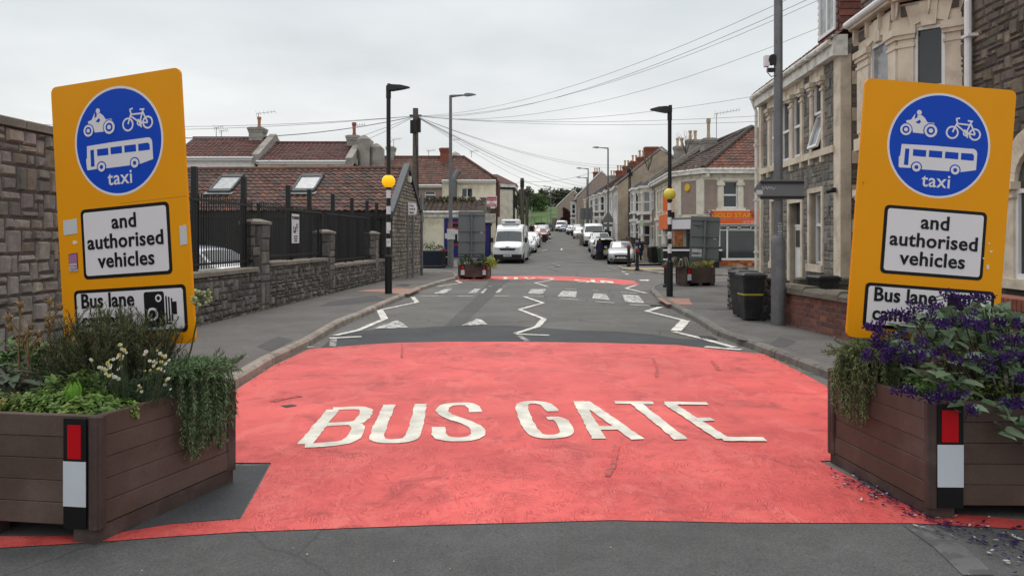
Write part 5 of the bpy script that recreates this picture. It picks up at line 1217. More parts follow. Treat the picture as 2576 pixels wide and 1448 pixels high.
mb = MB(); mb.box(XG(1795) + 0, XG(1808), .03, .06, ZG(615), ZG(604)); mb.build("notice", M['tred'], o)
# corner doorway
mb = MB(); mb.M = CM; mb.box(.9, cl - .9, .25, .3, .1, ZG(575)); mb.build("door", M['grey_metal'], t); mb = MB(); mb.M = CM; mb.face([(1.0, .24, .3), (cl - 1.0, .24, .3), (cl - 1.0, .24, 2.0), (1.0, .24, 2.0)]); mb.face([(1.0, .24, 2.15), (cl - 1.0, .24, 2.15), (cl - 1.0, .24, ZG(578)), (1.0, .24, ZG(578))]); mb.build("door_pane", M['glass'], t)
# fascia signs
mb = MB(); mb.M = CM; mb.box(-.1, cl + .1, -.25, .0, ZG(577), ZG(546)); mb.build("canopy", M['grey_sign'], t); mb = MB(); mb.M = CM; mb.box(.2, cl - .1, -.27, -.25, ZG(575), ZG(551)); mb.build("blank_fascia", M['swhite'], t)
fa = MB(); fa.box(.3 - .03, Wf, -.2, .0, ZG(564.5), ZG(528.5)); f1 = fa.build("fascia_frame", M['white'], t)
fa = MB(); fa.box(.36, Wf, -.215, -.2, ZG(562.5), ZG(530.5)); f1 = fa.build("fascia_sign", M['orange'], t)
M['gold'] = mat("gold lettering", (.78, .45, .03), .4); M['mauve'] = mat("mauve lettering", (.52, .20, .28), .5); M['purple_l'] = mat("purple lettering", (.10, .035, .09), .5)
text_obj("GOLD STAR", .36, M['gold'], f1, (XG(1837), -.219, ZG(546.5)), bold=.004, sx=1.12, space=1.08, name="lettering")
text_obj("CHINESE  TAKEAWAY", .22, M['mauve'], f1, (XG(1836), -.219, ZG(554)), bold=.002, sx=1.0)
text_obj("0117 329 5151", .19, M['swhite'], f1, (XG(1890), -.219, ZG(561.5)), bold=.001, sx=.95)
mb = MB()
for cx_, g in ((XG(1784), 0), (XG(1890), 1)):
 z0_ = ZG(546)
 if g == 0:
  mb.bar((cx_, -.22, z0_ + .42), (cx_ - .24, -.22, z0_ + .2), .05, .01); mb.bar((cx_, -.22, z0_ + .42), (cx_ + .24, -.22, z0_ + .2), .05, .01)
  for h, w_ in ((.24, .13), (.13, .17), (.0, .2)): mb.box(cx_ - w_, cx_ + w_, -.224, -.216, z0_ + h - .02, z0_ + h + .02)
  mb.box(cx_ - .02, cx_ + .02, -.224, -.216, z0_ + .02, z0_ + .26)
 else:
  for h in (.22, .31, .4): mb.box(cx_ - .13, cx_ + .13, -.224, -.216, z0_ + h - .015, z0_ + h + .015)
  mb.box(cx_ - .14, cx_ - .1, -.2245, -.2165, z0_ + .22, z0_ + .4); mb.box(cx_ + .1, cx_ + .14, -.2245, -.2165, z0_ + .22, z0_ + .4)
  for h, w_ in ((.13, .16), (.06, .14), (-.02, .19)): mb.box(cx_ - w_, cx_ + w_, -.224, -.216, z0_ + h - .015, z0_ + h + .015)
  mb.box(cx_ - .015, cx_ + .015, -.2245, -.2165, z0_ - .01, z0_ + .17)
mb.build("symbol", M['purple_l'], f1)
# side fascia boards of the same shop facing the main street
mb = MB(); mb.M = SM; mb.box(sl_ - 5, sl_ + .05, -.25, 0, ZG(574), ZG(533)); mb.build("side_fascia", M['orange'], t)
mb = MB(); mb.M = CM; mb.box(-.62, .0, -.35, -.29, ZG(527), ZG(480)); mb.build("projecting_board", M['orange'], t)
mb = MB(); mb.M = CM; mb.box(-.12, .12, -.36, -.05, ZG(572), ZG(530)); mb.build("fascia_end", M['black'], t)
mb = MB(); mb.M = CM; mb.lathe([(.0, 0), (.22, 0), (.24, .05), (.2, .1), (0, .1)], 8, (0, 0, 0)); mb.M = None
mb = MB(); mb.M = CM @ Matrix.Translation((cl * .5, -.02, ZG(469))) @ Matrix.Rotation(R(90), 4, 'X'); mb.lathe([(.24, 0), (.25, .06), (.2, .1)], 8); mb.build("alarm_box", M['gold'], t)
# eaves, gutter and hipped roof
pts = [(sxy[0] - .35, sxy[1] + .2), (cxy[0] - .35, cxy[1] - .1), (-.1, -.35), (Wf, -.35)]
mb = MB()
for p, q in zip(pts, pts[1:]):
 Mx, ln = face_frame(p, q); mb.M = Mx; mb.box(-.02, ln + .02, -.02, .3, EVG - .12, EVG + .1)
mb.M = None; mb.tube([(x, y, EVG + .12) for x, y in pts], .08, 8); mb.tube([(4.4, -.35, EVG + .1), (4.5, -.2, EVG - .3), (5.6, -.1, EVG - .75), (7.4, -.08, EVG - 1.0)], .05, 6); mb.build("gutter", M['offwhite'], t)
apx = Vector((4.2, 4.3, ZG(310) + .35)); rend = Vector((sxy[0] + 4.6, sxy[1] + .5, apx.z))
mb = MB()
def slope(p, q, r0, r1, cols, tw=.33):
 p, q, r0, r1 = Vector(p), Vector(q), Vector(r0), Vector(r1); ex = (q - p); W_ = ex.length; ex.normalize()
 mid = (r0 + r1) / 2 - p; es = mid - ex * mid.dot(ex); Ls = es.length; en = ex.cross(es.normalized())
 if en.z < 0: en = -en
 a0 = (r0 - p).dot(ex); b0 = (r1 - p).dot(ex)
 tile_roof(mb, p, ex, es, en, W_, Ls, xl=lambda s_: a0 * s_, xr=lambda s_: W_ + (b0 - W_) * s_, tw=tw, tl=.36, wave=.05, seg=4, cols=cols)
CR = ((.165, .065, .045), (.145, .058, .042), (.185, .075, .05), (.12, .055, .042)); DR = ((.075, .05, .042), (.06, .045, .04), (.095, .055, .045))
e3 = [Vector((x, y, EVG + .16)) for x, y in pts]
slope(e3[2], e3[3], apx - Vector((.25, 0, 0)), apx + Vector((.25, 0, -.02)), CR)
slope(e3[1], e3[2], apx - Vector((.3, -.1, 0)), apx, DR)
slope(e3[0], e3[1], rend, apx, DR)
mb.face([e3[3], (Wf, 9, EVG), rend, apx]); mb.face([e3[3], (Wf + 2, 9, EVG), (Wf + 2, 2, EVG), e3[3]])
rf = mb.build("roof", M['tile'], t)
mb = MB(); mb.c = []
for a_, b_ in ((e3[2], apx), (e3[1], apx), (apx, rend), (e3[3], apx)):
 n = int((b_ - a_).length / .45)
 for k in range(n): g = U(.6, .95); mb.col = (.085 * g, .062 * g, .052 * g); mb.tube([a_.lerp(b_, k / n) + Vector((0, 0, .07)), a_.lerp(b_, (k + .97) / n) + Vector((0, 0, .07))], .14, 7)
mb.build("ridge_tile", M['tile'], rf)
mb = MB(); A = Vector((sxy[0] - .4, sxy[1] + .3, EVG - .2)); 
mb.loft([[A + Vector((0, dy_, 0)), rend + Vector((-.3, dy_, -.5)), rend + Vector((-.3, dy_, .35)), A + Vector((0, dy_, .75))] for dy_ in (-.2, .25)]); mb.build("parapet", M['render_grey'], t)
px = X_at(1791, 50) - gx0; py = 50.5 - YG
stack(t, px - .42, px + .42, py, py + 1.0, ZG(0) * 0 + Z_at(405, 50), Z_at(344, 50), [(px, py + .45, 1.35)], potc=(.40, .33, .21))
aerial(px + gx0 + .5, 50.8, Z_at(360, 50), 2.1, "large tilted television aerial on the crowned chimney of the corner takeaway", -.6, 9, 1.9)

# ---------------------------------------------------------------- terraces on beyond the takeaway
def street_house(t_, yfar, W, label, wm='cream2', eav=5.6, ridge=8.2, bay=None, roofc=DR, chim=True, gableend=None, z=None, trim='offwhite', lower='cream2', pots=2, dark=False, name="terraced_house", wins=True):
 """house facing the road on its far kerb side; local x runs towards the viewer"""
 zg = gz(yfar - W / 2) if z is None else z
 t = empty(name, LP(t_, yfar, zg), label, "house", RROT)
 mb = MB(); mb.box(0, W - .01, .02, 8, -.6, eav); mb.build("wall", M[wm], t)
 if gableend:
  mb = MB(); mb.loft([[(x, -.02, -.6), (x, 8, -.6), (x, 8, eav), (x, 4, ridge), (x, -.02, eav)] for x in (W - .01, W + .04)]); mb.build("gable", M[gableend], t)
  mb = MB(); mb.loft([[(W - .02, 8.2, eav + .0), (W - .02, 4, ridge + .08), (W - .02, -.3, eav - .1), (W - .02, -.3, eav + .15), (W - .02, 4, ridge + .3), (W - .02, 8.2, eav + .25)], [(W + .12, 8.2, eav), (W + .12, 4, ridge + .08), (W + .12, -.3, eav - .1), (W + .12, -.3, eav + .15), (W + .12, 4, ridge + .3), (W + .12, 8.2, eav + .25)]]); mb.build("verge", M['render_grey' if gableend == 'render_tan' else 'white'], t)
 mb = MB(); rs = ridge - eav; sl = math.hypot(4.25, rs); tile_roof(mb, (0, -.25, eav + .02), (1, 0, 0), (0, 4.25, rs), (0, -rs, 4.25), W, sl, tw=.4, tl=.4, wave=.05, seg=3, cols=roofc); tile_roof(mb, (W, 8.25, eav + .02), (-1, 0, 0), (0, -4.25, rs), (0, rs, 4.25), W, sl, tw=.8, tl=.8, wave=.04, seg=2, cols=roofc); mb.build("roof", M['tile'], t)
 mb = MB(); mb.box(-.0, W, -.3, .0, eav - .2, eav + .02); mb.build("fascia", M[trim], t)
 if bay:
  a, b, pr = bay; bpn = [(a, 0), (a + .5, -pr), (b - .5, -pr), (b, 0)]
  bw_ = MB(); dd = MB(); ws = []
  for i, (p, q) in enumerate(zip(bpn, bpn[1:])):
   Mx, ln = face_frame(p, q); bw_.M = Mx; dd.M = Mx; o2 = (.18, ln - .18) if i != 1 else (.22, ln - .22)
   oo = [(o2[0], o2[1], 3.3, 4.95), (o2[0], o2[1], .8, 2.35)]
   wall_face(bw_, 0, ln, -.5, 5.35, oo, 0, .14)
   for c, d in ((3.3, 4.95), (.8, 2.35)):
    for a_, b_ in ((0, o2[0]), (o2[1], ln)): dd.box(a_ - .03, b_ + .03, -.05, 0, d - .2, d - .05)
    dd.box(-.02, ln + .02, -.1, 0, c - .14, c); ws.append((Mx, o2[0], o2[1], c, d))
   dd.box(-.04, ln + .04, -.14, 0, 5.2, 5.38); dd.box(-.04, ln + .04, -.1, 0, 2.5, 2.72)
  by = bw_.build("bay", M[lower], t, norm=False); dd.build("dressing", M[trim], by)
  pn = MB()
  for i, (p, q) in enumerate(zip(bpn, bpn[1:])):
   Mx, ln = face_frame(p, q); pn.M = Mx; pn.box(.2, ln - .2, -.03, 0, 2.74, 3.14)
  pn.c = [(.10, .075, .065)] * len(pn.f); pn.build("stone_panel", M['stone'], by)
  for Mx, a_, b_, c, d in ws: window(by, a_, b_, c, d, .1, .07, .5, M4=Mx, glass=rnd.choice(['glass', 'glass_net', 'glass']))
  mb = MB(); mb.col = (1, 1, 1); mb.loft([[(p[0], p[1] * 1.15, 5.38) for p in bpn], [(a + .5, -.05, 5.95), (a + .8, -.05, 6.0), (b - .8, -.05, 6.0), (b - .5, -.05, 5.95)]]); mb.build("bay_roof", M['slate'], by)
  xs = (b + .35, b + 1.15) if b + 1.2 < W else (.2, 1.0)
  mb = MB(); mb.box(xs[0], xs[1], -.05, .02, .0, 2.3); d_ = mb.build("door", M['white'], t); mb = MB(); mb.box(xs[0] + .1, xs[1] - .1, -.06, -.05, 1.3, 2.2); mb.build("pane", M['glass'], d_)
  window(t, xs[0], xs[1], 3.5, 4.9, -.03, .07, .5)
 elif wins:
  for x in (W * .18, W * .62): window(t, x, x + 1.0, 3.4, 4.8, -.03, .08, .5); 
  window(t, W * .18, W * .18 + 1.1, .9, 2.3, -.03, .08, .5); mb = MB(); mb.box(W * .66, W * .66 + .85, -.05, .02, 0, 2.1); mb.build("door", M['white'], t)
 if chim: stack(t, -.3, .4, 3.2, 4.6, ridge - .8, ridge + 1.0, [(0.05, 3.5 + .4 * k, .75) for k in range(pots)], m='brick' if dark else 'render_grey', potc=(.50, .36, .22))
 return t
street_house(7.3, 61.5, 6.0, "cream bay fronted house adjoining the orange takeaway, green banner in its window", 'pebble', 5.5, 8.3, (.4, 3.6, .8), DR, pots=2)
street_house(7.3, 68.0, 6.5, "white trimmed bay house between the cream bay house and the tan gable wall", 'whitewall', 5.5, 8.3, (.6, 4.0, .8), DR, lower='whitewall', trim='white', pots=2)
street_house(5.63, 76.5, 6.5, "pale house with a tall tan rendered gable wall turned to the viewer", 'whitewall', 5.6, 8.9, None, RT, gableend='render_tan', dark=True, pots=0)
street_house(5.55, 83.0, 6.5, "white house next beyond the tan gable, with red brick chimney", 'whitewall', 5.5, 8.3, None, RT, dark=True)
street_house(5.5, 90.0, 7.0, "white house two doors beyond the tan gable wall", 'whitewall', 5.5, 8.3, (.8, 4.2, .7), RT, lower='whitewall', dark=True)
street_house(5.3, 98.0, 8.0, "house with pale blue trimmed bay beyond the white houses", 'whitewall', 5.5, 8.3, (1, 4.6, .8), DR, lower='whitewall', dark=True, pots=3)
street_house(5.1, 107, 9.0, "house with pale yellow bay beyond the blue trimmed one", 'cream', 5.5, 8.3, (1, 5, .8), DR, lower='cream', dark=True, pots=3)
street_house(4.9, 117, 10, "cream house with buff bay shortly before the pink gable", 'cream', 5.5, 8.2, (1, 5, .8), DR, lower='cream', dark=False, pots=3)
street_house(3.3, 136, 12, "pinkish rendered house end with a white edged gable facing down the road", 'pebble', 5.8, 10.0, (2, 6, .9), DR, gableend='pebble', lower='whitewall', dark=True, pots=3, wins=False)
street_house(3.6, 152, 12, "small white bay house between the two rendered gables", 'whitewall', 5.4, 8.2, (8, 11.6, .7), DR, lower='whitewall', dark=True)
fg = street_house(1.75, 195.8, 12, "roughcast end house at the bend with its gable half covered by dark creeper", 'pebble', 5.9, 9.7, None, DR, wins=False, gableend='pebble', dark=False, chim=False)
fg.rotation_euler[2] = RROT - R(8)
mb = MB(); 
for k in range(2200):
 a, b = U(.8, 5.2), 5.6 * math.sqrt(U(0, 1)); 
 if b > 3.2 and (a < 1.6 or a > 4.4 - (b - 3.2)): continue
 g = U(.5, 1.4); mb.col = (.05 * g, .016 * g, .016 * g); mb.leaf((12.06 + U(0, .35), a, b), (U(0, 1), U(-.5, .5), U(-1, .3)), (1, 0, .3), U(.25, .45), U(.2, .35))
tag(mb.build("creeper", M['leafbase'], None, norm=False), None)
o = bpy.data.objects["creeper.001"] if "creeper.001" in bpy.data.objects else None
if o: o.parent = fg
# pale lock-up or trailer box by the kerb
t = empty("box_trailer", LP(3.4, 121, gz(121)), "tall pale grey box trailer parked before the pinkish gable", "trailer", RROT)
mb = MB(); mb.bbox(0, 5, .0, 2.6, .75, 3.9, .04); mb.build("body", mat("grey box body", (.33, .32, .27), .7, var=.1), t)
mb = MB(); mb.box(.1, 4.9, .15, 2.5, .55, .75); mb.build("chassis", M['black'], t)
for x in (.8, 3.8):
 mb = MB(); mb.disc((x, -.02, .45), .45, 'y', .25, 16); mb.build("wheel", M['tyre'], t)
# front garden walls of the terrace
t = empty("garden_wall", LP(5.9, 73, gz(68)), "long low brown brick front wall with bins behind it, beyond the takeaway", "wall", RROT)
mb = MB(); mb.c = []; brickwall(mb, 0, 13, -.5, .85, .45, .15, ((.11, .06, .05), (.09, .055, .048))); mb.col = (.08, .06, .05); mb.box(0, 13, .01, .25, -.5, .86); mb.build("brick_face", M['brick'], t)
t = empty("garden_wall", LP(5.9, 57.5, gz(56)), "low tan rendered front wall beside the walking person in dark clothes", "wall", RROT)
mb = MB(); mb.box(0, 6, 0, .25, -.4, .9); mb.build("wall", M['render_tan'], t); mb = MB(); mb.box(-.05, 6.05, -.04, .29, .9, .98); mb.build("coping", M['coping'], t)
t = empty("estate_banner", LP(6.45, 57.5, gz(57)), "green and white banner in front of the cream bay window", "banner", RROT)
mb = MB(); mb.box(-.6, .9, -.03, .0, 1.7, 2.9); mb.build("board", M['swhite'], t); mb = MB(); mb.box(-.55, .85, -.036, -.03, 2.3, 2.75); mb.build("panel", mat("lime banner", (.30, .48, .12), .6), t)
for k, (tt, yy, lb, mm, r_) in enumerate(((6.6, 47.0, "green wheelie bin beside the black bench by the crossing beacon", 'bingreen', -80), (6.15, 48.3, "black wheelie bin next to the green one on the corner footway", 'binblack', -70), (6.3, 64, "black wheelie bin behind the brown brick wall below the white bay", 'binblack', -85), (6.3, 65.5, "black wheelie bin with a bag on it behind the brown brick wall", 'binblack', -95), (6.4, 55.5, "black wheelie bin behind the tan wall below the cream bay", 'binblack', -90), (6.4, 57, "black wheelie bin beneath the green and white banner", 'binblack', -80))):
 if 'bingreen' not in M: M['bingreen'] = mat("green bin plastic", (.02, .052, .024), .5, var=.12)
 wheelie_bin(LP(tt, yy, gz(yy) + .1), R(r_), lb, mm, 1.0)
# ================================================================ amber signs
def rrect(x0, x1, z0, z1, r, n=5):
 o = []
 for cx, cz, a0 in ((x1 - r, z1 - r, 0), (x0 + r, z1 - r, 90), (x0 + r, z0 + r, 180), (x1 - r, z0 + r, 270)):
  for k in range(n + 1): a = R(a0 + 90 * k / n); o.append((cx + r * math.cos(a), cz + r * math.sin(a)))
 return o
def S5(pts):      # outline measured on the sign, turned upright, radius = 1
 th = R(-4.4); o = []
 for x, y in pts:
  a, b = (x - 579) / 399, -(y - 1115) / 399; o.append((a * math.cos(th) * 1 - b * math.sin(th) * -1 * -1, 0) if False else (a * math.cos(-th) - b * math.sin(-th), a * math.sin(-th) + b * math.cos(-th)))
 return o
def bus_gate_sign(center, yaw, roll, w, h, label, extras):
 t = empty("road_sign", center, label, "road sign"); t.rotation_euler = (0, roll, yaw)
 t.rotation_mode = 'XYZ'
 mb = MB(); mb.prism(rrect(-w / 2, w / 2, -h / 2, h / 2, .045), 0, .02); mb.build("board", M['amber'], t)
 mb = MB(); mb.prism(rrect(-w / 2 + .004, w / 2 - .004, -h / 2 + .004, h / 2 - .004, .045), .0205, .024)
 for z in (-.7, -.25, .25, .75): mb.box(-w / 2 + .05, w / 2 - .05, .0245, .06, z * h / 1.85 - .025, z * h / 1.85 + .025)
 mb.build("sign_back", M['grey_sign'], t)
 mb = MB(); mb.tube([(0, .11, -h / 2 - .75), (0, .11, h / 2 - .1)], .045, 12); mb.build("post", M['grey_metal'], t)
 Z = lambda b: h / 2 - b * h; X = lambda a: -w / 2 + a * w; RR = .341 * w; cx, cz = X(.513), Z(.238)
 mb = MB(); mb.disc((cx, -.002, cz), RR, 'y', .002, 56); roundel_w = mb.build("roundel", M['swhite'], t); roundel_w.scale = (1, .3, 1)
 mb = MB(); mb.disc((cx, -.004, cz), RR * .957, 'y', .002, 56); mb.build("blue_disc", M['sblue'], roundel_w)
 sy = [(-.006, -.004), (-.008, -.006), (-.010, -.008)]
 def pl(mb, pts, lv): mb.prism([(cx + a * RR, cz + b * RR) for a, b in S5(pts)], *sy[lv])
 def pt(p): a, b = S5([p])[0]; return (cx + a * RR, cz + b * RR)
 wm = MB(); bm_ = MB()
 # bus
 pl(wm, [(292, 1103), (510, 1114), (850, 1139), (868, 1150), (876, 1172), (866, 1300), (740, 1316), (655, 1309), (440, 1294), (360, 1284), (275, 1281), (268, 1272), (270, 1198), (280, 1190)], 0)
 for q in ([(319, 1138), (351, 1138), (341, 1263), (308, 1260)], [(380, 1142), (482, 1150), (478, 1201), (377, 1192)], [(503, 1150), (606, 1158), (602, 1209), (500, 1201)], [(628, 1160), (731, 1168), (727, 1219), (624, 1210)], [(752, 1170), (838, 1175), (851, 1190), (848, 1229), (748, 1221)]): pl(bm_, q, 1)
 for c in ((404, 1278), (703, 1300)):
  p = pt(c); bm_.disc((p[0], -.0105, p[1]), RR * .108, 'y', .003, 20); wm.disc((p[0], -.0125, p[1]), RR * .085, 'y', .003, 20); bm_.disc((p[0], -.0145, p[1]), RR * .038, 'y', .003, 14)
 # bicycle
 for c, r in (((682, 1014), 50), ((857, 1030), 47)): p = pt(c); wm.ring(p, RR * r / 399, RR * (r - 13) / 399, -.006, -.004, 26)
 def bars(ps, wd):
  for k, (a, b) in enumerate(ps): p, q = pt(a), pt(b); wm.bar((p[0], -.0055 - .0004 * k, p[1]), (q[0], -.0055 - .0004 * k, q[1]), .0025, RR * wd / 399)
 bars([((684, 1012), (722, 940)), ((722, 940), (714, 912)), ((712, 911), (742, 906)), ((720, 947), (820, 958)), ((833, 928), (788, 1020)), ((802, 926), (842, 931)), ((716, 958), (786, 1016)), ((826, 950), (858, 1030)), ((786, 1022), (858, 1032)), ((776, 992), (800, 1056))], 12)
 p = pt((786, 1021)); wm.ring(p, RR * 23 / 399, RR * 12 / 399, -.0105, -.006, 18)
 # motorcycle and rider
 pl(wm, [(326, 925), (364, 919), (397, 872), (391, 914), (414, 902), (413, 885), (444, 883), (470, 905), (491, 940), (538, 942), (552, 960), (566, 985), (568, 1006), (552, 1006), (530, 985), (500, 990), (474, 1026), (378, 1016), (372, 982), (352, 955), (330, 945)], 0)
 p = pt((428, 864)); wm.disc((p[0], -.006, p[1]), RR * 19 / 399, 'y', .002, 18)
 pl(bm_, [(398, 938), (432, 917), (440, 936), (424, 951)], 1); pl(bm_, [(468, 965), (496, 962), (470, 985)], 1)
 for c, r in (((323, 993), 44), ((515, 1002), 50)):
  p = pt(c); bm_.disc((p[0], -.0105, p[1]), RR * (r + 7) / 399, 'y', .003, 24); wm.disc((p[0], -.0125, p[1]), RR * r / 399, 'y', .003, 24); bm_.disc((p[0], -.0145, p[1]), RR * r * .64 / 399, 'y', .003, 20); wm.disc((p[0], -.0165, p[1]), RR * r * .34 / 399, 'y', .003, 14)
 wm.build("symbol", M['swhite'], roundel_w); bm_.build("symbol_print", M['sblue'], roundel_w)
 text_obj("taxi", .136 * w / 1.11, M['swhite'], roundel_w, (cx, -.006, Z(.399)), bold=.0016, sx=1.0, space=1.06)
 # worded plates
 for (a0, a1, b0, b1) in ((.188, .866, .481, .746), (.10, .955, .785, .958)):
  mb = MB(); mb.prism(rrect(X(a0), X(a1), Z(b1), Z(b0), .035), -.002, 0); pb = mb.build("plate_border", M['sblack'], t)
  e = .024; mb = MB(); mb.prism(rrect(X(a0) + e, X(a1) - e, Z(b1) + e, Z(b0) - e, .02), -.004, -.002); mb.build("plate_face", M['swhite'], pb)
  if a0 > .15:
   for k, s_ in enumerate(("and", "authorised", "vehicles")): text_obj(s_, .141 * w / 1.11, M['sblack'], pb, (X((a0 + a1) / 2), -.006, Z(.562 + k * .0715)), bold=.0026, sx=1.02, space=1.05)
  else:
   text_obj("Bus lane", .141 * w / 1.11, M['sblack'], pb, (X(.155), -.006, Z(.853)), bold=.0032, align='LEFT', sx=.95, space=1.03)
   text_obj("camera", .141 * w / 1.11, M['sblack'], pb, (X(.155), -.006, Z(.926)), bold=.0032, align='LEFT', sx=.95, space=1.03)
   cm = MB(); c0, c1 = X(.645), X(.795); cm.prism(rrect(c0, c1, Z(.935), Z(.806), .02), -.006, -.004)
   for k, (x0, x1, zz0, zz1) in enumerate(((.805, .815, .920, .825), (.825, .835, .918, .828), (.845, .855, .916, .833), (.8551, .885, .892, .846))): cm.box(X(x0), X(x1), -.006, -.004, Z(zz0), Z(zz1))
   cm.box(X(.8), X(.85), -.0062, -.004, Z(.927), Z(.921)); cm.build("camera_symbol", M['sblack'], pb)
   cw = MB(); cw.ring((X(.755), Z(.831)), .026, .015, -.008, -.006, 20); cw.ring((X(.705), Z(.889)), .046, .030, -.008, -.006, 24); cw.build("lens_ring", M['swhite'], pb)
 for q, mm, nm in extras:
  mb = MB(); mb.prism([(X(a), Z(b)) for a, b in q], -.003 if nm != 'seam' else -.0012, 0); mb.build(nm if nm != 'seam' else "seam", M[mm], t)
 return t, X, Z
M['sticker'] = mat("white sticker", (.55, .55, .56), .5, var=.05); M['stick_mauve'] = mat("mauve sticker", (.36, .14, .34), .5, var=.2, vs=30); M['stick_blue'] = mat("dark sticker edge", (.02, .03, .07), .5); M['stick_skin'] = mat("sticker portrait tone", (.34, .20, .14), .6); M['amber_d'] = mat("dull amber", (.45, .20, .01), .6, var=.1); M['splat'] = mat("pale splat", (.72, .66, .45), .7, var=.1)
def q4(a0, a1, b0, b1, s=0): return [(a0 + s, b0), (a1 + s, b0 - .003), (a1, b1 - .003), (a0, b1)]
WL, HL = 1.115, 1.86
signL, XL, ZL = bus_gate_sign(P(303, 531, 5.24), R(-16.8), R(-3.9), WL, HL, "creased amber bus gate sign with stickers along one edge, on the white daisy planter", [
 (q4(.045, .155, .515, .572), 'sticker', 'sticker'), (q4(.075, .145, .645, .708), 'stick_blue', 'sticker'), (q4(.935, .985, .575, .645), 'sticker', 'sticker'), (q4(.50, 1.0, .4705, .472), 'amber_d', 'seam'), ([(.12, .594), (.145, .598), (.15, .606), (.125, .61), (.11, .604)], 'splat', 'torn_sticker'), ([(.235, .556), (.255, .552), (.258, .562), (.245, .57)], 'splat', 'torn_sticker')])
mb = MB(); mb.prism([(XL(a), ZL(b)) for a, b in q4(.08, .14, .648, .705)], -.0045, -.003); ps = mb.build("sticker_picture", M['stick_mauve'], signL)
mb = MB(); mb.disc((XL(.112), -.006, ZL(.668)), .016, 'y', .0015, 14, .85, 1.2); mb.build("portrait", M['stick_skin'], ps); text_obj("URBAN\nJUNGLE\nTATTOO", .02, M['sticker'], ps, (XL(.11), -.0062, ZL(.69)), bold=.0006)
signR, XR, ZR = bus_gate_sign(P(2343, 536, 5.44), R(1.8), R(4.4), 1.11, 1.86, "amber bus gate sign standing among purple salvia flowers", [
 ([(.88, .60), (.90, .597), (.895, .606)], 'splat', 'splat'), ([(.90, .628), (.92, .626), (.915, .634), (.903, .635)], 'splat', 'splat'), ([(.855, .657), (.87, .655), (.866, .664)], 'splat', 'splat'), ([(.885, .685), (.90, .682), (.908, .698), (.89, .70)], 'splat', 'splat'), ([(.81, .713), (.824, .712), (.82, .72)], 'splat', 'splat'), ([(.03, .40), (.04, .40), (.036, .413)], 'amber_d', 'rust_mark')])

# ================================================================ planters
def planter(name, label, foot, z0, z1, strips, gap_side=(0,), dark=(), zb=0.0, group=None):
 t = empty(name, (0, 0, 0), label, "planter", group=group)
 c = Vector((sum(p[0] for p in foot) / len(foot), sum(p[1] for p in foot) / len(foot), zb)); t.location = c
 F = [Vector((p[0] - c.x, p[1] - c.y)) for p in foot]; n = len(F)
 for i in range(n):
  p, q = F[i], F[(i + 1) % n]; d = (q - p); ln = d.length; a = math.atan2(d.y, d.x); Mx = Matrix.Translation((p.x, p.y, 0)) @ Matrix.Rotation(a, 4, 'Z')
  mb = MB(); mb.M = Mx; k = 5; bh = (z1 - z0) / k
  for j in range(k):
   g = U(.92, 1.1); mb.col = (g, g * U(.97, 1.02), g); yy = U(-.002, .002) - (.008 if j == 0 and i not in gap_side else 0)
   mb.loft([[(.0, y_, z) for y_, z in ((yy + .002, z0 + j * bh + .002), (yy, z0 + j * bh + .005), (yy, z0 + (j + 1) * bh - .004), (yy + .003, z0 + (j + 1) * bh - .001), (.04, z0 + (j + 1) * bh - .001), (.04, z0 + j * bh + .002))], [(ln, y_, z) for y_, z in ((yy + .002, z0 + j * bh + .002), (yy, z0 + j * bh + .005), (yy, z0 + (j + 1) * bh - .004), (yy + .003, z0 + (j + 1) * bh - .001), (.04, z0 + (j + 1) * bh - .001), (.04, z0 + j * bh + .002))]])
  mb.build("plank_side", M['plank'], t)
  mb = MB(); mb.M = Mx; mb.bbox(-.03, .055, -.022, .03, z0 - .01, z1 + .004, .008); mb.build("corner_post", M['plank_dark'], t); mb = MB(); mb.M = Mx; mb.bbox(ln - .05, ln + .03, -.014, .03, z0 - .01, z1 + .002, .008); mb.build("corner_post", M['plank_dark'], t)
  mb = MB(); mb.M = Mx
  if i in gap_side:
   for x in (.02, ln * .5 - .05, ln - .14): mb.box(x, x + .12, .0, .14, 0, z0 + .0)
   mb.build("foot_block", M['plank_dark'], t)
  else: mb.box(-.01, ln + .01, -.005, .09, 0, z0 - .004); mb.build("skid", M['plank_dark'], t)
 mb = MB(); mb.prismz([(p.x * .95, p.y * .95) for p in F], z0 + .02, z1 - .05); mb.build("soil", M['soil'], t)
 for i, side in strips:
  p, q = F[i], F[(i + 1) % n]; d = (q - p); ln = d.length; a = math.atan2(d.y, d.x)
  x0 = .02 if side == 0 else ln - .175
  sw_ = .155 if side == 0 else .137; y0 = -.034
  Mx = Matrix.Translation((p.x, p.y, 0)) @ Matrix.Rotation(a, 4, 'Z'); H_ = z1 - z0
  mb = MB(); mb.M = Mx; mb.box(x0, x0 + sw_, y0, y0 + .012, z0 - .005, z1 - .01); s = mb.build("marker_strip", M['sblack'], t)
  mb = MB(); mb.M = Mx; mb.box(x0 + .026, x0 + sw_ - .03, y0 - .003, y0, z1 - .01 - H_ * .36, z1 - .01 - H_ * .055); mb.build("red_reflector", M['sred'], s)
  mb = MB(); mb.M = Mx; mb.box(x0 + .0, x0 + sw_ - .0, y0 - .003, y0, z1 - .01 - H_ * .79, z1 - .01 - H_ * .385); mb.build("white_reflector", M['sgrey'], s)
 return t
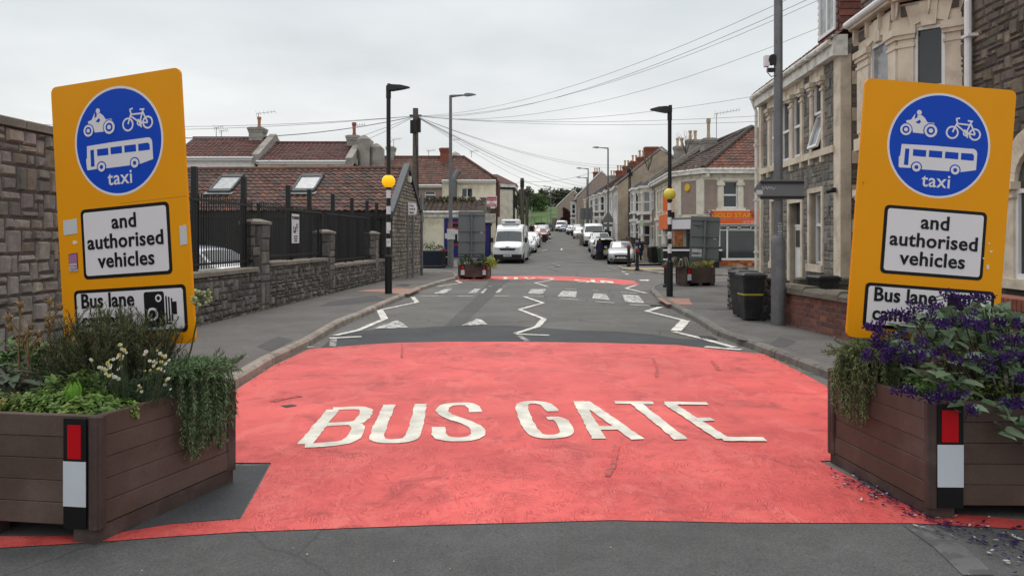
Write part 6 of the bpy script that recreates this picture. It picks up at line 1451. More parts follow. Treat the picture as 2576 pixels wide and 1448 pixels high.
# outlines walked so that the outer face is on the right: front edge runs left to right
footL = [(-3.75, 4.40), (-2.31, 4.20), (-1.96, 5.28), (-2.5, 6.0), (-3.6, 5.95)]
planter("planter", "brown plank planter with white daisies and trailing rosemary beneath the creased amber sign", footL, .10, .714, [(0, 1)], (0,))
footR = [(2.54, 4.58), (4.0, 4.55), (3.85, 5.9), (2.95, 6.15), (2.43, 5.74)]
planter("planter", "brown plank planter overflowing with purple salvia", footR, .085, .714, [(0, 0)], (0,))
footL2 = [(-2.15, 31.5), (-1.05, 31.5), (-.93, 32.6), (-1.5, 33.3), (-2.3, 32.6)]
planter("planter", "brown planter with two reflector strips in front of the white delivery van", footL2, .09, .60, [(0, 0), (0, 1)], (0,))
footR2 = [(5.84, 25.3), (6.9, 25.75), (6.9, 26.8), (6.2, 27.2), (5.72, 26.3)]
planter("planter", "brown planter with one reflector strip below the sign back bearing graffiti", footR2, .10, .62, [(0, 0)], (0,), zb=.1)

# backs of the bus gate signs facing the other way
def sign_back(loc, yaw, roll, w, h, label, posth):
 t = empty("road_sign", loc, label, "road sign"); t.rotation_euler = (0, roll, yaw)
 mb = MB(); mb.prism(rrect(-w / 2, w / 2, -h / 2, h / 2, .04), 0, .015); b = mb.build("board", M['grey_sign'], t)
 mb = MB()
 for z in (.42, .06, -.17, -.43): mb.box(-w / 2 + .01, w / 2 - .01, -.04, 0, z * h - .022, z * h + .022)
 mb.build("channel_rail", M['grey_sign'], t)
 mb = MB(); mb.tube([(0.0, -.10, -h / 2 - posth), (0, -.10, h / 2 - .06)], .048, 12)
 for z in (.42, .06, -.17, -.43): mb.box(-.09, .09, -.16, -.04, z * h - .018, z * h + .018)
 mb.build("post", M['grey_metal'], t); return t
t = sign_back(P(1186, 588, 32.1), R(0), R(.3), 1.14, 1.92, "plain grey sign back with four rails above the small planter near the white van", .6)
mb = MB(); mb.box(.37, .48, -.003, 0, .02, .10); mb.build("label", M['paper'], t)
t = sign_back(P(1772, 601, 26.4), R(-7), R(2.2), 1.0, 1.56, "grey sign back with scrawled graffiti and a poster below", .45)
mb = MB(); mb.box(-.42, -.08, -.004, 0, -.62, -.36); p = mb.build("poster", M['paper'], t)
mb = MB(); mb.box(-.41, -.2, -.006, -.004, -.56, -.47); mb.build("picture_band", M['shopblue'] if False else M['grey_sign'], p); mb = MB()
for k in range(14): x, z = U(-.22, -.1), U(-.57, -.45); mb.box(x - .014, x + .014, -.0065, -.004, z - .012, z + .012)
mb.build("picture_speck", mat("poster pink", (.30, .06, .12), .6), p)
mb = MB(); w_ = [(-.42, .42), (-.40, .38), (-.36, .43), (-.34, .36), (-.30, .42), (-.28, .36), (-.26, .41), (-.24, .36), (-.22, .42), (-.19, .30), (-.24, .29), (-.15, .42), (-.10, .42), (-.12, .38), (-.06, .36), (-.12, .32)]
for a, b in zip(w_, w_[1:]): mb.bar((a[0], -.003, a[1] + .06), (b[0], -.003, b[1] + .06), .004, .012)
mb.build("graffiti_scrawl", M['sblack'], t)
mb = MB(); mb.box(.30, .40, -.003, 0, .0, .04); mb.build("label", M['paper'], t)

# ================================================================ poles, beacons, lamps
def head_lantern(mb, x, z, sx, ln=.62):
 mb.loft([[(x + sx * a, -w_, z + za), (x + sx * a, w_, z + za), (x + sx * a, w_ * .8, z + zb_), (x + sx * a, -w_ * .8, z + zb_)] for a, w_, za, zb_ in ((-.06, .07, -.07, .06), (.1, .11, -.09, .09), (ln * .6, .13, -.045, .07), (ln, .06, -.01, .02))])
def beacon(loc, h, hg, sx, label, globe, base=1.28, k=1.0):
 t = empty("belisha_beacon", loc, label, "crossing beacon", YAW, "crossing beacons")
 mb = MB(); mb.tube([(0, 0, 0), (0, 0, base - .05), (0, 0, base)], [.105 * k, .105 * k, .075 * k], 16); mb.build("base", M['black'], t)
 mb = MB(); mb.tube([(0, 0, base), (0, 0, h - .25)], .062 * k, 14); pole = mb.build("pole", M['black'], t)
 z = base + .02; i = 0; seg = (hg - .25 - base) / 8
 mb = MB()
 for i in range(8):
  if i % 2 == 1 or i == 0 and False: mb.tube([(0, 0, base + i * seg), (0, 0, base + (i + 1) * seg)], .0645 * k, 14)
 mb.build("white_band", M['swhite'], pole)
 mb = MB(); mb.ball((0, 0, hg), .195 * k, 24, 14); mb.build("globe", globe, t, True)
 mb = MB(); mb.tube([(0, 0, hg - .24 * k), (0, 0, hg - .17 * k)], .085 * k, 12); mb.tube([(0, 0, hg + .17 * k), (0, 0, hg + .22 * k)], .08 * k, 12); mb.build("collar", M['black'], t)
 mb = MB(); mb.tube([(0, 0, h - .3), (0, 0, h - .05)], .075 * k, 12); head_lantern(mb, 0, h, sx, .62 * k); mb.box(-.03, .06, -.04, .04, h + .07, h + .12); mb.build("street_lantern", M['grey_metal'] if False else M['black'], t)
 for z in (base + .35, base + .62):
  mb = MB(); mb.box(-.05, .05, -.069 * k, -.064 * k, z, z + .1); mb.build("sticker", M['paper'], t)
 return t
M['globe_lit'] = mat("lit amber globe", (1.0, .50, .005), .3, var=.0, emit=.55); M['globe'] = mat("pale amber globe", (.78, .62, .07), .28, var=.04, vs=2, spec=.5)
beacon(G(977, 738, .1), P(0, 230, G(977, 738, .1).y).z, P(0, 465, G(977, 738, .1).y).z, 1, "lit amber crossing beacon on a black and white pole beside the railings", M['globe_lit'], 1.13)
pb_ = G(1684, 745, .1)
beacon(pb_, P(0, 285, pb_.y).z, P(0, 497, pb_.y).z, -1, "unlit pale yellow crossing beacon near the sign back with graffiti", M['globe'], 1.0, .86)

def lamp(loc, h, arm, sx, label, r=.075, basez=1.6, ang=0.0):
 t = empty("street_lamp", loc, label, "street lamp", ang, "tall street lamps along the road")
 mb = MB(); mb.tube([(0, 0, 0), (0, 0, basez), (0, 0, basez + .12)], [r * 1.55, r * 1.55, r], 12); mb.build("base", M['grey_metal'], t)
 mb = MB(); mb.tube([(0, 0, basez + .1), (0, 0, h)], [r, r * .72], 12); mb.build("column", M['grey_metal'], t)
 mb = MB(); mb.tube([(0, 0, h - .04), (sx * arm * .6, 0, h + .0), (sx * arm, 0, h + .03)], [r * .75, r * .5, r * .4], 8); mb.build("arm", M['grey_metal'], t)
 mb = MB(); head_lantern(mb, sx * arm, h + .04, sx, .6); mb.build("lantern", M['grey_metal'], t)
 return t
y = 43.0; l1 = lamp(P(1133, 669, y) * 1 if False else Vector((X_at(1133, y), y, .1)), Z_at(245, y), .85, 1, "tall grey street lamp with white notices tied to it beside the navy box planter", .115, 1.8)
mb = MB(); mb.box(-.18, .26, -.22, -.17, 1.55, 2.15); mb.build("notice", M['paper'], l1); mb = MB(); mb.disc((.3, -.24, 1.98), .2, 'y', .02, 16, 1.3, .7); mb.build("round_notice", M['paper'], l1); mb = MB(); mb.box(-.3, -.18, -.21, -.19, 1.6, 1.9); mb.build("small_notice", M['paper'], l1)
for u, v, y, sx, lb in ((1529, 372, 76, -1, "grey street lamp with a warning triangle back on it, before the tan gable"), (1479, 424, 100, -1, "slender grey street lamp behind the two post sign back"), (1476, 447, 112, -1, "thinner grey street lamp beside the slender one, further up the road"), (1385, 469, 146, -1, "dark street lamp in front of the grassy bank")):
 o = lamp(Vector((X_at(u, y), y, gz(y))), Z_at(v, y) - gz(y), 1.0, sx, lb, .10 if y < 140 else .08, 1.6)
 if u == 1529:
  mb = MB(); zc = Z_at(557, y) - gz(y); mb.prism([(-.68, zc - .1), (.68, zc - .1), (0, zc + 1.1)], -.16, -.13); mb.box(-.5, .5, -.16, -.13, zc - .55, zc - .25); mb.box(-.35, .35, -.16, -.13, zc - 2.9, zc - 2.1); mb.build("sign_back", M['grey_sign'], o)
  mb = MB(); mb.box(-.3, .3, -.16, -.13, zc - 1.75, zc - .95); mb.build("black_plate", M['black'], o)

# big grey column with the direction sign, close by on the footway
pc = G(1957, 817, .1)
t = empty("street_lamp", pc, "broad grey column by the brick wall, carrying a pointed sign back and a camera", "street lamp")
mb = MB(); mb.tube([(0, 0, 0), (0, 0, 1.52), (0, 0, 1.62), (0, 0, 1.66)], [.128, .128, .115, .085], 20); mb.tube([(0, 0, 0), (0, 0, .12)], .131, 20); mb.build("base", M['grey_metal'], t, True)
mb = MB(); mb.tube([(0, 0, 1.64), (0, 0, 9.0)], [.083, .075], 18); mb.build("column", M['grey_metal'], t, True)
mb = MB(); mb.box(-.022, .03, -.131, -.126, .35, .75); mb.build("inspection_door", M['grey_metal'], t)
text_obj("12101", .10, M['sgrey'], t, (-.035, -.088, 1.78), rot=(R(90), R(90), 0), name="column_number")
ws = pc.y; zc = Z_at(478, ws) - .1; sL, sR = (1889 - 1957) / FOC * ws, (2016 - 1957) / FOC * ws
t2 = empty("direction_sign", pc + Vector((0, 0, zc)), "grey back of a pointed direction sign clamped to the broad grey column", "sign")
mb = MB(); hh = (504 - 455) / FOC * ws / 2; mb.prism([(sL, .0), (sL + .14, hh), (sR, hh), (sR, -hh), (sL + .14, -hh)], -.13, -.11); mb.build("board", M['grey_sign'], t2)
mb = MB(); mb.box(sL + .13, sR - .01, -.16, -.13, hh - .07, hh - .03); mb.box(sL + .13, sR - .01, -.16, -.13, -hh + .02, -hh + .06); mb.build("channel_rail", M['black'], t2)
mb = MB(); mb.tube([(0, 0, hh - .1), (0, 0, hh + .02)], .095, 14); mb.tube([(0, 0, -hh), (0, 0, -hh + .1)], .095, 14); mb.build("clamp", M['grey_metal'], t2)
mb = MB(); mb.box(sL + .05, sL + .17, -.134, -.13, -hh + .09, -hh + .17); mb.build("sticker", M['paper'], t2)
mb = MB(); pts_ = [(.16, .08), (.18, .02), (.23, .08), (.25, .02), (.28, .08), (.30, .03), (.33, .07), (.36, .02), (.40, .06)]
for a, b in zip(pts_, pts_[1:]): mb.bar((sL + a[0], -.133, a[1] - .02), (sL + b[0], -.133, b[1] - .02), .004, .008)
mb.build("graffiti_scrawl", M['sgrey'], t2)
zc = Z_at(168, ws)
t3 = empty("traffic_camera", pc + Vector((-.085, 0, zc - .1)), "small white traffic camera clamped high on the broad grey column", "camera")
mb = MB(); mb.box(-.17, -.09, -.05, .07, .0, .2); mb.build("body", M['swhite'], t3); mb = MB(); mb.disc((-.03, -.06, .12), .10, 'y', .09, 12, .8, 1); mb.box(-.12, .0, -.04, .04, -.1, -.03); mb.build("bracket", M['black'], t3)
mb = MB(); mb.tube([(-.12, -.03, .0), (-.13, -.05, -.12), (-.06, -.05, -.2), (.03, -.05, -.16)], .009, 6); mb.build("cable", M['grey_metal'], t3)

# telegraph poles and overhead wires
def telegraph(u, v, y, r, label, boxes=True):
 z = Z_at(v, y); t = empty("telegraph_pole", (X_at(u, y), y, gz(y)), label, "telegraph pole"); h = z - gz(y)
 mb = MB(); mb.tube([(0, 0, 0), (0, 0, h)], [r * 1.15, r * .85], 12); mb.build("pole", M['timber'], t)
 mb = MB()
 if boxes:
  mb.box(-.26, -.12, -.12, .1, h - 1.25, h - .6); mb.box(.12, .26, -.12, .1, h - 1.2, h - .5); mb.box(-.08, .08, -.3, -.16, h - 1.25, h - .6); mb.box(-.3, .3, -.05, .05, h - .42, h - .32)
 else: mb.box(-.25, .25, -.3, -.1, h - 1.1, h - .3)
 mb.build("junction_box", M['black'], t)
 mb = MB(); mb.tube([(.0, -r, h - 1.2), (.1, -r * .9, h - 2.5), (.16, -r * .8, h - 4), (.14, -r, h - 6)], .02, 5); mb.build("cable", M['black'], t)
 return Vector((X_at(u, y), y, z))
tp = telegraph(1045, 273, 38.0, .16, "wooden telegraph pole with black junction boxes behind the stone gable")
tp2 = telegraph(1313, 448, 92, .25, "wooden telegraph pole beside the cream bay building, left of the trees".replace(", left of the trees", " before the trees"), False)
tp3 = telegraph(1325, 478, 128, .25, "second wooden telegraph pole seen beyond the cream bay building", False)
tp4 = telegraph(1583, 410, 70, .17, "telegraph pole with a black box rising behind the terrace roofs", True)
M['wire'] = mat("overhead wire", (.20, .20, .205), .6, var=0)
wires = []
def wire(a, b, sag, label, r=.0068):
 a, b = Vector(a), Vector(b); n = 14; mid = (a + b) / 2; mb = MB()
 mb.tube([a.lerp(b, k / n) - Vector((0, 0, sag * 4 * (k / n) * (1 - k / n))) - mid for k in range(n + 1)], r, 5)
 tag(mb.build("overhead_wire", M['wire'], loc=mid), label, "wire", "overhead wires fanning from the telegraph poles")
hub = tp + Vector((0, 0, -.38))
# towards the houses on the terrace side
for (u, v, y), sg, lb in (((1905, 241, 25.2), .5, "wire from the telegraph pole to the far gutter corner of the stone house"), ((1906, 292, 25.4), .25, "upper of two level wires ending at the stone house pilaster"), ((1906, 306, 25.4), .25, "lower of two level wires ending at the stone house pilaster"), ((2056, 72, 21.5), 1.0, "wire climbing to the foot of the tile hung dormer"),
     ((2105, -20, 20), .9, "highest of the wires crossing behind the grey column"), ((2110, -62, 18), .8, "second of the steep wires crossing the sky to the dormer roof"), ((2280, -120, 15), 1.0, "steepest wire sweeping up over the grey column")):
 wire(hub, P(u, v, y), sg, lb)
# away to the side beyond the amber sign
for (u, v, y), sg, lb, r in (((40, 310, 42), .35, "upper thin wire running off behind the tall stone wall", .011), ((40, 322, 42), .35, "lower thin wire running off behind the tall stone wall", .011), ((380, 345, 30), .4, "thick black cable dipping behind the amber sign", .02), ((640, 410, 50), .3, "wire dropping from the pole towards the red tiled roofs", .011), ((760, 402, 52), .3, "second wire dropping from the pole towards the red tiled roofs", .011)):
 wire(hub + Vector((0, 0, .0)), P(u, v, y), sg, lb, r)
for (u, v, y), sg, lb in (((1583, 415, 70), .8, "upper wire of the bundle sloping down the road"), ((1583, 422, 70), .8, "second wire of the bundle sloping down the road"), ((1545, 470, 86), .9, "third wire of the bundle sloping down the road"), ((1530, 478, 90), .9, "fourth wire of the bundle sloping down the road"), ((1500, 470, 95), .9, "fifth wire of the bundle sloping down the road"), ((1490, 478, 98), 1.0, "sixth wire of the bundle sloping down the road"), ((1470, 500, 110), 1.0, "lowest wire of the bundle sloping down the road")):
 wire(hub, P(u, v, y), sg, lb, .0095)
for a, (u, v, y), lb in ((tp2, (1150, 460, 66), "thin wire from the second pole to the hipped roof"), (tp2, (1480, 470, 100), "thin wire from the second pole across the road"), (tp2, (1500, 430, 95), "thin rising wire from the second pole across the road"), (tp4, (1640, 430, 62), "short wire from the terrace pole to a nearby chimney"), (tp3, (1480, 495, 120), "wire from the third pole across the road before the trees")):
 wire(a - Vector((0, 0, .4)), P(u, v, y), .5, lb, .018)

# direction sign by the gable, with two posts
y = 30.9; t = empty("direction_sign", (-4.12, 30.9, .1), "white pointed sign to St George, Lawrence Hill and Kingswood, on two grey posts", "sign", R(74))
zc0, zc1 = Z_at(541, y) - .1, Z_at(509, y) - .1
mb = MB(); mb.prism([(-.32, zc0), (.42, zc0), (.56, (zc0 + zc1) / 2), (.42, zc1), (-.32, zc1)], -.03, 0); b = mb.build("board", M['swhite'], t)
mb = MB(); mb.prism([(-.30, zc0 + .02), (.41, zc0 + .02), (.53, (zc0 + zc1) / 2), (.41, zc1 - .02), (-.30, zc1 - .02)], -.033, -.03); mb.build("border", M['sblack'], b); mb = MB(); mb.prism([(-.285, zc0 + .035), (.405, zc0 + .035), (.51, (zc0 + zc1) / 2), (.405, zc1 - .035), (-.285, zc1 - .035)], -.036, -.033); mb.build("face", M['swhite'], b)
text_obj("St George\nLawrence Hill\nKingswood", .135, M['sblack'], b, (-.25, -.038, zc1 - .18), align='LEFT', sx=.72, bold=.001)
for x in (-.25, .27): mb = MB(); mb.tube([(x, .05, 0), (x, .05, zc1)], .045, 8); mb.build("post", M['grey_metal'], t)
t = empty("sign_post", (-3.97, 33.2, .1), "tall grey post with narrow sign backs at the corner of the stone gable", "sign post")
mb = MB(); mb.tube([(0, 0, 0), (0, 0, Z_at(505, 36))], .06, 8); mb.build("post", M['grey_metal'], t); mb = MB(); mb.box(-.03, .05, -.3, .3, Z_at(540, 36), Z_at(505, 36)); mb.box(-.03, .05, -.25, .25, Z_at(565, 36), Z_at(548, 36)); mb.build("plate", M['grey_sign'], t)
t = empty("road_sign", (X_at(1475, 88), 88, gz(88)), "grey back of a square sign on two posts beside the parked cars", "road sign")
z0_, z1_ = Z_at(552, 88) - gz(88), Z_at(523.5, 88) - gz(88); mb = MB(); mb.box(-.72, .72, -.02, 0, z0_, z1_); mb.build("board", M['grey_sign'], t)
mb = MB(); [mb.box(-.7, .7, -.06, -.02, z - .03, z + .03) for z in (z0_ + .08, (z0_ + z1_) / 2, z1_ - .08)]; mb.build("channel_rail", M['grey_sign'], t)
for x in (-.3, .25): mb = MB(); mb.tube([(x, -.1, 0), (x, -.1, z1_)], .05, 8); mb.build("post", M['grey_metal'], t)

# bollards, bench, box planter
def bollard(loc, h, label, r=.085, red=True, bands=False):
 t = empty("bollard", loc, label, "bollard", 0, "bollards on the footways")
 mb = MB()
 if bands:
  mb.tube([(0, 0, 0), (0, 0, h)], r, 12); mb.build("post", M['black'], t)
  for z in (.05, h * .52): mb = MB(); mb.tube([(0, 0, z), (0, 0, z + h * .25)], r + .004, 12); mb.build("white_band", M['swhite'], t)
 else:
  mb.lathe([(r * 1.35, 0), (r * 1.35, h * .10), (r, h * .13), (r, h * .80), (r * 1.15, h * .82), (r * 1.15, h * .93), (r * .9, h * .97), (r * .4, h)], 14); mb.build("post", M['black'], t)
  if red: mb = MB(); mb.tube([(0, 0, h * .835), (0, 0, h * .915)], r * 1.17, 14); mb.build("red_band", M['sred'], t)
 return t
def gp2(u, v): return G(u, v, .1)
bollard(gp2(1581, 671), .0 + (671 - 616) / FOC * gp2(1581, 671).y, "black bollard in front of the silver car, nearer its middle")
bollard(gp2(1602.5, 681), (681 - 624) / FOC * gp2(1602, 681).y, "black bollard with a red band on the buff paving by the silver car")
bollard(gp2(1676, 722), (722 - 662) / FOC * gp2(1676, 722).y, "black bollard with a red band beside the unlit beacon pole")
bollard(gp2(1117, 672), (672 - 624) / FOC * gp2(1117, 672).y, "black bollard with a red band beside the grey street lamp and navy planter")
yy = 78; bollard(Vector((X_at(1382.5, yy), yy, gz(yy) + .1)), .88, "black and white banded bollard on the build-out by the red car", .11, bands=True)
y = 43.4; t = empty("box_planter", (X_at(1084, y), y, .1), "navy box planter with small shrubs by the chip shop corner", "planter")
M['navy'] = mat("navy paint", (.012, .017, .032), .5, var=.1)
mb = MB(); mb.bbox(-.62, .78, 0, 1.0, 0, .92, .02); mb.build("box", M['navy'], t); mb = MB(); mb.box(-.66, .82, -.03, .0, .86, .92); mb.box(-.66, .82, -.03, 0, 0, .05); mb.box(-.66, -.6, -.028, 0, .05, .86); mb.box(.76, .82, -.028, 0, .05, .86); mb.build("trim", M['grey_metal'], t)
t = empty("box_planter", (X_at(1106, 44.2), 44.2, .1), "black box with a white rail behind the bollard by the navy planter", "planter"); mb = MB(); mb.bbox(0, .6, 0, .9, 0, .9, .02); mb.build("box", M['black'], t); mb = MB(); mb.box(-.02, .62, -.03, 0, .5, .56); mb.build("rail", M['swhite'], t)
y = 41.5; x0 = X_at(1668, y); t = empty("bench_planter", (x0, y, .1), "long black planter trough with a white rail in front of the orange takeaway", "planter")
mb = MB(); mb.box(0, 3.2, 0, .7, .35, 1.15); mb.box(.05, .25, .1, .6, 0, .35); mb.box(2.9, 3.1, .1, .6, 0, .35); mb.build("trough", M['black'], t); mb = MB(); mb.box(-.02, 3.22, -.03, 0, .92, 1.02); mb.box(-.02, 1.2, -.032, 0, .42, .5); mb.build("rail", M['swhite'], t)
# bins by the build-outs up the road
wheelie_bin(Vector((X_at(1369, 77), 77, gz(77) + .1)), R(10), "black wheelie bin on the build-out in front of the red car", 'binblack', .82)
wheelie_bin(Vector((X_at(1330, 76.5), 76.5, gz(77) + .1)), R(80), "dark green slim litter bin beside the second telegraph pole", 'binblack', .62)
for u, y, lb in ((1356, 76, "stubby concrete post in front of the red car bonnet"), (1462, 74, "tan rounded concrete post before the small white car")):
 mb = MB(); mb.lathe([(.2, 0), (.2, .95), (.14, 1.08), (.0, 1.12)], 12); tag(mb.build("concrete_post", mat("concrete post", (.24, .20, .16), .9, var=.2, vs=4), loc=(X_at(u, y), y, gz(y))), lb, "post")
# ================================================================ cars
def car(name, label, cat, col, loc, rot, kind='hatch', plate=None, detail=2, roofc=None, rack=False, tail=None, metallic=.25):
 K = {  # y along the car from the nose, low edge, waist, top, half width, half width at top
     'hatch': [(0, .30, .60, .62, .66, .55), (.10, .20, .70, .74, .80, .66), (.75, .20, .92, .95, .86, .72), (1.02, .20, .97, 1.0, .87, .70), (1.80, .20, .97, 1.40, .88, .60), (2.35, .20, .98, 1.47, .88, .61), (3.25, .20, 1.0, 1.42, .87, .59), (3.80, .22, .98, 1.02, .84, .66), (4.0, .30, .72, .76, .78, .66)],
     'suv': [(0, .38, .80, .84, .72, .62), (.10, .26, .88, .94, .86, .72), (.85, .26, 1.05, 1.09, .91, .78), (1.10, .26, 1.10, 1.13, .92, .76), (1.75, .26, 1.10, 1.62, .93, .68), (2.4, .26, 1.1, 1.70, .93, .69), (3.85, .26, 1.1, 1.64, .92, .66), (4.25, .28, 1.05, 1.12, .90, .72), (4.4, .38, .80, .84, .84, .72)],
     'saloon': [(0, .30, .58, .60, .68, .55), (.10, .20, .68, .72, .82, .66), (.95, .20, .88, .91, .87, .72), (1.25, .20, .93, .96, .88, .70), (2.05, .20, .94, 1.34, .89, .58), (2.6, .20, .95, 1.40, .89, .59), (3.4, .20, .97, 1.34, .88, .57), (3.95, .20, .98, 1.02, .86, .66), (4.5, .24, .92, .95, .84, .66), (4.6, .32, .68, .72, .78, .6)],
     'van': [(0, .36, .95, .98, .80, .68), (.12, .24, 1.02, 1.08, .95, .82), (.70, .24, 1.22, 1.26, .99, .86), (.85, .24, 1.28, 1.31, 1.0, .88), (1.55, .24, 1.32, 2.0, 1.0, .80), (2.1, .24, 1.34, 2.22, 1.0, .84), (4.7, .24, 1.34, 2.22, 1.0, .84), (4.85, .28, 1.3, 2.1, .98, .82)],
     'bigvan': [(0, .40, 1.02, 1.05, .82, .70), (.12, .26, 1.10, 1.16, .98, .86), (.62, .26, 1.28, 1.32, 1.02, .90), (.80, .26, 1.33, 1.37, 1.02, .90), (1.40, .26, 1.38, 2.15, 1.02, .84), (1.85, .26, 1.40, 2.52, 1.02, .86), (2.3, .26, 1.4, 2.60, 1.02, .88), (5.7, .26, 1.4, 2.60, 1.02, .88), (5.9, .3, 1.35, 2.5, 1.0, .86)]}[kind]
 t = empty(name, loc, label, cat, rot)
 key = ('car', tuple(col), metallic)
 if key not in M: M[key] = mat("car paint", col, .32, metallic, var=.03, vs=2, spec=.5, coat=.6)
 paint = M[key]
 def ring(s):
  y, zl, zb, zt, hw, tw = s
  h = [(hw * .86, zl), (hw * .985, zl + .06), (hw, zl + (zb - zl) * .45), (hw * .975, zb - .03), (hw * .94, zb), (tw + .03, zt - min(.05, (zt - zb) * .3)), (tw * .9, zt), (tw * .45, zt + .02)]
  return [(x, y, z) for x, z in h] + [(0, y, zt + .028)] + [(-x, y, z) for x, z in reversed(h)]
 rings = [ring(s) for s in K]; n = len(rings[0])
 mb = MB(); mb.loft(rings, True, True, closed=True); mb.build("body", paint, t, True)
 lp = lambda a, b, k: tuple(a[i] + (b[i] - a[i]) * k for i in range(3))
 i0 = max(i for i in range(len(K) - 1) if K[i][3] - K[i][2] < .12 and i < 5)    # windscreen base
 # windscreen
 gl = MB(); A, B = rings[i0], rings[i0 + 1]; ids = [5, 6, 7, 8, 9, 10, 11]
 q0 = [lp(A[k], B[k], .10) for k in ids]; q1 = [lp(A[k], B[k], .93) for k in ids]
 sh = lambda p, k: (p[0] * k, p[1] - .014, p[2] + .012)
 gl.loft([[sh(p, .95) for p in q0], [sh(p, .95) for p in q1]], False, False, False); ws = gl.build("windscreen", M['carglass'], t, norm=False)
 # rear screen
 j = len(K) - 2
 while K[j][3] - K[j][2] < .12: j -= 1
 if j + 1 < len(K) and kind in ('hatch', 'suv', 'saloon'):
  gl = MB(); A, B = rings[j], rings[j + 1]; q0 = [lp(A[k], B[k], .08) for k in ids]; q1 = [lp(A[k], B[k], .85) for k in ids]; s2 = lambda p, k: (p[0] * k, p[1] + .014, p[2] + .012)
  gl.loft([[s2(p, .93) for p in q0], [s2(p, .93) for p in q1]], False, False, False); gl.build("rear_screen", M['carglass'], t, norm=False)
 # side windows
 for sgn in (1, -1):
  a4, a5 = (4, 5) if sgn > 0 else (n - 5, n - 6)
  last = j if kind not in ('van', 'bigvan') else i0 + 2
  for i in range(i0, last + (1 if kind in ('hatch', 'suv', 'saloon') else 0)):
   A, B = rings[i], rings[i + 1]
   lo0, lo1 = lp(A[a4], A[a5], .12), lp(B[a4], B[a5], .12); hi0, hi1 = lp(A[a4], A[a5], .92), lp(B[a4], B[a5], .92)
   if K[i][3] - K[i][2] < .12: hi0 = lo0
   if K[i + 1][3] - K[i + 1][2] < .12: hi1 = lo1
   e0 = .04 if K[i][3] - K[i][2] > .12 else .22; e1 = .04 if K[i + 1][3] - K[i + 1][2] > .12 else .25
   ox = .008 * sgn; pts = [lp(lo0, lo1, e0), lp(lo0, lo1, 1 - e1), lp(hi0, hi1, 1 - e1), lp(hi0, hi1, e0)]
   gl = MB(); gl.face([(p[0] + ox, p[1], p[2] + .003) for p in pts]); gl.build("side_window", M['carglass'], t, norm=False)
 W = K[3][4]; Lc = K[-1][0]; big = kind in ('van', 'bigvan'); rw = .36 if big else .32
 zN = K[1][2]
 for y_ in (.82 + (.1 if big else 0), Lc - .85 - (.3 if big else 0)):
  for sgn in (1, -1):
   mb = MB(); x0 = sgn * (W - .19); mb.disc((x0 if sgn > 0 else x0 - .2, y_, rw), rw, 'x', .2, 20); w_ = mb.build("wheel", M['tyre'], t)
   mb = MB(); mb.disc((sgn * (W + .012) - .003, y_, rw), rw * .64, 'x', .006, 14); mb.build("rim", M['rim'], w_)
   if detail > 1:
    mb = MB(); mb.disc((sgn * (W - .0) - .002, y_, rw + .02), rw * 1.14, 'x', .004, 20); mb.build("wheel_arch", M['black'], t)
 # nose: lamps, grille, bumper, plate
 lo = K[1][1]
 for sgn in (1, -1):
  mb = MB(); hw = K[1][4]; z = zN - .02
  mb.loft([[(sgn * hw * 1.01, .30, z - .0), (sgn * hw * .62, -.012, z - .12), (sgn * hw * .62, -.014, z - .25), (sgn * hw * .98, .10, z - .25)], [(sgn * hw * .98, .36, z + .03), (sgn * hw * .64, .20, z + .01), (sgn * hw * .62, .20, z - .25), (sgn * hw * .9, .32, z - .25)]]); mb.build("headlight", M['lampglass'], t)
  mb = MB(); mb.loft([[(sgn * (W + .02), K[i0][0] + .12, K[i0][2] + .02), (sgn * (W + .20), K[i0][0] + .08, K[i0][2] + .06), (sgn * (W + .20), K[i0][0] + .08, K[i0][2] + (.36 if big else .2)), (sgn * (W + .03), K[i0][0] + .10, K[i0][2] + (.36 if big else .2))], [(sgn * (W + .02), K[i0][0] + .22, K[i0][2] + .02), (sgn * (W + .18), K[i0][0] + .2, K[i0][2] + .06), (sgn * (W + .18), K[i0][0] + .2, K[i0][2] + (.34 if big else .18)), (sgn * (W + .03), K[i0][0] + .22, K[i0][2] + (.34 if big else .18))]]); mb.build("mirror", M['black'] if big else paint, t)
 hw = K[1][4]
 mb = MB(); mb.prism([(-hw * .56, zN - .10), (hw * .56, zN - .10), (hw * .48, zN - .24), (-hw * .48, zN - .24)], -.012, .2); mb.prism([(-hw * .55, lo + .17), (hw * .55, lo + .17), (hw * .6, lo + .04), (-hw * .6, lo + .04)], -.012, .2)
 for sgn in (1, -1): mb.prism([(sgn * hw * .62, lo + .16), (sgn * hw * .9, lo + .20), (sgn * hw * .9, lo + .08), (sgn * hw * .66, lo + .06)], .0, .3)
 mb.build("grille", M['black'], t)
 if big: mb = MB(); mb.loft([[(-hw * .9, -.02, lo), (hw * .9, -.02, lo), (hw * .9, -.02, lo + .34), (-hw * .9, -.02, lo + .34)], [(-hw * 1.05, .3, lo), (hw * 1.05, .3, lo), (hw * 1.05, .3, lo + .34), (-hw * 1.05, .3, lo + .34)]]); mb.build("bumper", M['black'], t)
 zp = lo + .24 if not big else lo + .26
 mb = MB(); mb.box(-.26, .26, -.028, .06, zp - .06, zp + .055); pl_ = mb.build("number_plate", M['plate'], t)
 if plate: text_obj(plate, .105, M['sblack'], pl_, (0, -.033, zp - .035), sx=.82, bold=.002)
 # tail
 for sgn in (1, -1):
  mb = MB(); yb_ = Lc - .02; z = K[-1][2]; mb.box(min(sgn * .52, sgn * .80), max(sgn * .52, sgn * .80), yb_ - .22, yb_ + .01, z - .02, z + .16 if not big else z + .5); mb.build("tail_light", M['tail'], t)
 mb = MB(); mb.box(-.26, .26, Lc - .02, Lc + .02, .55, .66); mb.build("rear_plate", M['yplate'], t)
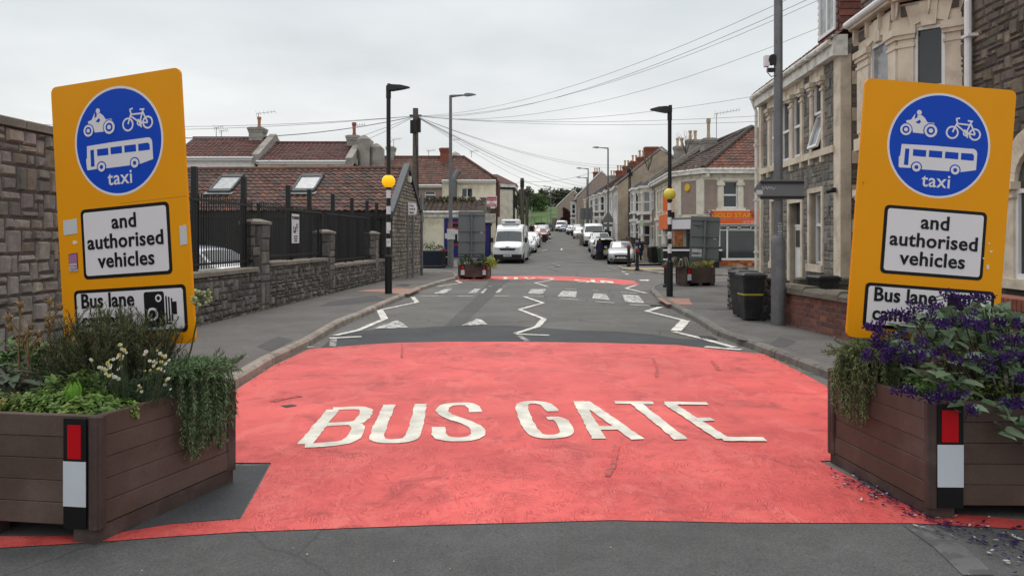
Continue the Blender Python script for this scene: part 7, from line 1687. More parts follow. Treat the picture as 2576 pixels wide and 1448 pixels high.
 if roofc:
  zt = max(s[3] for s in K); mb = MB(); mb.box(-.6, .6, K[i0 + 1][0] + .2, Lc - 1.2, zt + .03, zt + .05); mb.build("roof_panel", M['black'], t)
 return t, K
M['carglass'] = mat("car glass", (.035, .042, .045), .05, var=.25, vs=2, spec=.8); M['tail'] = mat("tail lamp", (.35, .01, .01), .25, var=.1); M['yplate'] = mat("yellow plate", (.6, .45, .03), .5, var=0)
WHITE, SILV, BLK, RED, BLUE, GREY = (.60, .61, .62), (.36, .37, .37), (.012, .013, .016), (.36, .025, .02), (.015, .03, .14), (.10, .105, .11)
def at(u, y, dx=0): return Vector((X_at(u, y) + dx, y, gz(y)))
v1, K1 = car("delivery_van", "tall white delivery van with a roof cooling unit parked by the chip shop", "van", WHITE, at(1276, 49.3), YAW - R(2), 'bigvan', "GV70 NML", metallic=0)
mb = MB(); mb.bbox(-.62, .62, 1.9, 3.1, 2.62, 2.95, .09); mb.build("cooling_unit", M['white'], v1); mb = MB(); mb.box(-.36, .36, 1.885, 1.90, 2.70, 2.78); mb.build("cooling_grille", M['black'], v1)
mb = MB(); mb.ring((0, 1.02), .13, .10, -.012, .02, 24); V_ = [(-.06, 1.10), (0, 1.0), (.06, 1.10)]; W_ = [(-.085, 1.03), (-.04, .93), (0, 1.0), (.04, .93), (.085, 1.03)]
for ps_ in (V_, W_):
 for a, b in zip(ps_, ps_[1:]): mb.bar((a[0], -.006, a[1]), (b[0], -.006, b[1]), .01, .02)
mb.build("badge", M['rim'], v1)
mb = MB(); mb.box(-.85, .85, -.01, .2, .94, .97); mb.build("chrome_trim", M['rim'], v1)
mb = MB(); mb.box(-.5, -.1, .86, .95, 1.39, 1.41); mb.box(.15, .6, .86, .95, 1.39, 1.42); mb.build("dashboard_paper", M['paper'], v1)
car("parked_car", "white car half hidden behind the delivery van", "car", WHITE, at(1302, 57.5), YAW, 'saloon', metallic=0)
car("parked_car", "white hatchback parked behind the delivery van, nose to the road", "car", WHITE, at(1321, 61.5), YAW, 'hatch', metallic=0)
car("parked_car", "white car just behind the white hatchback", "car", WHITE, at(1333, 69), YAW, 'hatch', metallic=0)
car("parked_car", "red car parked past the build-out with the black bin", "car", RED, at(1357, 84), YAW, 'saloon', metallic=0)
car("parked_car", "pale car tucked behind the red car", "car", SILV, at(1364, 92), YAW, 'suv')
car("parked_car", "small yellow car by the white wooden fence", "car", (.62, .42, .03), at(1346, 112), YAW, 'hatch', metallic=0)
c_, _ = car("parked_car", "dark blue people carrier with its tailgate open at the bend", "car", (.012, .016, .035), Vector((X_at(1383, 152), 156.5, gz(150))), YAW + math.pi, 'suv')
mb = MB(); mb.box(-.75, .75, 4.2, 5.0, 1.72, 1.80); mb.build("tailgate", M['rim'], c_)
car("parked_van", "white panel van at the bend below the dark creeper gable", "van", WHITE, at(1408, 150), YAW - R(8), 'van', metallic=0)
car("parked_car", "bright blue car in front of the white panel van", "car", BLUE, at(1417, 142), YAW - R(6), 'saloon')
car("parked_car", "white car glimpsed behind the dark cars by the box trailer", "car", WHITE, at(1436, 122), YAW - R(4), 'hatch', metallic=0)
car("parked_car", "black car with a grey roof behind the small white car", "car", (.03, .034, .04), at(1453, 104), YAW - R(3), 'suv')
car("parked_car", "dark grey car beside the black one before the box trailer", "car", GREY, at(1441, 112), YAW - R(3), 'hatch')
car("parked_car", "small rounded white car with round headlamps beyond the tan concrete post", "car", (.62, .60, .57), at(1459, 91), YAW - R(2), 'hatch', metallic=0)
car("parked_van", "white people carrier van parked beyond the white off-roader", "van", WHITE, at(1494, 71), YAW - R(1), 'van', metallic=0)
car("parked_car", "white off-roader with a black roof parked beside the women in long robes", "car", (.62, .62, .62), at(1510, 62), YAW - R(1), 'suv', roofc=True, metallic=0).__class__
c_, _ = car("parked_car", "silver estate with its boot open and one red tail lamp showing, behind the silver hatchback", "car", SILV, Vector((X_at(1532, 53.6), 58.0, gz(55))), YAW + math.pi, 'hatch')
mb = MB(); mb.loft([[(-.62, 3.35, 1.46), (.62, 3.35, 1.46), (.62, 3.35, 1.50), (-.62, 3.35, 1.50)], [(-.66, 4.5, 1.52), (.66, 4.5, 1.52), (.66, 4.5, 1.60), (-.66, 4.5, 1.60)]]); mb.build("tailgate", M[('car', tuple(SILV), .25)], c_)
mb = MB(); mb.box(-.6, .6, 3.84, 4.01, .55, 1.3); mb.build("boot_opening", M['dark'], c_)
v2, _ = car("parked_car", "silver hatchback parked behind the two black bollards", "car", SILV, at(1562, 48.2), YAW - R(4), 'hatch', "VK57 OVS")
mb = MB(); mb.prism([(-.42, .63), (.42, .63), (.34, .585), (.08, .585), (0, .53), (-.08, .585), (-.34, .585)], -.004, .05); mb.build("chrome_trim", M['rim'], v2)
# cars in the car park behind the railings
car("parked_car", "white estate car seen through the railings next to the amber sign", "car", WHITE, Vector((-10.6, 20.5, 0)), R(80), 'suv', metallic=0)
car("parked_car", "dark blue car behind the railings beside the first stone pier", "car", (.02, .05, .13), Vector((-8.3, 24.6, 0)), R(70), 'hatch')
car("parked_car", "pale silver car behind the warning notice on the railings", "car", (.5, .5, .5), Vector((-7.6, 22.6, 0)), R(55), 'saloon')

# ================================================================ people
def person(label, loc, rot, joints, edges, radii, cloths, skin=(.20, .11, .075), hair=None):
 me = bpy.data.meshes.new("person"); me.from_pydata(joints, edges, []); o = bpy.data.objects.new("person", me); COL.objects.link(o)
 sk = o.modifiers.new("s", 'SKIN'); 
 for i, r in enumerate(radii): me.skin_vertices[0].data[i].radius = (r, r)
 me.skin_vertices[0].data[0].use_root = True
 o.modifiers.new("d", 'SUBSURF').levels = 1
 dg = bpy.context.evaluated_depsgraph_get(); nm = bpy.data.meshes.new_from_object(o.evaluated_get(dg)); o.modifiers.clear(); o.data = nm
 nm.materials.clear(); key = ('skin', skin)
 if key not in M: M[key] = mat("skin tone", skin, .6, var=.05)
 nm.materials.append(M[key]); a = nm.color_attributes.new("Col", 'FLOAT_COLOR', 'CORNER'); a.data.foreach_set('color', [1.0] * (4 * len(nm.loops)))
 nm.polygons.foreach_set('use_smooth', [True] * len(nm.polygons))
 tag(o, label, "person"); o.scale = (.87, .87, .87); o.location = loc; o.rotation_euler[2] = rot
 for nmn, col, rings in cloths:
  mb = MB()
  for rg in (rings if isinstance(rings[0][0], list) or isinstance(rings[0][0], tuple) and isinstance(rings[0][0][0], (tuple, list)) else [rings]):
   mb.loft([[(c[0] + rx * math.cos(2 * math.pi * k / 14), c[1] + ry * math.sin(2 * math.pi * k / 14), c[2]) for k in range(14)] for c, rx, ry in rg])
  kk = ('cloth', col)
  if kk not in M: M[kk] = mat("cloth", col, .85, var=.25, vs=5, bump=.3, bs=14)
  mb.build(nmn, M[kk], o, True)
 return o
def std(h=1.7, lean=0.0, stride=.12, arms=((-.26, .02, .82), (.26, -.05, .85))):
 s = h / 1.7
 J = [(0, 0, .93), (0, lean * .4, 1.12), (0, lean * .8, 1.36), (0, lean, 1.47), (0, lean - .01, 1.58), (0, lean - .02, 1.66),
         (.10, 0, .88), (.10, -stride, .48), (.11, -stride * .6, .08), (.11, -stride * .6 - .14, .04), (-.10, 0, .88), (-.10, stride * .6, .48), (-.11, stride, .08), (-.11, stride - .13, .04),
         (.19, lean * .8, 1.38), (.25, lean * .6, 1.10), arms[1], (arms[1][0] + .01, arms[1][1] - .04, arms[1][2] - .10), (-.19, lean * .8, 1.38), (-.25, lean * .6, 1.10), arms[0], (arms[0][0] - .01, arms[0][1] - .04, arms[0][2] - .10)]
 E = [(0, 1), (1, 2), (2, 3), (3, 4), (4, 5), (0, 6), (6, 7), (7, 8), (8, 9), (0, 10), (10, 11), (11, 12), (12, 13), (2, 14), (14, 15), (15, 16), (16, 17), (2, 18), (18, 19), (19, 20), (20, 21)]
 Rr = [.13, .12, .13, .055, .09, .085, .085, .06, .042, .04, .085, .06, .042, .04, .06, .045, .035, .03, .06, .045, .035, .03]
 return [(a * s, b * s, c * s) for a, b, c in J], E, [r * s for r in Rr]
J, E_, Rr = std(1.72, 0, .05)
DARKN = (.012, .013, .028); NAVYC = (.014, .018, .045)
person("person in long black robe and navy coat with brown headscarf by the white off-roader", at(1508, 53.8) , R(200), J, E_, Rr, [
 ("robe", (.006, .006, .008), [((0, 0, .01), .50, .40), ((0, 0, .1), .46, .36), ((0, 0, .55), .30, .24), ((0, 0, .95), .23, .18)]), ("coat", NAVYC, [((0, 0, .62), .30, .25), ((0, 0, .9), .27, .21), ((0, 0, 1.2), .25, .17), ((0, 0, 1.40), .23, .14), ((0, 0, 1.5), .08, .08)]),
 ("sleeve", NAVYC, [[((.20, 0, 1.42), .08, .08), ((.27, 0, 1.1), .075, .07), ((.28, -.05, .84), .06, .06)], [((-.20, 0, 1.42), .08, .08), ((-.27, 0, 1.1), .075, .07), ((-.27, .02, .82), .06, .06)]]),
 ("headscarf", (.10, .045, .03), [((0, .02, 1.38), .16, .14), ((0, .02, 1.5), .11, .11), ((0, .02, 1.62), .115, .125), ((0, .02, 1.72), .08, .09), ((0, .02, 1.76), .02, .02)])])
J, E_, Rr = std(1.68, -.12, .1)
person("person in a dark coat leaning at the open boot of the silver estate", Vector((X_at(1545, 52.6), 52.6, gz(52))), R(150), J, E_, Rr, [
 ("coat", DARKN, [((0, 0, .55), .26, .2), ((0, -.02, .95), .24, .18), ((0, -.06, 1.2), .25, .17), ((0, -.1, 1.40), .22, .14), ((0, -.12, 1.5), .08, .08)]), ("top", (.10, .22, .36), [((0, -.16, 1.0), .10, .06), ((0, -.2, 1.3), .09, .06)]),
 ("sleeve", DARKN, [[((.20, -.08, 1.40), .08, .08), ((.27, -.05, 1.1), .07, .07), ((.27, -.05, .86), .055, .055)], [((-.20, -.08, 1.40), .08, .08), ((-.27, -.05, 1.1), .07, .07), ((-.27, .02, .84), .055, .055)]]),
 ("trousers", (.008, .008, .01), [[((.10, 0, .9), .11, .12), ((.10, -.08, .48), .085, .09), ((.11, -.06, .06), .07, .08)], [((-.10, 0, .9), .11, .12), ((-.10, .05, .48), .085, .09), ((-.11, .1, .06), .07, .08)]]),
 ("headscarf", (.008, .008, .01), [((0, -.1, 1.38), .15, .13), ((0, -.1, 1.5), .11, .11), ((0, -.1, 1.60), .115, .125), ((0, -.1, 1.70), .08, .09), ((0, -.1, 1.74), .02, .02)])])
J, E_, Rr = std(1.74, 0, .14, ((-.22, -.15, 1.02), (.24, -.06, .84)))
person("person in a dark jacket with a rucksack walking along the footway by the tan wall", Vector((X_at(1608, 50), 50, gz(50) + .1)), R(-10), J, E_, Rr, [
 ("jacket", (.014, .02, .04), [((0, 0, .80), .25, .19), ((0, 0, 1.0), .25, .18), ((0, 0, 1.2), .26, .17), ((0, 0, 1.42), .23, .14), ((0, 0, 1.52), .08, .08)]),
 ("skirt", (.012, .035, .065), [((0, 0, .48), .27, .21), ((0, 0, .7), .26, .2), ((0, 0, .92), .23, .17)]),
 ("sleeve", (.014, .02, .04), [[((.20, 0, 1.42), .08, .08), ((.27, 0, 1.1), .075, .07), ((.25, -.06, .86), .055, .055)], [((-.20, 0, 1.42), .08, .08), ((-.27, 0, 1.1), .075, .07), ((-.23, -.14, 1.04), .055, .055)]]),
 ("trousers", (.006, .006, .008), [[((.10, 0, .9), .11, .12), ((.10, -.13, .48), .08, .085), ((.11, -.08, .10), .06, .07)], [((-.10, 0, .9), .11, .12), ((-.10, .08, .48), .08, .085), ((-.11, .14, .10), .06, .07)]]),
 ("shoe", (.45, .45, .45), [[((.11, -.14, .02), .05, .13), ((.11, -.13, .09), .045, .10)], [((-.11, .10, .02), .05, .13), ((-.11, .11, .09), .045, .10)]]),
 ("rucksack", (.01, .012, .02), [((.06, .2, .98), .14, .08), ((.06, .22, 1.2), .17, .11), ((.06, .2, 1.42), .13, .07)]), ("shirt_print", (.5, .5, .5), [((.03, -.165, 1.06), .05, .02), ((.04, -.165, 1.22), .04, .02)]),
 ("hair", (.008, .007, .006), [((0, .03, 1.62), .105, .11), ((0, .02, 1.70), .11, .12), ((0, .02, 1.76), .07, .08), ((0, .02, 1.79), .02, .02)])], skin=(.09, .045, .03))
for u, lb, c in ((1335.5, "person in purple standing on the far footway beside the yellow car", (.03, .018, .05)), (1340, "person in dark blue standing beside the one in purple near the yellow car", (.015, .017, .04))):
 J, E_, Rr = std(1.7, 0, .05); person(lb, Vector((X_at(u, 108), 108 - (u - 1335) * .2, gz(108) + .1)), R(160), J, E_, Rr, [("coat", c, [((0, 0, .5), .27, .2), ((0, 0, 1.0), .25, .18), ((0, 0, 1.40), .23, .15), ((0, 0, 1.5), .08, .08)]), ("sleeve", c, [[((.20, 0, 1.42), .08, .08), ((.27, 0, 1.1), .075, .07), ((.27, -.05, .86), .06, .06)], [((-.20, 0, 1.42), .08, .08), ((-.27, 0, 1.1), .075, .07), ((-.26, .0, .86), .06, .06)]]), ("trousers", (.01, .01, .014), [[((.10, 0, .7), .10, .11), ((.11, -.03, .06), .07, .08)], [((-.10, 0, .7), .10, .11), ((-.11, .05, .06), .07, .08)]]), ("hair", (.02, .014, .01), [((0, .03, 1.58), .1, .105), ((0, .02, 1.68), .105, .115), ((0, .02, 1.74), .05, .05)])])

# ================================================================ bank, fence and wood at the end of the road
M['grass'] = mat("mown grass", (.062, .11, .03), .9, var=.35, vs=.35, fine=.25, fs=4, world=True)
mb = MB(); prof = [(160, 0), (190, .0), (196, .3), (206, 2.2), (222, 5.6), (240, 8.2), (300, 10), (400, 10)]
for (a, za), (b, zb_) in zip(prof, prof[1:]): mb.face([(-70, a, gz(a) + za + .02), (30, a, gz(a) + za + .02), (30, b, gz(b) + zb_ + .02), (-70, b, gz(b) + zb_ + .02)])
tag(mb.build("grass_hill", M['grass']), kind='structure')
def hz(y):
 for (a, za), (b, zb_) in zip(prof, prof[1:]):
  if y <= b: return gz(y) + za + (zb_ - za) * (y - a) / (b - a)
 return 13
M['fence_w'] = mat("pale wooden rail", (.42, .42, .38), .8, var=.15)
t = empty("rail_fence", (0, 0, 0), "pale wooden post and rail fence zigzagging up the grassy bank", "fence")
zg_ = [(-2.6, 190), (5.3, 192), (5.3, 196), (-3, 205), (5.0, 210), (5.2, 216), (-3, 214)]; mbp = MB()
t.location = (1, 195, hz(195)); o0 = Vector(t.location)
for a, b in zip(zg_, zg_[1:]):
 mb = MB()
 for k in (.5, 1.05, 1.5):
  pa, pb = Vector((a[0], a[1], hz(a[1]) + k)), Vector((b[0], b[1], hz(b[1]) + k)); mb.bar(pa - o0, pb - o0, .08, .14)
 mb.build("rail", M['fence_w'], t)
 n = max(1, int(math.hypot(b[0] - a[0], b[1] - a[1]) / 2))
 for k in range(n): x, y = a[0] + (b[0] - a[0]) * k / n, a[1] + (b[1] - a[1]) * k / n; mb = MB(); mb.bar(Vector((x, y, hz(y) - .1)) - o0, Vector((x, y, hz(y) + 1.6)) - o0, .16); mb.build("post", M['fence_w'], t)
t = empty("park_wall", (9, 189, gz(189)), "dark boarded fence with a pale stone pillar in front of the grassy bank", "fence")
mb = MB(); mb.box(-3.2, 1, 0, .15, -.2, 2.1); mb.build("board", mat("dark fence board", (.03, .032, .03), .9, var=.3, vs=2), t); mb = MB(); mb.box(1, 3.2, -.2, .6, -.2, 3.2); mb.build("pillar", M['coping'], t)
t = empty("mesh_fence", (8, 199, hz(199)), "thin dark railings standing part way up the grassy bank", "fence")
for k in range(5): mb = MB(); mb.bar((-2 + k * 1.7, 0, 0), (-2 + k * 1.7, 0, 2.6), .09); mb.build("post", M['black'], t)
# wood
leaf_wood = leafmat("woodland leaf", (1, 1, 1), .2, .7)
def clump(mb, c, r, n, sz, cols, flat=.8):
 for _ in range(n):
  d = Vector((rnd.gauss(0, 1), rnd.gauss(0, 1), rnd.gauss(0, 1))).normalized() * r * U(.55, 1.05) ; d.z *= flat
  g = U(.5, 1.5); cc = rnd.choice(cols); mb.col = (cc[0] * g, cc[1] * g, cc[2] * g); p = Vector(c) + d
  mb.blade(p, (U(-1, 1), U(-1, 1), U(-.6, 1)), sz * U(.6, 1.4), sz * .8, (U(-1, 1), U(-1, 1), U(-1, 1)))
mb = MB(); WC = ((.065, .085, .038), (.08, .09, .045), (.10, .10, .055), (.055, .07, .036), (.095, .085, .05))
for k in range(95):
 x = U(-30, 40); y = U(246, 268); base = hz(y); h = U(4.2, 6.6); 
 for j in range(5): clump(mb, (x + U(-2, 2), y + U(-2, 2), base + h * (.18 + .17 * j)), U(1.2, 2.0) * (1.15 - .1 * j), 60, .7, WC)
tag(mb.build("woodland", leaf_wood, norm=False), kind='stuff')
def small_tree(name, label, cat, loc, h, r, cols, trunk=.3, n=60, k=9, sz=.5):
 t = empty(name, loc, label, cat); mb = MB()
 mb.col = (.06, .048, .035)
 mb.tube([(0, 0, -.3), (.05, 0, h * .45), (0, .05, h * .75)], [trunk, trunk * .6, trunk * .2], 7)
 for _ in range(4): a = U(0, 6.28); mb.tube([(0, 0, h * .4), (math.cos(a) * r * .6, math.sin(a) * r * .6, h * .75)], [trunk * .4, trunk * .1], 5)
 mb.build("trunk", M['timber'], t); mb = MB()
 for _ in range(k): clump(mb, (U(-1, 1) * r * .6, U(-1, 1) * r * .6, h * (U(.12, .85) if name == 'bush' else U(.5, .88))), r * U(.35, .6), n, sz, cols)
 mb.build("crown", leaf_wood, t, norm=False)
for u, v, y, h, r, lb, cols in ((1341, 546, 226, 5, 3.6, "low dark green shrub bank at the foot of the wood", ((.03, .06, .02), (.045, .08, .03))), (1364, 530, 228, 5.5, 3.2, "bright green rounded bush on the grassy bank", ((.075, .13, .03), (.06, .11, .025))), (1325, 540, 215, 6, 3, "dark bush beside the wooden fence on the bank", ((.03, .055, .02), (.04, .06, .025)))):
 small_tree("bush", lb, "bush", (X_at(u, y), y, hz(y)), h, r, cols, .2)
small_tree("tree", "dark tree rising behind the roofs by the white edged gable", "tree", (X_at(1478, 160), 160, gz(160)), 8.5, 3, ((.03, .045, .018), (.045, .055, .025)), .4, 70, 10, .7)
# bare shrubs growing out of the terrace chimneys
for u, v, y, lb in ((1725, 352, 53, "wispy dry buddleia growing from a chimney beside the corner takeaway roof"), (1630, 395, 62, "small buddleia sprouting from a terrace chimney further along")):
 t = empty("buddleia", P(u, v + 26, y), lb, "plant"); mb = MB()
 for k in range(16):
  a = U(0, 6.28); p = [(0, 0, -.3), (math.cos(a) * .25, math.sin(a) * .25, .4), (math.cos(a) * U(.3, .8), math.sin(a) * .4, U(.7, 1.4))]; mb.tube(p, [.015, .012, .006], 4)
  for j in range(6): s_ = U(.3, 1); mb.blade(Vector(p[1]).lerp(Vector(p[2]), s_), (U(-1, 1), U(-1, 1), U(-.3, 1)), .16, .03)
 mb.c = [(.12, .10, .06)] * len(mb.f); mb.build("stem", M['leafbase'], t, norm=False)
# ================================================================ planting
LM = {k: leafmat(k + " leaf", (1.25, 1.27, 1.2) if k != 'petal' else (1, 1, 1), tr, ro) for k, tr, ro in (("soft", .3, .5), ("dull", .2, .65), ("petal", .35, .6))}
def shade(c, lo=.65, hi=1.35): g = U(lo, hi); return (c[0] * g, c[1] * g * U(.95, 1.05), c[2] * g)
def disk(r): a = U(0, 6.283); q = r * math.sqrt(U(0, 1)); return q * math.cos(a), q * math.sin(a)
def plant(name, label, cat, loc, group=None): return empty(name, loc, label, cat, 0, group)
def frame_of(d):
 d = Vector(d).normalized(); a = d.orthogonal().normalized(); return d, a, d.cross(a)
def leafy_mound(t, rx, ry, h, n, ln, wd, cols, z0=0.0, up=.45, droop=.3, stems=None, fold=.2, name="foliage"):
 mb = MB()
 for k in range(n):
  x, y = disk(1); r2 = min(1, x * x + y * y); zt = h * (1 - r2) ** .5
  z = zt * U(.45, 1.0) if rnd.random() < .8 else zt * U(0, .6)
  p = (x * rx, y * ry, z0 + z); a = U(0, 6.283); d = (x * 1.1 + math.cos(a) * .7, y * 1.1 + math.sin(a) * .7, up + U(-.35, .5))
  mb.col = shade(rnd.choice(cols)); q = U(.65, 1.2); mb.leaf(p, d, (0, 0, 1), ln * q, wd * q, fold, droop)
 mb.build(name, LM['soft'], t, norm=False)
def whorls(t, rx, ry, h, n, ln, wd, cols, z0=0.0, k=6, name="foliage"):
 """leaf rosettes at shoot tips, as on marjoram and sedum"""
 mb = MB(); st = MB()
 for _ in range(n):
  x, y = disk(1); zt = h * (1 - min(1, x * x + y * y)) ** .5; p = Vector((x * rx, y * ry, z0 + zt * U(.55, 1.05))); g = U(.7, 1.3); c = rnd.choice(cols)
  ax = Vector((x * .7 + U(-.3, .3), y * .7 + U(-.3, .3), 1)).normalized(); _, a1, a2 = frame_of(ax)
  st.tube([p - ax * .09, p], .003, 4)
  for ly, (s_, upw, m_) in enumerate(((1.0, .15, k), (.75, .55, k - 2), (.45, 1.1, 3))):
   for j in range(max(2, m_)):
    b = 6.283 * j / max(2, m_) + ly * .6 + U(-.2, .2); d = a1 * math.cos(b) + a2 * math.sin(b) + ax * upw
    q = g * (1 + .18 * ly); mb.col = (c[0] * q, c[1] * q, c[2] * q); mb.leaf(p + ax * (.012 * ly - .015), d, ax, ln * s_ * U(.8, 1.15), wd * s_ * U(.85, 1.1), .15, .3)
 o = mb.build(name, LM['soft'], t, norm=False); st.c = [(.07, .09, .03)] * len(st.f); st.build("stem", LM['dull'], t, norm=False)
def needles(mb, p, q, n, ln, wd, cols, spread=.8):
 p, q = Vector(p), Vector(q); ax, a, b = frame_of(q - p)
 for k in range(n):
  s_ = (k + U(0, 1)) / n; th = U(0, 6.283); d = ax * U(.5, 1.0) + (a * math.cos(th) + b * math.sin(th)) * spread
  mb.col = shade(rnd.choice(cols), .6, 1.4); mb.blade(p.lerp(q, s_), d, ln * U(.7, 1.2), wd, (U(-1, 1), U(-1, 1), 1))
def trailing(t, n, drop, out, reach, cols, seed_dirs, ln=.024, tip=None, dense=36, zr=.12):
 """prostrate rosemary: stems rise a little, roll over the edge and hang"""
 mb = MB(); st = MB()
 for k in range(n):
  ox, oy = U(-reach, reach), U(-reach, reach); dx, dy = rnd.choice(seed_dirs); dx += U(-.35, .35); dy += U(-.35, .35); l = math.hypot(dx, dy); dx /= l; dy /= l
  rr = U(.5, 1.0); D = drop * U(.15, 1.0) ** .8 if rnd.random() < .62 else U(-.05, .12); o_ = out * rr
  pts = [Vector((ox * .5, oy * .5, -.04)), Vector((ox * .7 + dx * o_ * .3, oy * .7 + dy * o_ * .3, zr * rr)), Vector((ox + dx * o_ * .75, oy + dy * o_ * .75, zr * .75 * rr))]
  if D > .12:
   m_ = max(2, int(D / .12)); 
   for j in range(1, m_ + 1): pts.append(Vector((ox + dx * o_ * (1.0 + .06 * math.sin(j)) + U(-.02, .02), oy + dy * o_ * 1.0 + U(-.02, .02), zr * .6 - D * j / m_)))
  else: pts.append(pts[-1] + Vector((dx * .1, dy * .1, U(-.02, .08))))
  st.tube(pts, .0035, 4)
  for a, b in zip(pts, pts[1:]): needles(mb, a, b, max(4, int(dense * (b - a).length / .12)), ln, .0062, cols, .85)
 mb.build("foliage", LM['dull'], t, norm=False); st.c = [(.07, .06, .045)] * len(st.f); st.build("stem", LM['dull'], t, norm=False)
def flower_disc(mb, p, n, r, petals, col, eye):
 ax, a, b = frame_of(n); p = Vector(p)
 for k in range(petals):
  th = 6.283 * k / petals; d = a * math.cos(th) + b * math.sin(th); mb.col = shade(col, .9, 1.08); mb.mesh([p, p + d * r * .55 + d.cross(ax) * r * .3, p + d * r - ax * r * .15, p + d * r * .55 - d.cross(ax) * r * .3], [(0, 1, 2, 3)])
 mb.col = eye; o = [p + (a * math.cos(6.283 * k / 7) + b * math.sin(6.283 * k / 7)) * r * .32 + ax * .002 for k in range(7)]; mb.mesh(o + [p + ax * r * .2], [(k, (k + 1) % 7, 7) for k in range(7)])
ZT = .66
GL = "plants in the planter under the creased amber sign"; GR = "plants in the salvia planter"
# dark wiry lavender in front of the sign
t = plant("lavender", "tall dark wiry lavender bush standing up against the creased amber sign", "shrub", (-2.62, 4.98, ZT), GL)
mb = MB(); st = MB(); LC = ((.10, .125, .055), (.12, .13, .065), (.085, .105, .05), (.13, .10, .065), (.10, .145, .055))
for k in range(215):
 x, y = disk(1); b0_ = Vector((x * .22, y * .12, 0)); h = U(.30, .66) * (1 - .28 * abs(x)); tipv = Vector((x * .46 + U(-.05, .05), y * .26, h)); m1 = b0_.lerp(tipv, .5) + Vector((U(-.03, .03), U(-.03, .03), .02)); st.tube([b0_, m1, tipv], [.004, .003, .002], 4)
 for a, b in ((b0_.lerp(m1, .3), m1), (m1, tipv)): needles(mb, a, b, 17, .042, .006, LC, .55)
 for q in range(3):
  p0 = m1.lerp(tipv, U(0, .8)); p1 = p0 + Vector((U(-.06, .06), U(-.05, .05), U(.05, .11))); st.tube([p0, p1], .002, 4); needles(mb, p0, p1, 10, .034, .0055, LC, .6)
mb.build("foliage", LM['dull'], t, norm=False); st.c = [(.05, .045, .03)] * len(st.f); st.build("stem", LM['dull'], t, norm=False)
# dried thistles
for k, (x, y, h) in enumerate(((-3.22, 4.95, .60), (-3.06, 5.0, .62), (-3.14, 4.9, .42))):
 t = plant("thistle", ["dry brown thistle with spiky seed heads, standing over the felted grey leaves", "dry brown thistle with spiky seed heads, close to the creased sign's edge", "shorter dry thistle between two taller ones"][k], "thistle", (x, y, ZT), "dried thistles"); mb = MB(); C = (.20, .125, .055)
 mb.col = C; mb.tube([(0, 0, -.03), (U(-.02, .02), 0, h * .5), (0, 0, h)], [.008, .006, .005], 5); heads = [Vector((0, 0, h))]
 for j in range(4): a = U(0, 6.28); z = h * U(.55, .85); q = Vector((math.cos(a) * .07, math.sin(a) * .05, z + .10)); mb.tube([(0, 0, z), q], .004, 4); heads.append(q)
 for q in heads:
  mb.col = shade((.16, .10, .05)); mb.ball(q, .018, 8, 6, (1, 1, 1.2))
  for j in range(26): d = Vector((rnd.gauss(0, 1), rnd.gauss(0, 1), rnd.gauss(.3, .8))); mb.col = shade((.30, .21, .11)); mb.blade(q, d, U(.035, .065), .008)
 for j in range(10): z = h * U(.2, .9); a = U(0, 6.28); mb.col = shade((.24, .16, .08)); mb.blade((0, 0, z), (math.cos(a), math.sin(a), U(-.4, .4)), U(.05, .11), .014)
 mb.build("stem", LM['dull'], t, norm=False)
# agapanthus with one tall pale head
t = plant("agapanthus", "strap leaved agapanthus with one tall pale green flower head leaning past the sign", "flower", (-2.26, 5.08, ZT), GL)
mb = MB(); st = MB()
for k in range(18):
 a = U(-1.4, 1.8); L_ = U(.28, .5); d = Vector((math.cos(a), math.sin(a) * .8, 0)); pts = [d * (L_ * s_) * (.9) + Vector((0, 0, .02 + L_ * (1.1 * s_ - 1.35 * s_ * s_) * U(.8, 1.2))) for s_ in (0, .25, .5, .75, 1)]; mb.col = shade((.045, .085, .03)); sd_ = Vector((-d.y, d.x, 0)) * .012
 for i in range(4): w0, w1 = (1 - i * .2), (1 - (i + 1) * .22); mb.mesh([pts[i] + sd_ * w0, pts[i] - sd_ * w0, pts[i + 1] - sd_ * w1, pts[i + 1] + sd_ * w1], [(0, 1, 2, 3)])
mb.build("strap_leaf", LM['soft'], t, norm=False)
top = P(507, 748, 4.95) - t.location; st.col = (.08, .12, .035); st.tube([(0, 0, 0), (top.x * .45, 0, top.z * .45), top], [.007, .006, .005], 6); st.build("stem", LM['soft'], t, norm=False)
fl = MB()
for k in range(30): d = Vector((rnd.gauss(0, 1), rnd.gauss(0, 1), rnd.gauss(.1, .7))).normalized(); fl.col = shade((.12, .17, .045)); fl.tube([top, top + d * U(.035, .05)], .0015, 3); q = top + d * .05; fl.col = shade((.42, .48, .22)); fl.ball(q + d * .012, .011, 6, 5)
fl.build("flower_head", LM['petal'], t, norm=False)
# trailing rosemary over the corner
t = plant("rosemary", "dark trailing rosemary hanging over the plank corner beside the bright red road surface", "shrub", (-2.17, 5.0, ZT + .08), GL)
trailing(t, 300, .56, .15, .16, ((.11, .18, .085), (.135, .21, .10), (.08, .135, .065)), [(1, .1), (.9, -.5), (.6, -.8), (1, .5), (.2, -.9), (.3, .8)], .032, dense=38, zr=.16)
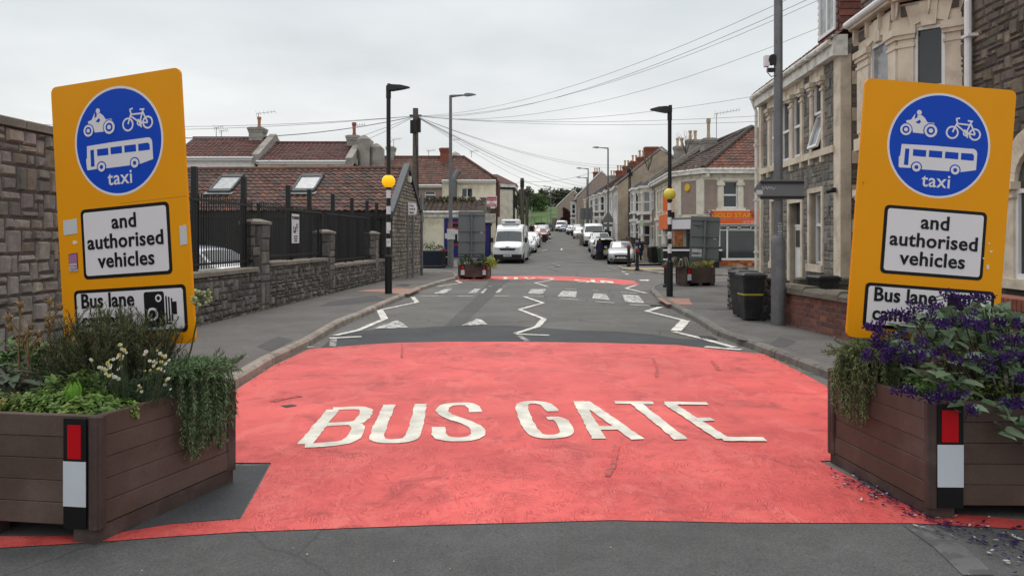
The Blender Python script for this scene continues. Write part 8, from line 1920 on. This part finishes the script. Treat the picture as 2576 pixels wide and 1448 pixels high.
# feathery daisies
t = plant("daisy", "feathery grey green mound dotted with small white and yellow daisies", "flower", (-2.36, 4.72, ZT), GL)
mb = MB(); st = MB()
for k in range(240):
 x, y = disk(1); p = Vector((x * .2, y * .14, 0)); q = Vector((x * .33, y * .22, .17 * (1 - .5 * (x * x + y * y)) + U(-.02, .05))); needles(mb, p, q, 14, .032, .0045, ((.045, .068, .045), (.055, .08, .05), (.035, .055, .035)), .8)
mb.build("foliage", LM['dull'], t, norm=False); fl = MB()
for u, v in ((300, 866), (305, 877), (312, 880), (302, 894), (295, 898), (285, 903), (270, 910), (278, 918), (262, 925), (256, 925), (297, 928), (265, 930), (402, 888), (408, 893), (386, 908), (392, 912), (412, 914), (398, 926), (412, 933), (280, 941), (274, 944), (288, 945), (364, 890), (352, 974), (356, 984), (276, 963), (298, 952), (425, 905), (364, 932), (418, 955), (228, 903), (415, 967)):
 for u, v in ((u, v), (u + U(-14, 14), v + U(-9, 12))):
  p = P(u, v, 4.56 + U(-.12, .12)) - t.location; st.tube([(p.x * .7, p.y * .7, .02), p], .002, 4); wh = rnd.random() < .68; flower_disc(fl, p, (U(-.4, .4), -.8, U(.3, 1)), U(.009, .014), 11, (.74, .73, .66) if wh else (.70, .62, .22), (.45, .33, .06))
st.c = [(.06, .08, .04)] * len(st.f); st.build("stem", LM['dull'], t, norm=False); fl.build("flower_head", LM['petal'], t, norm=False)
# marjoram along the front, and the rest
t = plant("marjoram", "low yellow green marjoram spilling along the front plank beside the reflector strip", "herb", (-2.62, 4.47, ZT + .0), GL); whorls(t, .40, .16, .14, 170, .055, .036, ((.13, .20, .045), (.10, .17, .04), (.15, .19, .055), (.085, .14, .04)), k=5)
t = plant("marjoram", "yellowing low marjoram at the frame edge end of the front plank", "herb", (-3.2, 4.55, ZT - .01), GL); whorls(t, .38, .16, .13, 130, .05, .034, ((.16, .17, .04), (.11, .14, .035), (.19, .17, .05), (.075, .11, .03)), k=5)
t = plant("primrose", "fresh bright green primrose leaves rising from the middle of the marjoram", "plant", (-2.57, 4.42, ZT + .06), GL); mb = MB()
for k in range(13): a = 6.283 * k / 13 + U(-.3, .3); mb.col = shade((.15, .30, .04), .8, 1.25); mb.leaf((0, 0, 0), (math.cos(a) * .55, math.sin(a) * .55, 1.0), (math.cos(a), math.sin(a), .2), U(.12, .17), U(.045, .06), .2, .35)
mb.build("foliage", LM['soft'], t, norm=False)
t = plant("mint", "mid green leafy mint behind the marjoram and below the lavender", "herb", (-2.66, 4.72, ZT), GL); leafy_mound(t, .34, .16, .20, 420, .065, .030, ((.10, .165, .045), (.13, .19, .05), (.08, .13, .04)), up=.7)
t = plant("lambs_ear", "large grey green felted leaves beside the thistles", "plant", (-3.3, 4.8, ZT), GL); leafy_mound(t, .26, .18, .16, 46, .17, .085, ((.085, .11, .075), (.10, .125, .09), (.065, .095, .06)), up=.5, droop=.45)
t = plant("leafy_plant", "broad mid green leaves behind the felted grey leaves near the stone wall", "plant", (-3.42, 5.25, ZT + .05), GL); leafy_mound(t, .34, .2, .28, 240, .10, .055, ((.065, .12, .03), (.09, .15, .04), (.05, .09, .03)), up=.6)
t = plant("leafy_plant", "dark feathery filler foliage between thistles and lavender", "plant", (-2.9, 5.05, ZT), GL); mb = MB()
for k in range(260): x, y = disk(1); p = Vector((x * .32, y * .22, 0)); q = Vector((x * .42, y * .28, U(.12, .3))); needles(mb, p, q, 12, .04, .006, ((.04, .06, .03), (.055, .075, .035), (.07, .075, .04)), .7)
mb.build("foliage", LM['dull'], t, norm=False)

# ---- salvia planter
t = plant("salvia", "large bushy salvia with grey green heart shaped leaves and many deep purple flower spikes", "shrub", (3.32, 5.0, ZT), GR)
mb = MB(); st = MB(); fl = MB(); SC = ((.15, .205, .135), (.12, .175, .105), (.095, .15, .08), (.17, .225, .155), (.08, .13, .065))
def heart(mb, p, d, up, s_):
 p = Vector(p); d = Vector(d).normalized(); a = d.cross(Vector(up)); a = a.normalized() if a.length > 1e-4 else d.orthogonal().normalized(); n = a.cross(d)
 prof_ = [(.0, 0, 0), (-.06, .20, .03), (.12, .36, .05), (.42, .34, .045), (.74, .18, .0), (1.0, 0, -.10)]
 L_ = [p + d * (x * s_) + a * (w_ * s_) + n * (z * s_) for x, w_, z in prof_]; R_ = [p + d * (x * s_) - a * (w_ * s_) + n * (z * s_) for x, w_, z in prof_]
 m_ = [p + d * (x * s_) + n * ((z - .05 * (w_ > 0)) * s_) for x, w_, z in prof_]
 mb.mesh(L_ + R_ + m_, [(12 + i, 12 + i + 1, i + 1, i) for i in range(5)] + [(6 + i, 6 + i + 1, 12 + i + 1, 12 + i) for i in range(5)])
def crown(x, y):      # how high the bush stands over its footprint
 return .12 + .49 * max(0, 1 - ((x + .22) / .80) ** 2) * max(0, 1 - (y / .75) ** 2 * .6)
for k in range(1200):
 x, y = U(-.74, .95), U(-.52, .42); zc = crown(x, y); 
 s0 = U(0, 1) ** .5; z = zc * s0 - .02
 if y < -.30: z = U(-.12, .30) if rnd.random() < .5 else z * .8
 if y < -.34 and x > -.66 and rnd.random() < .75: z = U(-.2, .14) * (1 if x > -.3 else .6); y = U(-.62, -.45)
 if x < -.45 and z < .0: continue
 out_ = Vector((x * .9, y * 1.5 - .25, .35)).normalized(); a = U(0, 6.283)
 d = out_ + Vector((math.cos(a), math.sin(a), U(-.7, .35))) * .9; mb.col = shade(rnd.choice(SC), .7, 1.3); heart(mb, (x, y, z), d, (U(-.3, .3), -.4, 1), U(.06, .12))
for k in range(70):
 x, y = U(-.6, .9), U(-.3, .3); st.tube([(x * .45, y * .5, 0), (x * .8, y * .8, crown(x, y) * .55), (x, y, crown(x, y) * .95)], [.008, .006, .004], 5)
st.c = [(.06, .065, .04)] * len(st.f)
def spike(p, d, L_):
 p = Vector(p); ax, a, b = frame_of(d); st.col = (.03, .012, .05); st.tube([p - ax * .05, p + ax * L_], .003, 4)
 n = int(L_ / .022)
 for i in range(n):
  q = p + ax * (L_ * i / n)
  for j in range(5):
   th = 6.283 * j / 5 + i * .7; dd = a * math.cos(th) + b * math.sin(th) + ax * U(.1, .6); l = U(.025, .045) * (1.1 - .5 * i / n); fl.col = rnd.choice([(.040, .012, .105), (.055, .018, .15), (.028, .009, .07), (.07, .025, .19)])
   fl.blade(q, dd, l, .012, (U(-1, 1), U(-1, 1), 1)); fl.blade(q + dd * l * .4, dd + Vector((0, 0, .6)), l * .6, .014, (U(-1, 1), 1, U(-1, 1)))
for u, v, y in ((2370, 748, 4.78), (2440, 755, 4.8), (2405, 752, 4.75), (2470, 762, 4.85), (2225, 795, 4.7), (2262, 800, 4.7), (2290, 790, 4.72), (2345, 805, 4.65), (2380, 815, 4.62), (2430, 812, 4.65), (2360, 820, 4.6), (2455, 830, 4.62), (2490, 825, 4.7), (2520, 812, 4.75), (2560, 822, 4.7), (2205, 838, 4.7), (2240, 842, 4.65), (2320, 858, 4.55), (2190, 866, 4.66), (2215, 880, 4.6), (2250, 885, 4.55), (2290, 878, 4.52), (2350, 890, 4.5), (2185, 900, 4.62), (2225, 905, 4.55), (2265, 902, 4.5), (2310, 898, 4.48), (2395, 905, 4.48), (2440, 898, 4.5), (2520, 900, 4.5), (2560, 905, 4.55), (2480, 930, 4.45), (2270, 985, 4.48), (2300, 992, 4.45), (2330, 1003, 4.42), (2360, 1008, 4.4), (2390, 1000, 4.42), (2530, 1010, 4.4), (2560, 1015, 4.4), (2440, 1040, 4.4), (2560, 960, 4.45), (2330, 770, 4.75), (2415, 770, 4.78), (2500, 870, 4.55), (2555, 860, 4.6), (2200, 820, 4.7)):
 for r_ in range(2): q = P(u + U(-8, 8), v + U(-6, 6), y) - t.location; spike(q, (U(-.9, .9), -.5 + U(-.4, .4), U(-.1, .7)), U(.06, .12))
mb.build("foliage", LM['soft'], t, norm=False); st.build("stem", LM['dull'], t, norm=False); fl.build("flower_spike", LM['petal'], t, norm=False)
t = plant("rosemary", "grey green trailing rosemary draped over the plank end beside the round sedum", "shrub", (2.62, 5.42, ZT + .08), GR)
trailing(t, 330, .50, .17, .17, ((.13, .165, .075), (.16, .195, .085), (.10, .135, .06)), [(-.6, -.8), (-.2, -1), (-.9, -.3), (.2, -1), (-1, .3), (-.4, -.9)], .034, dense=38, zr=.24)
t = plant("sedum", "round cushion of small fleshy green leaves beside the grey rosemary", "plant", (2.66, 4.88, ZT + .02), GR); whorls(t, .13, .13, .13, 120, .026, .02, ((.12, .19, .06), (.10, .16, .05), (.14, .21, .08)), k=6)
t = plant("variegated_vinca", "small yellow edged leaves showing under the salvia", "plant", (2.95, 4.78, ZT + .0), GR); leafy_mound(t, .24, .12, .15, 130, .045, .026, ((.18, .22, .05), (.10, .16, .04), (.22, .24, .07)), up=.5)
t = plant("lavender", "dry straw tipped lavender poking up before the salvia sign plate", "shrub", (2.86, 5.0, ZT), GR); mb = MB()
for k in range(46): x, y = disk(1); p, q = Vector((x * .1, y * .1, 0)), Vector((x * .2, y * .15, U(.28, .46))); needles(mb, p.lerp(q, .3), q, 22, .035, .006, ((.16, .13, .07), (.12, .11, .06), (.20, .16, .09)), .5)
mb.build("foliage", LM['dull'], t, norm=False)
# fallen petals and litter
mb = MB()
def petal(x, y, z, s_, c): a = U(0, 6.283); mb.col = c; mb.blade((x, y, z + U(.003, .012)), (math.cos(a), math.sin(a), U(0, .3)), s_, s_ * .42, (U(-.4, .4), U(-.4, .4), 1))
PU = ((.030, .012, .085), (.045, .02, .12), (.02, .01, .05))
for k in range(520):
 if k < 300: s_ = U(.1, 1.05); q = Vector((2.40, 5.55, 0)).lerp(Vector((2.62, 4.42, 0)), s_); x, y = q.x + rnd.gauss(-.06, .07), q.y + rnd.gauss(-.05, .08)
 else: x, y = 2.55 + abs(rnd.gauss(0, .55)), 4.32 + rnd.gauss(-.12, .20)
 petal(x, y, .012, U(.022, .05), rnd.choice(PU) if rnd.random() < .82 else (.62, .6, .55))
for k in range(60): petal(U(-3.5, 3.5), U(3.2, 4.2), .005, U(.01, .025), rnd.choice(((.5, .5, .45), (.03, .028, .025), (.25, .2, .08))))
tag(mb.build("fallen_petals", LM['petal'], norm=False), kind='stuff')
mb = MB()
for k in range(420):
 i = rnd.randrange(4, 9); a, b = RKERB[i - 1], RKERB[i]; q = a.lerp(b, U(0, 1)); petal(q.x - abs(rnd.gauss(.03, .10)), q.y, .008, U(.02, .05), shade(rnd.choice(((.16, .11, .06), (.09, .06, .035), (.25, .2, .12))), .6, 1.3))
for k in range(320):
 i = rnd.randrange(3, 9); a, b = LKERB[i - 1], LKERB[i]; q = a.lerp(b, U(0, 1)); petal(q.x + abs(rnd.gauss(.03, .10)), q.y, .008, U(.02, .05), shade(rnd.choice(((.16, .11, .06), (.08, .055, .035), (.28, .22, .13))), .6, 1.3))
for k in range(260): y = U(9.5, 29); petal(SX(-6.6 + abs(rnd.gauss(0, .09)), y), y, .103, U(.02, .06), shade(rnd.choice(((.14, .10, .06), (.3, .26, .16), (.05, .06, .03))), .6, 1.3))
for k in range(200): y = U(9, 17); s_ = (y - 12) / 2.3; x = 5.3 + (14.3 - y) * .07 - abs(rnd.gauss(.06, .08)); petal(x, y, .103, U(.02, .05), shade(rnd.choice(((.2, .14, .08), (.35, .3, .2), (.1, .07, .04))), .6, 1.3))
for k in range(900): petal(U(-3.2, 3.6), U(4.6, 24), .011, U(.008, .022), shade(rnd.choice(((.06, .05, .04), (.02, .018, .016), (.3, .27, .2))), .6, 1.3))
tag(mb.build("fallen_leaves", LM['dull'], norm=False), kind='stuff')
# weeds at the foot of the walls
mb = MB()
for k in range(150):
 y = U(10, 29.5); p = Vector((SX(-6.62, y), y, .1))
 for j in range(5): mb.col = shade((.06, .09, .03)); mb.blade(p + Vector((U(-.02, .05), U(-.05, .05), 0)), (U(-.2, .8), U(-.8, .8), 1), U(.03, .10), .01)
tag(mb.build("weeds", LM['dull'], norm=False), kind='stuff')

# ---- planting in the far planters
def small_filler(loc, name, label, cat, rx, ry, h, n, ln, cols, up=.7, wd=.5): t = plant(name, label, cat, loc, "plants in the far planters"); leafy_mound(t, rx, ry, h, n, ln, ln * wd, cols, up=up); return t
GRN = ((.075, .12, .045), (.095, .14, .05), (.06, .09, .04))
small_filler((-1.95, 32.0, .55), "leafy_plant", "dark leafy shrub at the end of the planter away from the van", "shrub", .34, .35, .42, 260, .13, GRN)
small_filler((-1.30, 32.1, .55), "leafy_plant", "silvery leaved shrub beside the sign post in the planter near the van", "shrub", .3, .35, .42, 200, .14, ((.10, .12, .07), (.07, .09, .05)))
small_filler((-.92, 31.9, .45), "golden_hop", "bright yellow green creeper tumbling off the planter near the van", "plant", .24, .3, .5, 420, .11, ((.30, .34, .04), (.36, .36, .06), (.22, .27, .04)), up=.1)
t = plant("rosemary", "dark trailing rosemary over the face of the planter near the van", "shrub", (-1.42, 31.55, .58), "plants in the far planters"); trailing(t, 70, .2, .16, .22, ((.04, .06, .035), (.05, .07, .04)), [(0, -1), (.4, -.8), (-.4, -.8)], .05, dense=14)
small_filler((6.25, 25.85, .66), "leafy_plant", "pale green leafy herb along the front of the far footway planter", "plant", .4, .3, .22, 260, .09, ((.13, .19, .05), (.09, .15, .04), (.16, .2, .07)))
t = plant("cordyline", "dark spiky strap leaved plant arching off the end of the far footway planter", "plant", (5.85, 25.9, .68), "plants in the far planters"); mb = MB()
for k in range(95):
 a = U(2.0, 4.9); L_ = U(.5, .95); d = Vector((math.cos(a), math.sin(a), 0)); w_ = .02; mb.col = shade(rnd.choice(((.075, .085, .055), (.09, .09, .065), (.12, .05, .045)))); sd_ = Vector((-d.y, d.x, 0)); pts = [d * L_ * s_ * .8 + Vector((0, 0, L_ * (1.7 * s_ - 1.6 * s_ * s_))) for s_ in (0, .33, .66, 1)]
 for i in range(3): mb.mesh([pts[i] + sd_ * w_, pts[i] - sd_ * w_, pts[i + 1] - sd_ * w_ * .6, pts[i + 1] + sd_ * w_ * .6], [(0, 1, 2, 3)])
for k in range(60):
 a = U(0, 6.28); d = Vector((math.cos(a) * .5, math.sin(a) * .5, 1)); mb.col = shade(rnd.choice(((.10, .045, .045), (.07, .075, .05)))); mb.blade((U(0, .25), U(-.1, .1), 0), d, U(.2, .5), .03)
mb.build("strap_leaf", LM['dull'], t, norm=False)
t = plant("grass_tuft", "golden striped grass tuft at the house end of the far footway planter", "plant", (6.72, 25.85, .62), "plants in the far planters"); mb = MB()
for k in range(120): a = U(0, 6.28); d = Vector((math.cos(a) * .7, math.sin(a) * .7, 1)); mb.col = shade(rnd.choice(((.42, .38, .07), (.30, .30, .06), (.16, .2, .05)))); mb.blade((0, 0, 0), d, U(.22, .5), .035)
mb.build("foliage", LM['soft'], t, norm=False)
for k, (dx_, h_) in enumerate(((-.35, .45), (.05, .5), (.45, .35))):
 p = Vector((X_at(1084, 43.4) + dx_, 43.9, 1.0)); small_filler(p, "shrub", ["small dark shrub at the gable end of the navy planter", "taller bushy shrub in the middle of the navy planter", "dry brownish shrub in the navy planter next to the lamp"][k], "shrub", .2, .25, h_, 110, .12, GRN if k < 2 else ((.12, .08, .04), (.08, .07, .03)))
t = plant("marigold", "small orange flowering plant in the black trough by the takeaway", "plant", (X_at(1690, 41.8), 41.8, 1.2), "plants in the far planters"); leafy_mound(t, .7, .2, .25, 140, .12, .06, ((.05, .08, .03), (.07, .1, .04)))

scene.render.film_transparent = False
scene.cycles.use_denoising = True
scene.cycles.max_bounces = 5; scene.cycles.diffuse_bounces = 3; scene.cycles.glossy_bounces = 2; scene.cycles.transmission_bounces = 2
SPLIT = set('pilaster_trim dressing foot_block symbol_print flower_head bracket cornice glazed_tile_face'.split())

# pieces of one kind that stand well apart become objects of their own
def split_far(o):
 me = o.data; n = len(me.vertices); par = list(range(n))
 def find(i):
  while par[i] != i: par[i] = par[par[i]]; i = par[i]
  return i
 for p in me.polygons:
  v = p.vertices; r = find(v[0])
  for k in v[1:]: par[find(k)] = r
 isl = {}
 for p in me.polygons: isl.setdefault(find(p.vertices[0]), []).append(p.index)
 if not 1 < len(isl) <= 900: return
 keys = list(isl); bb = []
 for k in keys:
  c = [me.vertices[v].co for i in isl[k] for v in me.polygons[i].vertices]; bb.append([(min(q[a] for q in c), max(q[a] for q in c)) for a in range(3)])
 g = list(range(len(keys)))
 def gf(i):
  while g[i] != i: i = g[i]
  return i
 for i in range(len(keys)):
  for j in range(i):
   d = math.sqrt(sum(max(0, bb[i][a][0] - bb[j][a][1], bb[j][a][0] - bb[i][a][1]) ** 2 for a in range(3))); s_ = max(max(b[1] - b[0] for b in bb[i]), max(b[1] - b[0] for b in bb[j]))
   if d < max(.02, s_ * .5): g[gf(i)] = gf(j)
 groups = {}
 for i, k in enumerate(keys): groups.setdefault(gf(i), []).extend(isl[k])
 if len(groups) < 2: return
 src = [d.color[:] for d in me.color_attributes["Col"].data]
 for n_, faces in enumerate(list(groups.values())):
  vm = {}; vs = []; fs = []; cs = []; mi_ = []
  for i in faces:
   p = me.polygons[i]; f = []
   for li, v in zip(p.loop_indices, p.vertices):
    if v not in vm: vm[v] = len(vs); vs.append(me.vertices[v].co[:])
    f.append(vm[v]); cs.extend(src[li])
   fs.append(f); mi_.append(p.material_index)
  nm = bpy.data.meshes.new(me.name); nm.from_pydata(vs, [], fs)
  for m_ in me.materials: nm.materials.append(m_)
  nm.polygons.foreach_set('material_index', mi_); nm.color_attributes.new("Col", 'FLOAT_COLOR', 'CORNER').data.foreach_set('color', cs)
  q = o.copy(); q.data = nm; COL.objects.link(q)
 bpy.data.objects.remove(o)
for o in [o for o in bpy.data.objects if o.type == 'MESH' and o.parent and not o.children and o.name.split('.')[0] in SPLIT]: split_far(o)
